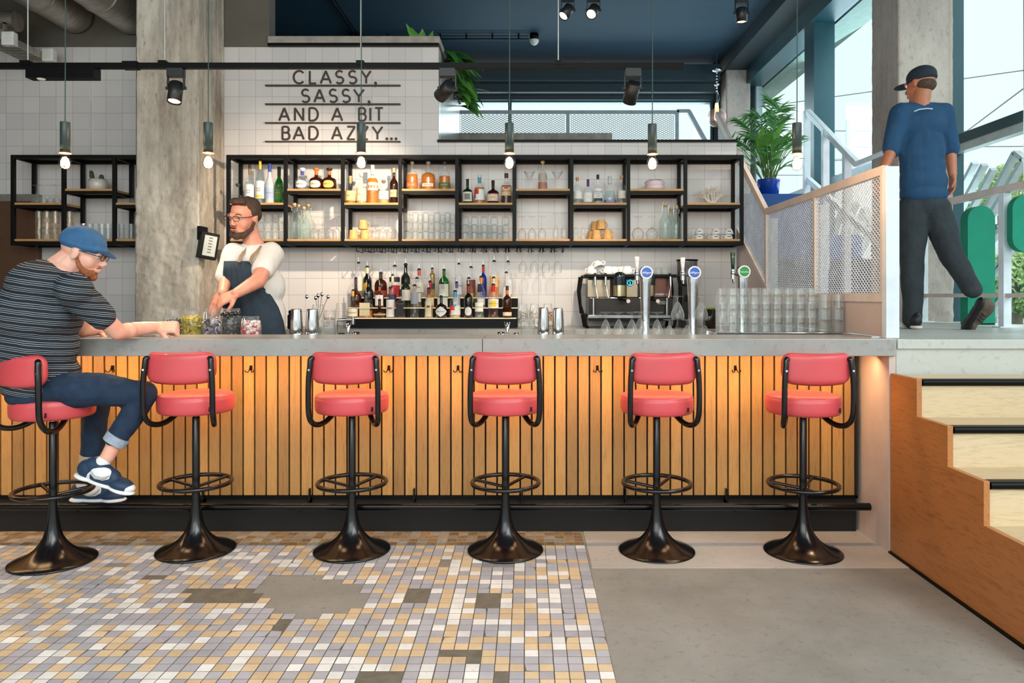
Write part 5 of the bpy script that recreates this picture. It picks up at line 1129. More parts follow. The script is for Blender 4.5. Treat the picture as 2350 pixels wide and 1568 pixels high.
shaker(680, 709, 29, DW, 'steel shaker tin beside the barman\'s apron'); shaker(717, 709, 30, DW, 'steel shaker tin next to the mixing glass'); shaker(1247, 706, 26, DW, 'steel shaker tin behind the cut mixing glass on the riser side'); shaker(1281, 707, 26, DW, 'steel shaker tin nearest the snifter glasses')
pMix = proto('mixing_glass', tumbler(.045, .048, .15, seg=10, inv=False), gT, 'glass')
put(pMix, (PX(754, DW), DW, ZW), 'straight mixing glass with ice beside the shaker tins', 'mixing glasses', sc=(1, 1, .95)); put(pMix, (PX(1211, DW), DW, ZW), 'cut-pattern mixing glass beside the shakers', 'mixing glasses', sc=(.95, .95, .98))
def jig(px, top, D, lab):
    t = thing('jigger', lab, 'jigger', (PX(px, D), D, ZW), 0, 'steel jiggers'); h = PZ(top, D)-ZW
    MB().lathe([(.021, 0), (.006, h*.5), (.020, h), (.017, h), (.004, h*.55), (0, h*.5)], seg=24).build('cone_cups', msteel, t)
jig(799, 739, DW, 'hourglass steel jigger below the riser, near the shaker tins'); jig(1164, 739, DW, 'hourglass steel jigger at the other riser end'); 
pCp = proto('steel_cup', MB().lathe([(0, 0), (.026, 0), (.027, .06), (.025, .06), (.024, .004), (0, .004)], seg=24), msteel, 'cup')
put(pCp, (PX(816, DW), DW, ZW), 'small steel cup right next to a jigger', 'small steel cups', sc=(1, 1, 1.1)); put(pCp, (PX(1150, DW), DW, ZW), 'small steel cup before the riser end', 'small steel cups', sc=(.9, .9, 1.1)); put(pCp, (PX(782, DW), DW, ZW), 'low steel cup beside the mixing glass', 'small steel cups'); put(pCp, (PX(1186, DW), DW, ZW), 'low steel cup next to the cut mixing glass', 'small steel cups', sc=(.8, .8, 1))
tp_ = thing('bar_faucet', 'steel swivel faucet behind the mixing glass', 'faucet', (PX(771, 5.0), 5.0, 1.055)); m = MB(); z = PZ(735, 5.0)-1.055
m.cyl((0, 0, -.1), (0, 0, z+.01), .013); m.cyl((0, 0, z), (.115, 0, z+.004), .0095); m.cyl((.115, 0, z-.03), (.115, 0, z+.02), .012); m.build('spout', mchr, tp_)
sj = thing('spoon_jar', 'open jar full of bar spoons behind the shaker tins', 'jar', (PX(730, 6.2), 6.2, 1.07))
MB().lathe([(0, 0), (.045, 0), (.05, .01), (.05, .17), (.044, .2), (.042, .2), (.047, .17), (.047, .012), (0, .012)], seg=24).build('glass', gC, sj)
m = MB()
for a, b in ((-.09, .26), (.08, .26), (.0, .27), (-.02, .25), (.03, .28)):
    m.tube([(0, 0, .05), (a*.5, .01, .17), (a, 0, b)], .003, 6); m.ell((a*1.05, 0, b+.005), (.014, .006, .018), 10, 8)
m.build('spoons', mchr, sj)
bl_ = thing('blender_base', 'small dark appliance peeking out behind the shaker tin', 'appliance', (PX(672, 6.1), 6.1, 1.07))
MB().bb(-.035, .04, -.04, .04, 0, .12).bb(-.03, .02, -.03, .03, .12, .155).build('housing', BLK, bl_, bevel=.01)
# ---- snifters and low tumblers
rowof(proto('low_tumbler', tumbler(.036, .040, .085, seg=12), gT, 'glass'), [1331, 1357], DW, ZW, 'short upturned tumbler beside the snifters', 'short tumblers')
snm = stem(snif_b, .13, .05, .037)
pSn = proto('snifter_glass', snm, gT, 'glass'); pSo = proto('snifter_glass', snm, gT, 'glass', [('orange_mark', wrap(MB().prism([(.022*math.cos(a), .012+.013*math.sin(a)) for a in [i*.3927 for i in range(16)]], 'y', -.002, 0), .041).mesh('orange_mark', M('orange_mark', (226, 84, 44), .5)))])
for i, px in enumerate((1390, 1420, 1450, 1479, 1508)): put(pSo if i < 3 else pSn, (PX(px, DW), DW, ZW+.01), 'upturned snifter in the front row'+(' with orange print' if i < 3 else ' without print')+', '+ORD[i]+' from the short tumblers', 'upturned snifters on the work counter')
put(pSn, (PX(1468, 4.7), 4.7, ZW+.01), 'upturned snifter half hidden in the row behind', 'upturned snifters on the work counter')
for i, px in enumerate((1536, 1577, 1617)): put(pSn, (PX(px, DW), DW, ZW), 'upturned snifter supporting others by the beer tower, '+ORD[i]+' of three', 'stacked snifters', sc=(1, 1, .8))
for i, (px) in enumerate((1555, 1609)): put(pSn, (PX(px, DW), DW, ZW+.1445), 'upturned snifter on top of the stacked ones, '+('before the middle beer tower' if i == 0 else 'beside the beer glass stack'), 'stacked snifters', sc=(1, 1, .8))
# ---- beer glasses with logo
mlg = M('logo_green', (20, 74, 52), .5); mrd = M('logo_red', (200, 30, 40), .5)
def beerg(r0, r1, h, zl, s_):
    lg = MB(); lg.bb(-.016*s_, .016*s_, -.0008, 0, zl, zl+.0014); lg.bb(-.016*s_, .016*s_, -.0008, 0, zl+.0078, zl+.0092); lg.bb(-.017*s_, -.016*s_, -.0008, 0, zl, zl+.0092); lg.bb(.016*s_, .017*s_, -.0008, 0, zl, zl+.0092)
    tx = text_mb('Heineken', .0042*s_); tx.move((0, -.0003, zl+.0046)); lg.v, f = lg.v, lg.f; o = len(lg.v); lg.v += tx.v; lg.f += [tuple(i+o for i in q) for q in tx.f]; lg.m += [0]*len(tx.f); lg.s += [False]*len(tx.f)
    q = MB(); q.cyl((0, -.0012, zl-.008), (0, 0, zl-.008), .0026, seg=8)
    rr = (r0+r1)/2+.001
    return proto('beer_glass', tumbler(r0, r1, h, .0025, 16), gT, 'glass', [('logo', wrap(lg, rr).mesh('logo', mlg)), ('red_star', wrap(q, rr).mesh('red_star', mrd))])
pBe = beerg(.027, .034, .098, .045, 1); pBt = beerg(.032, .037, .155, .06, 1.2)
tray_ = MB(); tray_.bb(PX(1640, 4.46), PX(1940, 4.46), 4.41, 4.66, 1.056, 1.126); tag(tray_.build('glass_tray', msteel, bevel=.004), 'low steel tray box carrying the stacked beer glasses', 'tray')
cols = (1655, 1678, 1702, 1728, 1754, 1780, 1807, 1833, 1859)
for rw, (D, dx) in enumerate(((4.46, 0), (4.56, 7))):
    for l in range(3):
        for i, px in enumerate(cols[rw:]): put(pBe, (PX(px+dx, D), D, 1.1275+l*.0835), 'upturned branded beer glass, %s layer, %s row, %s from the beer tower' % (('bottom', 'middle', 'top')[l], ('front', 'back')[rw], ORD[i]), 'stacked small beer glasses', rp.uniform(-.2, .2))
for i, (px, D) in enumerate(((1892, 4.46), (1922, 4.46), (1886, 4.57))):
    for l in range(2): put(pBt, (PX(px, D), D, 1.1275+l*.076), 'taller upturned beer glass, %s, %s' % (('lower', 'nested on top')[l], ('beside the small stack', 'at the end next to the pink panel', 'in the row behind')[i]), 'tall beer glasses')
# ---- beer towers
def tower(px, D, lab, badge, txt, hc, hpx, bx=1.0, ym=626, ht=590):
    zb = PZ(ym, D); t = thing('beer_tower', lab, 'beer tap', (PX(px, D), D, 1.055), 0, 'chrome beer towers'); H = zb-1.055
    MB().lathe([(0, 0), (.032, 0), (.031, .02), (.027, .03), (.029, H*.4), (.036, H*.82), (.043, H*.96), (.043, H), (.038, H+.025), (.022, H+.038), (0, H+.042)], seg=32).build('column', mchr, t)
    q = MB(); q.cyl((0, -.055, H), (0, -.03, H), .041, seg=32); bd = q.build('badge', M('badge_white', (232, 234, 236), .3), t)
    MB().cyl((0, -.057, H), (0, -.05, H), .033, seg=32).build('badge_face', M('badge_'+badge[0], badge[1], .3), bd)
    text_mb(txt, .0135).move((0, -.0585, H-.002)).build('lettering', M('badge_white', (232, 234, 236)), bd)
    m = MB(); x = PX(hpx, D)-PX(px, D); m.cyl((x, -.05, H-.01), (-.02*(1 if x < 0 else -1), -.01, H-.02), .011, seg=12); m.cyl((x, -.05, H-.05), (x, -.05, H+.015), .013, seg=14); m.cyl((x, -.055, H-.05), (x, -.065, H-.075), .007, seg=10); m.ell((x, -.05, H-.01), .017, 12, 8)
    m.build('tap', mchr, t)
    z1 = PZ(ht, D)-1.055; hd = MB().lathe([(0, H+.01), (.010, H+.012), (.0125, H+.05), (.0165, z1-.004), (.015, z1), (0, z1)], c=(x, -.05, 0), seg=20).build('handle', hc, t)
    text_mb(txt, .005).move((x, -.068, z1-.03)).build('lettering', mrd if hc is mpor else mpor, hd)
tower(1481, 4.85, 'chrome beer tower with blue round badge before the coffee machine', ('blue', (40, 84, 176)), 'Affligem', mpor, 1459)
tower(1590, 4.85, 'chrome beer tower with blue round badge by the coffee grinder', ('blue', (40, 84, 176)), 'Affligem', mpor, 1563, ht=592)
tower(1703, 5.0, 'chrome beer tower with green round badge and dark green handle', ('green', (40, 140, 70)), 'Heineken', M('handle_green', (20, 56, 40), .3), 1677, ym=624, ht=581)
# ---- espresso machine
DE = 6.22; ex_ = thing('espresso_machine', 'black two-group espresso machine with cups on top', 'coffee machine', (PX(1440, DE), DE, 1.07)); e = lambda px: PX(px, DE)-PX(1440, DE); ez = lambda py: PZ(py, DE)-1.07
mdk = M('machine_dark', (44, 38, 36), .3, .6); mbr = M('machine_bronze', (150, 132, 112), .25, .85, var=.1)
m = MB(); m.bb(e(1352), e(1545), .02, .36, ez(737), ez(683)); m.bb(e(1352), e(1545), .08, .36, ez(683), ez(636)); m.build('body', mdk, ex_, bevel=.006)
MB().bb(e(1340), e(1552), -.03, .38, ez(637), ez(630)).build('cup_tray', BLK, ex_, bevel=.004)
MB().bb(e(1350), e(1402), .06, .078, ez(682), ez(642)).bb(e(1440), e(1466), .06, .078, ez(682), ez(642)).build('front_plate', mbr, ex_, bevel=.002)
MB().bb(e(1504), e(1545), .06, .078, ez(682), ez(637)).build('side_plate', M('machine_copper', (96, 62, 52), .3, .7), ex_)
MB().bb(e(1348), e(1536), -.05, .35, ez(730), ez(723)).build('drip_tray', msteel, ex_, bevel=.002)
for s_, px in ((-1, 1340), (1, 1552)):
    f = MB(); k = s_
    f.tube([(e(px-k*-4), 0, ez(634)), (e(px+k*10), 0, ez(668)), (e(px+k*8), 0, ez(700)), (e(px+k*1), 0, ez(722))], .011, 8); f.tube([(e(px-k*-4), .3, ez(634)), (e(px+k*8), .3, ez(668)), (e(px+k*1), .3, ez(722))], .011, 8)
    f.cyl((e(px-6), 0, ez(722)), (e(px+8), 0, ez(722)), .010); f.tube([(e(px+k*-2), 0, ez(724)), (e(px-k*4), -.01, ez(745)), (e(px-k*8), 0, 0)], .014, 8); f.tube([(e(px+k*-2), .3, ez(724)), (e(px-k*8), .3, 0)], .014, 8); f.build('side_frame', BLK, ex_)
    MB().cyl((e(px-k*22), -.01, ez(724)), (e(px-k*22), -.01, ez(684)), .013, seg=14).build('leg_post', msteel, ex_)
for px in (1422, 1488):
    g = MB(); g.cyl((e(px), -.0, ez(655)), (e(px), -.0, ez(636)), .056, .060, seg=28); g.ell((e(px), 0, ez(636)), (.060, .055, .045), 24, 14); gh = g.build('group_cap', M('group_black', (16, 24, 30), .12, coat=.5), ex_)
    MB().cyl((e(px), -.002, ez(680)), (e(px), -.002, ez(650)), .054, seg=28).build('group_cylinder', M('group_brass', (190, 176, 140), .14, .9), gh)
    p = MB(); p.cyl((e(px), -.0, ez(684)), (e(px), -.0, ez(679)), .045, seg=24); p.tube([(e(px), -.03, ez(685)), (e(px)+.03, -.10, ez(688)), (e(px)+.05, -.16, ez(691))], .012, 10); p.build('portafilter', BLK, gh)
    MB().cyl((e(px)+.05, -.165, ez(691)), (e(px)+.05, -.17, ez(691)), .016, seg=20).build('handle_disc', M('disc_grey', (190, 186, 184), .4), gh)
    MB().bb(e(px)-.075, e(px)-.02, .0, .01, ez(684.5), ez(683)).bb(e(px)+.0, e(px)+.03, .0, .01, ez(684.5), ez(683)).build('work_light', M('work_led', (255, 236, 226), .5, emis=3), gh)
dl = MB().cyl((e(1448), .05, ez(649)), (e(1448), .058, ez(649)), .030, seg=28).build('dial', BLK, ex_)
m = MB(); m.tube([(e(1448)+.023*math.cos(a*.3142), .047, ez(649)+.023*math.sin(a*.3142)) for a in range(20)], .003, 6, closed=True); m.bb(e(1448)-.0025, e(1448)+.0025, .045, .05, ez(649)-.012, ez(649)+.012); m.bb(e(1448)-.007, e(1448)+.007, .045, .05, ez(649)-.014, ez(649)-.010); m.bb(e(1448)-.007, e(1448)+.0, .045, .05, ez(649)+.008, ez(649)+.012); m.build('dial_glow', M('cyan_glow', (70, 190, 220), .5, emis=1.6), dl)
for px, k in ((1365, 1), (1389, 1), (1537, -1)):
    m = MB(); m.ell((e(px), -.01, ez(633)), (.02, .02, .024), 12, 8); m.cyl((e(px), -.02, ez(636)), (e(px), -.035, ez(655)), .013, .010, seg=12); m.tube([(e(px), -.035, ez(655)), (e(px)+k*.01, -.05, ez(668)), (e(px)+k*.02, -.055, ez(684))], .006, 8); m.build('steam_wand', mchr, ex_)
text_mb('SANREMO', .018).move((e(1519), .058, ez(676))).build('lettering', mchr, ex_)
m = MB(); m.bb(e(1509), e(1527), .0, .018, ez(699), ez(691)); m.build('rating_plate', M('plate_grey', (90, 92, 92), .4), ex_)
# cups heaped on the machine
big = MB().lathe([(0, .07), (.028, .07), (.032, .064), (.045, .03), (.05, 0), (.047, 0), (.042, .03), (.028, .06), (0, .06)], seg=24); ztp = 1.07+ez(630)
pBg = proto('cappuccino_cup', big, mpor, 'cup', [('handle', MB().tube([(-.038, 0, .05), (-.062, 0, .046), (-.066, 0, .028), (-.05, 0, .014)], .005, 8).mesh('handle', mpor))])
for i, (px, y, z, r_, lab) in enumerate(((1359, .05, 0, .5, 'lower cup at the end away from the taps'), (1374, .12, 0, 2.2, 'lower cup, second in the heap'), (1364, .10, .045, 1.1, 'cup lying on two others, tallest of the heap'), (1376, .03, .05, 2.9, 'tilted cup with logo on the heap'), (1397, .06, 0, .3, 'single cup standing over the steam wand'), (1413, .1, 0, 3.4, 'cup with handle outward behind the group cap'), (1430, .1, 0, .9, 'cup beside the white tap handle'), (1441, .04, .0, 2.8, 'small cup nearest the first beer tower'))):
    o = put(pBg, (PX(px, DE), DE+y, ztp+z), 'white cup on the coffee machine: '+lab, 'white cups heaped on the coffee machine', r_)
    if z: o.rotation_euler = (.5, .45, r_)
pBn = proto('glass_cup', MB().lathe([(0, .06), (.03, .06), (.042, 0), (.039, 0), (.027, .055), (0, .055)], seg=18), gT, 'glass')
for i, px in enumerate((1500, 1513, 1527)): put(pBn, (PX(px, DE), DE+.05, ztp), 'upturned glass cup on the coffee machine between the blue-badged towers, '+ORD[i], 'glass cups on the coffee machine')
gr = thing('coffee_grinder', 'coffee grinder with bean hopper behind the middle beer tower', 'grinder', (PX(1577, 6.4), 6.4, 1.07)); gz = lambda py: PZ(py, 6.4)-1.07
MB().lathe([(0, gz(596)), (.09, gz(596)), (.095, gz(599)), (.04, gz(600)), (0, gz(600))], seg=28).build('hopper_lid', BLK, gr)
MB().lathe([(.086, gz(600)), (.084, gz(640)), (.05, gz(655)), (.048, gz(655)), (.082, gz(640)), (.084, gz(600))], seg=28).build('hopper', glassy('smoke_plastic', (150, 150, 150), .7), gr)
MB().lathe([(0, gz(612)), (.04, gz(611)), (.079, gz(622)), (.077, gz(642)), (.045, gz(654)), (0, gz(654))], seg=24).build('beans', M('beans', (44, 30, 24), .5, ns=90, var=.6, bump=.8), gr)
MB().bb(-.06, .06, -.06, .1, 0, gz(655)).bb(-.03, .03, -.14, -.05, gz(690), gz(675)).build('body', mdk, gr, bevel=.01)
MB().ell((.045, -.075, gz(683)), (.01, .004, .01)).build('blue_light', M('blue_led', (40, 80, 255), .5, emis=4), gr)
cn = thing('canister', 'dark canister with green lid behind the snifters', 'jar', (PX(1628, 6.2), 6.2, 1.07)); MB().lathe([(0, 0), (.05, 0), (.05, PZ(710, 6.2)-1.07), (0, PZ(710, 6.2)-1.07)], seg=24).build('body', glassy('dark_jar', (60, 50, 46), .3, (50, 40, 36)), cn)
MB().lathe([(0, PZ(710, 6.2)-1.07), (.047, PZ(710, 6.2)-1.07), (.045, PZ(706, 6.2)-1.07), (0, PZ(706, 6.2)-1.07)], seg=24).build('lid', M('lid_green', (120, 160, 50), .5), cn)
# bowl by the seated man
bo = thing('white_bowl', 'white bowl-shaped cup on the counter behind his forearm', 'bowl', (PX(337, 4.12), 4.12, 1.12)); 
MB().lathe([(0, 0), (.04, 0), (.044, .006), (.066, .04), (.078, .078), (.075, .078), (.063, .042), (.04, .01), (0, .01)], seg=36).build('bowl', mpor, bo)
MB().tube([(.06, -.045, .066), (.075, -.06, .062), (.078, -.062, .045), (.06, -.045, .035)], .004, 8).build('handle', mpor, bo)
# slip of metal at the panel foot
MB().bb(1.84, 1.905, 3.96, 3.97, 1.12, 1.128).build('metal_clip', mchr)
tag(bpy.data.objects['metal_clip'], 'tiny steel bracket at the foot of the white end post', 'bracket')
# ================================================================ PEOPLE
DG_ = bpy.context.evaluated_depsgraph_get
def melt(name, mb, mat, parent, vox=.006, smooth=6, sub=0, decim=None, dis=None):
    """join overlapping volumes into one continuous smooth skin"""
    me = mb.mesh(name, mat); o = bpy.data.objects.new(name, me); COL.objects.link(o)
    r = o.modifiers.new('r', 'REMESH'); r.mode = 'VOXEL'; r.voxel_size = vox; r.use_smooth_shade = True
    s = o.modifiers.new('s', 'SMOOTH'); s.iterations = smooth; s.factor = .5
    bpy.context.view_layer.update()
    m2 = bpy.data.meshes.new_from_object(o.evaluated_get(DG_())); m2.name = name
    bpy.data.objects.remove(o); bpy.data.meshes.remove(me)
    m2.materials.clear(); m2.materials.append(mat)
    m2.polygons.foreach_set('use_smooth', [True]*len(m2.polygons))
    if dis:
        for v in m2.vertices:
            v.co += v.normal*dis(v.co)
    k = bpy.data.objects.new(name, m2); COL.objects.link(k); k.parent = parent; return k
def limb(m, pts, rs, seg=16):
    for i in range(len(pts)-1): m.cap(pts[i], rs[i], pts[i+1], rs[i+1], seg)
def basis(f, u):
    f = Vector(f).normalized(); s = f.cross(Vector(u)).normalized(); u = s.cross(f); return Matrix((s, f, u)).transposed()
def headshape(m, c, B, k=1.0):
    """skull, jaw, nose, ears into m; B columns = right side, forward, up"""
    P_ = lambda x, y, z: Vector(c)+B @ Vector((x*k, y*k, z*k))
    E = lambda x, y, z, r, rot=None: m.ell(P_(x, y, z), tuple(v*k for v in r), 20, 14, B if rot is None else B @ rot)
    E(0, -.012, .035, (.074, .094, .086)); E(0, .018, -.012, (.062, .074, .085)); E(0, .040, -.066, (.046, .048, .042)); E(0, .074, -.092, (.022, .02, .018))
    E(0, .084, .028, (.05, .02, .018)); E(.029, .048, -.022, (.031, .031, .040)); E(-.029, .048, -.022, (.031, .031, .040))
    m.cap(P_(0, .090, .018), .008*k, P_(0, .108, -.020), .011*k, 12); E(.011, .102, -.026, (.009, .011, .008)); E(-.011, .102, -.026, (.009, .011, .008))
    E(0, .093, -.05, (.022, .010, .006)); E(0, .091, -.061, (.019, .011, .007))
    for s_ in (-1, 1):
        E(s_*.076, -.008, -.002, (.009, .018, .031), Matrix.Rotation(R(-12*1), 3, 'X')); E(s_*.078, -.012, .012, (.009, .015, .014))
    return P_
def eyes(t, P_, B, k=1):
    w_ = M('eye_white', (232, 228, 222), .2); d_ = M('eye_dark', (40, 40, 44), .15)
    for s_ in (-1, 1):
        m = MB(); m.ell(P_(s_*.031, .077, .014), tuple(v*k for v in (.0125, .0125, .0115)), 14, 10, B); e = m.build('eye', w_, t)
        m = MB(); m.ell(P_(s_*.031, .087, .014), tuple(v*k for v in (.0055, .0035, .0055)), 12, 8, B); m.build('iris', d_, e)
def hand(m, wrist, d, n, k=1.0, curl=(.25, .45, .45), side=1, spread=.06, thumb=.7, fist=False):
    """palm + five separate fingers. d: direction of the fingers, n: back-of-hand normal, side=+1: thumb on d x n side"""
    wrist = Vector(wrist); d = Vector(d).normalized(); s = d.cross(Vector(n)).normalized(); n = s.cross(d).normalized()
    for o in (-.027, -.009, .010, .027): m.cap(wrist+s*o*.75*k+d*.008, .0155*k, wrist+d*.078*k+s*o*k, .0122*k, 12)
    for i, (o, L) in enumerate(((.031, .070), (.011, .079), (-.010, .074), (-.030, .060))):
        o *= side; p = wrist+d*.084*k+s*o*k; a = 0; dd = d+s*o*spread*12; dd.normalize(); r = .0092*k
        for q, fr in enumerate((.45, .32, .25)):
            a += curl[q]*(1+.06*i); e = (dd*math.cos(a)-n*math.sin(a)); p2 = p+e*L*fr*k; m.cap(p, r, p2, r*.92, 10); p = p2; r *= .92
    p = wrist+d*.022*k+s*side*.024*k-n*.006*k; e = (d*.62+s*side*.75-n*.25).normalized(); p1 = p+e*.040*k; m.cap(p, .0145*k, p1, .0115*k, 12)
    e2 = (d*(.9)+s*side*(.25)-n*thumb*.6).normalized(); p2 = p1+e2*.030*k; m.cap(p1, .0112*k, p2, .0098*k, 10); m.cap(p2, .0098*k, p2+(e2-n*.2).normalized()*.022*k, .0085*k, 10)
def skinmat(name, c):
    if name in MATS: return MATS[name]
    m, nt, b = nodes(name); t = tex(nt, 14, 4); c = lin(c)
    nt.links.new(mix(nt, c, (min(1, c[0]*1.05), c[1]*.78, c[2]*.74), ramp(nt, t.outputs[0], .4, .75)), b.inputs['Base Color'])
    b.inputs['Roughness'].default_value = .48; b.inputs['Subsurface Weight'].default_value = .12; b.inputs['Subsurface Radius'].default_value = (.02, .008, .005); b.inputs['Subsurface Scale'].default_value = .6
    MATS[name] = m; return m
def folds(fr, amp): return lambda co: amp*noise.fractal(Vector((co.x*fr, co.y*fr, co.z*fr*.6)), 1, 2, 3)
def stripes(name, base, line, per, wd, tilt):
    m, nt, b = nodes(name); c = N(nt, 'TexCoord'); s_ = N(nt, 'SeparateXYZ'); nt.links.new(c.outputs['Object'], s_.inputs[0])
    a = N(nt, 'Math', operation='MULTIPLY_ADD'); nt.links.new(s_.outputs['X'], a.inputs[0]); a.inputs[1].default_value = tilt; nt.links.new(s_.outputs['Z'], a.inputs[2])
    t = tex(nt, 5, 2); a2 = N(nt, 'Math', operation='MULTIPLY_ADD'); nt.links.new(t.outputs[0], a2.inputs[0]); a2.inputs[1].default_value = .018; nt.links.new(a.outputs[0], a2.inputs[2])
    def line_mask(per_, wd_):
        d = N(nt, 'Math', operation='DIVIDE'); nt.links.new(a2.outputs[0], d.inputs[0]); d.inputs[1].default_value = per_
        f = N(nt, 'Math', operation='FRACT'); nt.links.new(d.outputs[0], f.inputs[0]); l = N(nt, 'Math', operation='LESS_THAN'); nt.links.new(f.outputs[0], l.inputs[0]); l.inputs[1].default_value = wd_; return l.outputs[0]
    l1 = line_mask(per, wd); l2 = line_mask(per*4, .75); q = N(nt, 'Math', operation='MULTIPLY'); nt.links.new(l1, q.inputs[0]); nt.links.new(l2, q.inputs[1])
    nt.links.new(mix(nt, lin(base), lin(line), q.outputs[0]), b.inputs['Base Color']); b.inputs['Roughness'].default_value = .85; MATS[name] = m; return m
sk1 = skinmat('skin_pale', (226, 176, 156)); sk2 = skinmat('skin_ruddy', (218, 156, 134)); sk3 = skinmat('skin_tan', (176, 116, 86))
mdenim = M('denim', (18, 40, 64), .85, ns=22, var=.35, bump=.2); mcuff = M('denim_cuff', (150, 160, 176), .9, ns=60, var=.2)
mnavys = M('shoe_navy', (22, 50, 78), .6); mwh = M('shoe_white', (226, 228, 232), .5, ns=9, var=.04); mgry = M('shoe_grey', (176, 174, 168), .6)
def shoe(t, heel, toe, up, mats, L=.30, mark='swoosh', side=-1):
    """trainer: heel and toe points on the sole line"""
    heel, toe = Vector(heel), Vector(toe); B = basis(toe-heel, up); P_ = lambda x, y, z: heel+B @ Vector((x, y*L, z)); body, sole, acc, swo = mats
    m = MB()
    m.ell(P_(0, .16, .05), (.038, .055, .05), 16, 10, B); m.ell(P_(0, .45, .042), (.040, .10, .045), 16, 10, B); m.ell(P_(0, .78, .03), (.047, .065, .034), 16, 10, B); m.ell(P_(0, .25, .075), (.036, .055, .045), 16, 10, B); m.cap(P_(0, .3, .085), .034, P_(0, .62, .055), .034)
    sh = melt('shoe', m, body, t, .005, 5)
    m = MB()
    m.ell(P_(0, .14, .006), (.041, .055, .016), 16, 8, B); m.cap(P_(0, .2, .006), .016, P_(0, .8, .004), .016); m.ell(P_(0, .45, .006), (.040, .12, .015), 16, 8, B); m.ell(P_(0, .80, .006), (.05, .072, .016), 16, 8, B)
    melt('sole', m, sole, sh, .005, 3)
    for sd in (-1, 1):
        if mark == 'swoosh':
            m = MB(); m.ell(P_(sd*.011, .44, .056), (.034, .070, .042), 16, 12, B); melt('side_panel', m, sole, sh, .005, 2)
            m = MB(); q = [(.30, .066), (.34, .050), (.41, .042), (.50, .046), (.57, .058), (.62, .074)]; m.tube([P_(sd*(.052-.03*abs(a-.45)-max(0, b-.056)*.25), a, b) for a, b in q], [.001, .004, .007, .007, .005, .0015], 8); m.build('side_mark', swo, sh)
        else:
            for k_ in range(3): m = MB(); m.tube([P_(sd*.043, .28+.09*k_, .018), P_(sd*.041, .36+.09*k_, .045), P_(sd*.030, .42+.09*k_, .075)], .0048, 6); m.build('side_mark', swo, sh)
    m = MB(); m.ell(P_(0, .86, .028), (.038, .05, .024), 14, 10, B); melt('toe_cap', m, acc, sh, .005, 2)
    m = MB()
    for i in range(5): m.tube([P_(-.026, .38+i*.07, .095-i*.008), P_(0, .40+i*.07, .106-i*.009), P_(.026, .38+i*.07, .095-i*.008)], .003, 6)
    m.build('laces', M('lace_black', (16, 18, 22), .8), sh); return sh
# ---------------------------------------------------------------- seated man in the blue cap
def V3(px, py, D): return W(px, py, D)
sm = thing('person', 'man in blue cap and striped t-shirt sitting on the first stool, arms on the counter', 'person', (0, 0, 0))
hip = V3(98, 893, 3.72); chest = V3(96, 730, 3.70); nb = V3(140, 628, 3.66); hc = V3(190, 583, 3.70)
Bh = basis((1, .22, -.33), (.25, 0, 1)); shN, shF = V3(170, 665, 3.55), V3(165, 655, 3.88)
elN, wrN = V3(270, 762, 3.74), V3(360, 752, 4.0); elF, wrF = V3(190, 757, 4.02), V3(228, 758, 4.10)
knN, anN = V3(331, 905, 3.79), V3(246, 1050, 3.71); knF, anF = V3(222, 925, 3.98), V3(203, 1075, 4.02)
m = MB(); PH = headshape(m, hc, Bh, 1.02)
m.cap(nb+Vector((-.02, 0, -.02)), .068, PH(0, -.03, -.04), .060); m.cap(PH(0, -.05, -.03), .05, nb+Vector((-.04, 0, 0)), .07)
limb(m, [nb, chest, hip], [.07, .10, .10]); limb(m, [shN, elN, wrN], [.052, .042, .028]); limb(m, [shF, elF, wrF], [.050, .040, .027]); m.ell(elN+(wrN-elN)*.25, (.05, .04, .043), 14, 10, basis(wrN-elN, (0, 0, 1)))
hand(m, wrN, (1, .2, .02), (-.1, -.75, .8), 1.12, (1.25, 1.4, .9), side=1, thumb=1.0); hand(m, wrF, (1, .1, -.12), (-.1, -.2, 1), 1.0, (.4, .5, .4), side=1)
limb(m, [hip, knN, V3(294, 965, 3.76), anN], [.07, .045, .042, .034]); limb(m, [hip, knF, anF], [.07, .045, .034])
m.cap(anN, .034, anN+Vector((-.04, 0, -.05)), .03); m.cap(anF, .034, anF+Vector((.0, 0, -.06)), .03)
melt('body', m, sk1, sm, .005, 2)
eyes(sm, PH, Bh, 1.02)
m = MB(); E = lambda x, y, z, r: m.ell(PH(x, y, z), r, 18, 12, Bh)
E(0, .043, -.072, (.048, .049, .040)); E(0, .075, -.094, (.025, .022, .022)); E(0, .090, -.046, (.025, .010, .006))
for s_ in (-1, 1): m.cap(PH(s_*.068, -.002, -.012), .008, PH(s_*.060, .022, -.055), .012, 10); m.cap(PH(s_*.060, .022, -.055), .012, PH(s_*.035, .06, -.085), .018, 10)
melt('beard', m, M('beard_ginger', (150, 88, 56), .9, ns=80, var=.4, bump=.6), sm, .005, 2)
m = MB(); m.ell(PH(0, -.02, .0), (.079, .09, .06), 20, 12, Bh); melt('hair', m, M('hair_shaved', (168, 128, 110), .8), sm, .005, 2) if False else None
mcap = M('cap_blue', (50, 94, 136), .85, ns=30, var=.15, bump=.15)
m = MB(); m.ell(PH(0, -.014, .058), (.086, .108, .078), 28, 16, Bh); m.ell(PH(0, -.014, .04), (.087, .11, .03), 28, 10, Bh); m.ell(PH(0, .04, .042), (.074, .068, .028), 22, 10, Bh); cp1 = melt('cap', m, mcap, sm, .006, 3)
m = MB(); m.ell(PH(0, .088, .036), (.064, .062, .008), 22, 8, Bh @ Matrix.Rotation(R(-12), 3, 'X')); m.build('cap_brim', M('cap_brim', (30, 70, 110), .85), cp1)
m = MB(); 
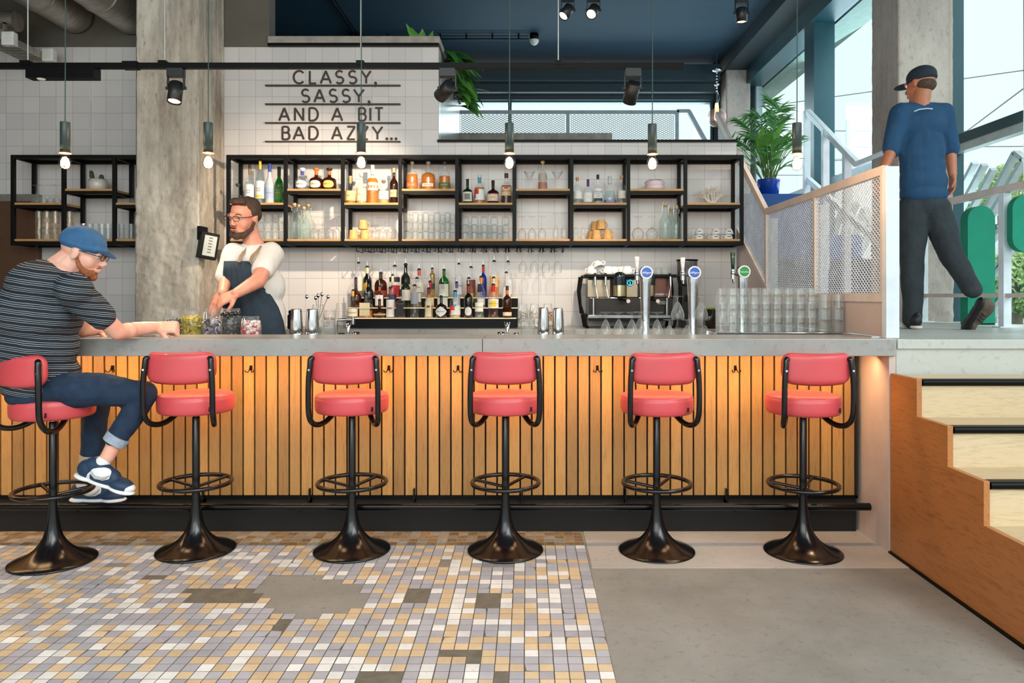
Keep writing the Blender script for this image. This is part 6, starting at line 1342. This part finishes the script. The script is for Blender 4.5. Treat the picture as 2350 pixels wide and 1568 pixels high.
for s_ in (-1, 1): m.tube([PH(s_*.078, -.01, .02), PH(s_*.07, .06, .018), PH(s_*.055, .098, .016)], .0028, 6); m.tube([PH(s_*.031+.022*math.cos(a*.5236), .101, .012+.017*math.sin(a*.5236)) for a in range(12)], .0022, 6, closed=True)
m.tube([PH(-.01, .104, .018), PH(.01, .104, .018)], .0022, 6); m.build('glasses', M('spectacle_frame', (60, 34, 26), .3), sm)
mtee = stripes('striped_tee', (20, 27, 36), (152, 162, 172), .0092, .24, .16)
m = MB(); up_ = V3(108, 655, 3.68)
m.ell(up_, (.17, .19, .13), 24, 14); m.ell(V3(86, 720, 3.68), (.205, .205, .17), 24, 14); m.ell(V3(84, 795, 3.70), (.188, .185, .17), 24, 14); m.ell(V3(92, 858, 3.72), (.178, .185, .13), 24, 14); m.ell(V3(96, 888, 3.72), (.170, .18, .075), 24, 14); m.cap(up_, .12, V3(86, 820, 3.7), .15)
m.cap(shN+Vector((-.03, .03, .0)), .082, shN+(elN-shN)*.62, .066); m.cap(shF, .08, shF+(elF-shF)*.5, .062); m.cap(shN, .08, shF, .08); m.cap(nb+Vector((-.05, 0, -.03)), .074, up_, .09)
melt('t_shirt', m, mtee, sm, .008, 7, dis=folds(9, .010))
m = MB(); m.ell(V3(100, 905, 3.72), (.16, .17, .085), 22, 12); m.cap(V3(105, 896, 3.66), .095, V3(225, 895, 3.70), .085); m.cap(V3(225, 895, 3.70), .085, knN, .066); m.cap(knN, .066, V3(297, 965, 3.76), .062); m.cap(V3(297, 965, 3.76), .062, V3(268, 1005, 3.73), .054)
m.cap(V3(105, 900, 3.80), .09, knF, .072); m.cap(knF, .07, V3(210, 1040, 4.01), .056)
melt('jeans', m, mdenim, sm, .008, 6, dis=folds(12, .006))
m = MB(); d_ = (V3(260, 1017, 3.725)-V3(281, 988, 3.74)).normalized(); c_ = V3(267, 1009, 3.73); m.cyl(c_-d_*.022, c_+d_*.022, .060, .057, seg=28); m.build('jeans_cuff', mcuff, sm, bevel=.006)
m = MB(); m.cyl(V3(210, 1043, 4.01), V3(209, 1058, 4.012), .058, seg=24); m.build('jeans_cuff', M('cuff_beige', (170, 156, 136), .9), sm, bevel=.004)
shoe(sm, V3(176, 1092, 3.70), V3(304, 1136, 3.68), (.1, 0, 1), (mnavys, mwh, mwh, mgry), .30)
shoe(sm, V3(166, 1149, 4.03), V3(284, 1149, 4.03), (0, 0, 1), (mnavys, mwh, mnavys, mgry), .28)
m = MB(); m.cap(V3(236, 1062, 3.70), .037, V3(214, 1085, 3.70), .04); m.cap(V3(203, 1085, 4.02), .036, V3(192, 1110, 4.02), .038); melt('socks', m, M('sock_white', (222, 222, 224), .9), sm, .006, 2)
# ---------------------------------------------------------------- barman
DBm = 4.98; bm_ = thing('person', 'barman in white t-shirt and dark apron reaching down to the garnish jars', 'person', (0, 0, 0))
hc2 = V3(560, 502, DBm-.05); Bb = basis((-.30, -.93, -.20), (.06, -.1, 1)); nb2 = V3(582, 562, DBm)
shR, shL = V3(538, 586, DBm-.06), V3(620, 586, DBm+.0); elR, wrR = V3(519, 640, DBm-.10), V3(512, 672, DBm-.26); elL, wrL = V3(592, 645, DBm-.24), V3(543, 673, DBm-.36)
m = MB(); P2 = headshape(m, hc2, Bb, 1.10); m.cap(nb2, .062, P2(0, -.025, -.03), .056); limb(m, [nb2, V3(590, 650, DBm), V3(598, 760, DBm), V3(600, 860, DBm)], [.07, .11, .12, .12])
limb(m, [V3(575, 860, DBm), V3(572, 1000, DBm), V3(570, 1090, DBm)], [.09, .07, .05]); limb(m, [V3(625, 860, DBm), V3(628, 1000, DBm), V3(630, 1090, DBm)], [.09, .07, .05])
limb(m, [shR, elR, wrR], [.052, .044, .030]); limb(m, [shL, elL, wrL], [.060, .050, .033]); m.ell(elL+(wrL-elL)*.3, (.05, .07, .045), 14, 10, basis(wrL-elL, (0, 0, 1)))
hand(m, wrR, (-.30, -.2, -.75), (-.2, -.9, .2), 1.05, (.1, .25, .25), side=1, spread=.02); hand(m, wrL, (-.80, -.15, -.42), (-.35, -.75, .55), 1.15, (.45, .45, .3), side=-1, spread=.02)
melt('body', m, sk2, bm_, .005, 2); eyes(bm_, P2, Bb, 1.1)
mhair = M('hair_brown', (74, 56, 44), .85, ns=70, var=.5, bump=.8)
m = MB(); m.ell(P2(0, -.028, .068), (.081, .103, .070), 24, 14, Bb); m.ell(P2(0, -.065, .028), (.077, .066, .072), 24, 14, Bb); m.ell(P2(0, .045, .108), (.062, .045, .026), 18, 10, Bb); m.ell(P2(.074, -.01, .045), (.016, .035, .04), 12, 8, Bb); m.ell(P2(-.074, -.01, .045), (.016, .035, .04), 12, 8, Bb)
melt('hair', m, mhair, bm_, .006, 2, dis=folds(30, .006))
m = MB(); m.ell(P2(0, .040, -.080), (.052, .054, .040), 20, 12, Bb); m.ell(P2(0, .080, -.100), (.028, .022, .022), 14, 10, Bb); m.ell(P2(0, .100, -.046), (.026, .009, .006), 12, 8, Bb)
for s_ in (-1, 1): m.cap(P2(s_*.075, -.002, -.012), .009, P2(s_*.066, .024, -.06), .014, 10); m.cap(P2(s_*.066, .024, -.06), .014, P2(s_*.038, .066, -.094), .02, 10)
melt('beard', m, mhair, bm_, .005, 2, dis=folds(60, .003))
m = MB()
for s_ in (-1, 1): m.tube([P2(s_*.014, .098, .032), P2(s_*.03, .098, .038), P2(s_*.05, .084, .033)], [.003, .0045, .003], 8)
m.build('eyebrows', mhair, bm_)
m = MB(); m.ell(P2(0, .106, -.055), (.022, .009, .006), 14, 8, Bb); m.build('lips', M('lips', (190, 116, 104), .5), bm_)
m = MB()
for s_ in (-1, 1): m.tube([P2(s_*.08, -.01, .02), P2(s_*.072, .06, .018), P2(s_*.052, .106, .018)], .0025, 6); m.tube([P2(s_*.031+.024*math.cos(a*.5236), .110, .013+.017*math.sin(a*.5236)) for a in range(12)], .002, 6, closed=True)
m.build('glasses', M('spectacle_frame', (60, 34, 26), .3), bm_)
mwt = M('white_tee', (226, 224, 222), .85, ns=6, var=.04, bump=.1)
m = MB(); m.ell(V3(580, 602, DBm), (.185, .13, .135), 24, 14); m.ell(V3(592, 660, DBm+.01), (.178, .14, .17), 24, 14); m.ell(V3(600, 730, DBm+.01), (.165, .14, .2), 24, 14); m.cap(shR, .085, elR+(shR-elR)*.12, .070); m.cap(shL+Vector((0, 0, 0)), .092, shL+(elL-shL)*.55, .076); m.cap(nb2+Vector((0, 0, -.04)), .075, V3(582, 594, DBm), .1)
melt('t_shirt', m, mwt, bm_, .008, 7, dis=folds(10, .008))
# apron: bib and skirt as one curved sheet with thickness
V = []; Fc = []; n = 22; rows_ = [(602, 565, .075, .19), (625, 567, .085, .195), (650, 570, .115, .19), (680, 574, .18, .176), (705, 582, .205, .170), (735, 590, .215, .172), (770, 594, .225, .174), (830, 597, .235, .176), (900, 598, .245, .176)]
for py, cx, hw, ry in rows_:
    c = V3(cx, py, DBm)
    for i in range(n+1):
        u = -1+2*i/n; amax = min(1.45, hw/.17); a = u*amax; V.append((c.x+math.sin(a)*.20, DBm+.01-math.cos(a)*ry-.004*math.sin(i*1.7+py*.03), c.z))
for j in range(len(rows_)-1): Fc += [(j*(n+1)+i, (j+1)*(n+1)+i, (j+1)*(n+1)+i+1, j*(n+1)+i+1) for i in range(n)]
m = MB(); m.add(V, Fc, 0, True); ap = m.build('apron', M('apron_slate', (34, 52, 68), .8, ns=20, var=.15, bump=.1), bm_); so = ap.modifiers.new('thick', 'SOLIDIFY'); so.thickness = .004
m = MB()
for a, b in (((548, 602), (566, 566)), ((574, 602), (600, 566))):
    q_ = [V3(a[0], a[1], DBm-.186), V3(a[0]+5, a[1]-14, DBm-.155), V3((a[0]+b[0])/2+3, (a[1]+b[1])/2-6, DBm-.125), V3(b[0], b[1], DBm-.07), V3(b[0]+6, b[1]-2, DBm-.0)]
    for u_, v_ in zip(q_, q_[1:]): m.bar(u_, v_, .02, .006, (0, 1, .6))
m.build('apron_strap', M('strap_tan', (150, 130, 104), .8), ap)
melt('trousers', MB().cap(V3(575, 850, DBm), .1, V3(570, 1090, DBm), .07).cap(V3(625, 850, DBm), .1, V3(630, 1090, DBm), .07), M('dark_trousers', (32, 36, 40), .85), bm_, .012, 4)
# ---------------------------------------------------------------- man walking away on the platform
DWk = 5.12; wk = thing('person', 'man in cap, navy t-shirt and dark trousers walking away up the platform', 'person', (0, 0, 0))
hc3 = V3(2112, 196, DWk+.03); Bw = basis((-.45, .85, -.12), (.05, 0, 1)); nb3 = V3(2113, 236, DWk)
sl_, sr_ = V3(2066, 262, DWk), V3(2163, 262, DWk); el_, wl_ = V3(2046, 345, DWk-.02), V3(2020, 408, DWk-.14); er_, wr_ = V3(2180, 345, DWk+.04), V3(2186, 400, DWk-.02)
hl, hr = V3(2096, 478, DWk), V3(2145, 478, DWk); kl, al = V3(2093, 610, DWk-.02), V3(2092, 722, DWk); kr, ar = V3(2183, 585, DWk-.08), V3(2236, 668, DWk-.24)
m = MB(); P3 = headshape(m, hc3, Bw, 1.0); m.cap(nb3, .06, P3(0, -.02, -.03), .055); limb(m, [nb3, V3(2117, 330, DWk), V3(2120, 470, DWk)], [.06, .11, .11])
limb(m, [sl_, el_, wl_], [.05, .042, .028]); limb(m, [sr_, er_, wr_], [.05, .042, .028]); hand(m, wl_, (-.3, -.25, -.9), (-.8, -.2, .2), .98, (.3, .4, .35), side=-1); hand(m, wr_, (.05, .1, -1), (1, 0, 0), .98, (.3, .4, .35), side=1)
limb(m, [hl, kl, al], [.08, .055, .035]); limb(m, [hr, kr, ar], [.08, .055, .035]); melt('body', m, sk3, wk, .006, 4); eyes(wk, P3, Bw)
mck = M('cap_dark', (28, 40, 54), .85)
m = MB(); m.ell(P3(0, -.014, .058), (.084, .104, .074), 24, 14, Bw); m.ell(P3(0, -.014, .035), (.085, .106, .03), 24, 10, Bw); ck = melt('cap', m, mck, wk, .006, 3); m = MB(); m.ell(P3(0, .12, .035), (.06, .07, .008), 20, 8, Bw); m.build('cap_brim', mck, ck)
m = MB(); m.ell(P3(0, -.045, -.012), (.072, .06, .05), 20, 12, Bw); melt('hair', m, mhair, wk, .006, 2)
mtn = M('navy_tee', (22, 66, 102), .85, ns=9, var=.15, bump=.1)
m = MB(); m.ell(V3(2116, 285, DWk), (.175, .115, .13), 24, 14); m.ell(V3(2117, 350, DWk), (.155, .12, .2), 24, 14); m.ell(V3(2119, 415, DWk), (.158, .125, .15), 24, 14); m.ell(V3(2119, 446, DWk), (.158, .124, .085), 24, 14); m.ell(V3(2118, 385, DWk), (.154, .120, .12), 24, 14); m.cap(V3(2117, 330, DWk), .12, V3(2120, 425, DWk), .125); m.cap(sl_, .078, sl_+(el_-sl_)*.95, .066); m.cap(sr_, .078, sr_+(er_-sr_)*.95, .066); m.cap(nb3+Vector((0, 0, -.05)), .07, V3(2115, 290, DWk), .09); m.cap(sl_, .08, sr_, .08)
ts = melt('t_shirt', m, mtn, wk, .008, 7, dis=folds(9, .008))
m = MB(); m.tube([V3(2098, 256, DWk-.125), V3(2110, 251, DWk-.13), V3(2128, 249, DWk-.13), V3(2140, 250, DWk-.125)], .004, 6); m.build('back_print', M('print_pale', (190, 206, 220), .7), ts)
mtr = M('charcoal_trousers', (40, 48, 54), .85, ns=14, var=.25, bump=.15)
m = MB(); m.ell(V3(2120, 475, DWk), (.15, .12, .11), 22, 12); limb(m, [hl, kl, V3(2094, 735, DWk)], [.105, .076, .062]); limb(m, [hr, kr, V3(2232, 664, DWk-.22)], [.105, .078, .062]); melt('trousers', m, mtr, wk, .008, 6, dis=folds(12, .007))
mbs = M('shoe_black', (24, 26, 28), .5); mcr = M('shoe_cream', (220, 212, 196), .6)
shoe(wk, V3(2106, 754, DWk-.10), V3(2084, 748, DWk+.16), (0, 0, 1), (mbs, mcr, mbs, mcr), .29, 'bars')
shoe(wk, V3(2252, 688, DWk-.26), V3(2212, 755, DWk-.10), (.6, -.3, .4), (M('shoe_taupe', (96, 84, 72), .7), mbs, mbs, mbs), .28, 'bars')
# ================================================================ STREET
gd = MB(); gd.bb(3.95, 90, -30, 90, .6, .9); struct('pavement', gd, M('pale_pavement', (206, 208, 206), .8, ns=2), 'pale pavement outside')
mlat = M('lattice_grey', (186, 194, 194), .6)
la = thing('street_lattice', 'tall grey zigzag lattice screen standing outside the window', 'screen', (4.9, 7, .9)); m = MB()
XL = 4.9
def S3(px, py): D = XL*F0/(px-VX); return Vector((0, D-7, PZ(py, D)-.9))
for pts in ([(2352, 366), (2332, 350), (2180, 640)], [(2352, 366), (2200, 620)], [(2215, 376), (2160, 480)], [(2238, 374), (2172, 500)], [(2260, 378), (2184, 520)], [(2281, 388), (2196, 545)], [(2352, 470), (2254, 576), (2288, 630), (2352, 520)], [(2352, 530), (2272, 640), (2182, 780)], [(2300, 690), (2230, 790)], [(2160, 470), (2192, 520)], [(2182, 560), (2274, 650), (2240, 720)]):
    for a, b in zip(pts, pts[1:]): m.bar(S3(*a), S3(*b), .045, .07, (1, 0, 0))
# the same screen further along, seen through the mesh
for pts in ([(1905, 560), (1945, 452)], [(1925, 566), (1965, 466)], [(1945, 590), (1985, 480), (2000, 520)], [(1965, 600), (2000, 520)]):
    for a, b in zip(pts, pts[1:]): m.bar(S3(*a), S3(*b), .07, .09, (1, 0, 0))
m.build('lattice_bars', mlat, la)
cnp = MB(); cnp.bb(3.92, 4.30, 2, 14, 4.80, 4.95); struct('exterior_canopy', cnp, M('canopy_green', (128, 150, 142), .7), 'grey-green canopy edge outside the windows')
mfol = M('tree_leaves', (176, 200, 130), .7, ns=8, var=.35)
def tree(lab, x, y, z0, h, r, n, seed):
    q = random.Random(seed); t = thing('street_tree', lab, 'tree', (x, y, z0), 0, 'trees across the street'); MB().tube([(0, 0, 0), (.05, 0, h*.4), (0, 0, h*.7)], [.14, .1, .06], 8).build('trunk', M('bark', (110, 96, 80), .9), t); m = MB()
    for i in range(n):
        a = q.uniform(0, 6.28); b = q.uniform(-1, 1); rr = r*(.55+.45*q.random()); c = Vector((rr*math.cos(a)*math.sqrt(1-b*b), rr*math.sin(a)*math.sqrt(1-b*b), h*.58+b*h*.42)); s_ = q.uniform(.04, .085)
        u = Vector((q.uniform(-1, 1), q.uniform(-1, 1), q.uniform(-1, 1))).normalized(); v = u.orthogonal().normalized(); m.add([c-u*s_, c-v*s_*.6, c+u*s_, c+v*s_*.6], [(0, 1, 2, 3)])
    lf = m.build('leaves', mfol, t); lf['kind'] = 'stuff'
tree('leafy tree outside behind the zigzag lattice, nearer the concrete column', 9.8, 14.5, .9, 3.1, 1.3, 6500, 1); tree('leafy tree outside filling the lower corner of the big window', 12.6, 18.4, .9, 3.6, 1.7, 8500, 2); tree('small round street bush beyond the big window', 7.6, 11.6, .9, 1.1, .6, 2200, 3)
sgp = thing('street_sign', 'white rounded traffic sign on a black and white striped post outside', 'sign', (PX(2283, 12), 12, .9)); z = lambda py: PZ(py, 12)-.9
MB().prism([(a*.27, b) for a, b in [(-1, z(620)), (-.4, z(640)), (.4, z(640)), (1, z(620)), (1, z(555)), (.4, z(535)), (-.4, z(535)), (-1, z(555))]], 'y', -.02, .02).build('sign_plate', M('sign_white', (232, 234, 236), .5), sgp)
m = MB()
for i in range(12): m.cyl((.0, .05, i*.16), (.0, .05, i*.16+.16), .06, seg=14, mat=i % 2)
m.build('striped_post', [M('sign_white', (232, 234, 236)), M('sign_black', (40, 46, 56), .5)], sgp)
cab_ = MB()
for i, (a, b) in enumerate((((5, 12, 5.2), (30, 16, 9)), ((5, 14, 4.9), (30, 14, 6)), ((6, 14, 4.1), (34, 16, 4.6)), ((4, 20, 9), (12, 4, 3.6)))): pass
mw = M('wire_grey', (120, 130, 136), .6)
for i, (p0, p1, lab) in enumerate((((1715, 250, 22), (2360, 160, 16), 'thin overhead tram wire rising toward the top of the big window'), ((1740, 300, 24), (2360, 302, 18), 'level overhead tram wire crossing behind the tall concrete window column'), ((1740, 340, 24), (2360, 336, 18), 'lower level overhead tram wire outside the windows'), ((2180, 330, 16), (2360, 195, 11), 'steep overhead tram wire in the big window'), ((1740, 402, 24), (2360, 404, 20), 'lowest overhead tram wire outside the windows'))):
    o = MB().tube([W(*p0), W(*p1)], .012, 6).build('overhead_wire', mw); tag(o, lab, 'wire', 'overhead tram wires')
lp_ = thing('street_lamp', 'pale street lamp post outside beyond the stair railing', 'street lamp', (PX(1949, 20), 20, .9)); MB().cyl((0, 0, 0), (0, 0, PZ(276, 20)-.9), .09, seg=12).build('post', mlat, lp_); MB().ell((-.9, 0, PZ(370, 20)-.9), (.35, .2, .05)).cyl((0, 0, PZ(366, 20)-.9), (-.7, 0, PZ(368, 20)-.9), .03).build('lamp_head', mlat, lp_)
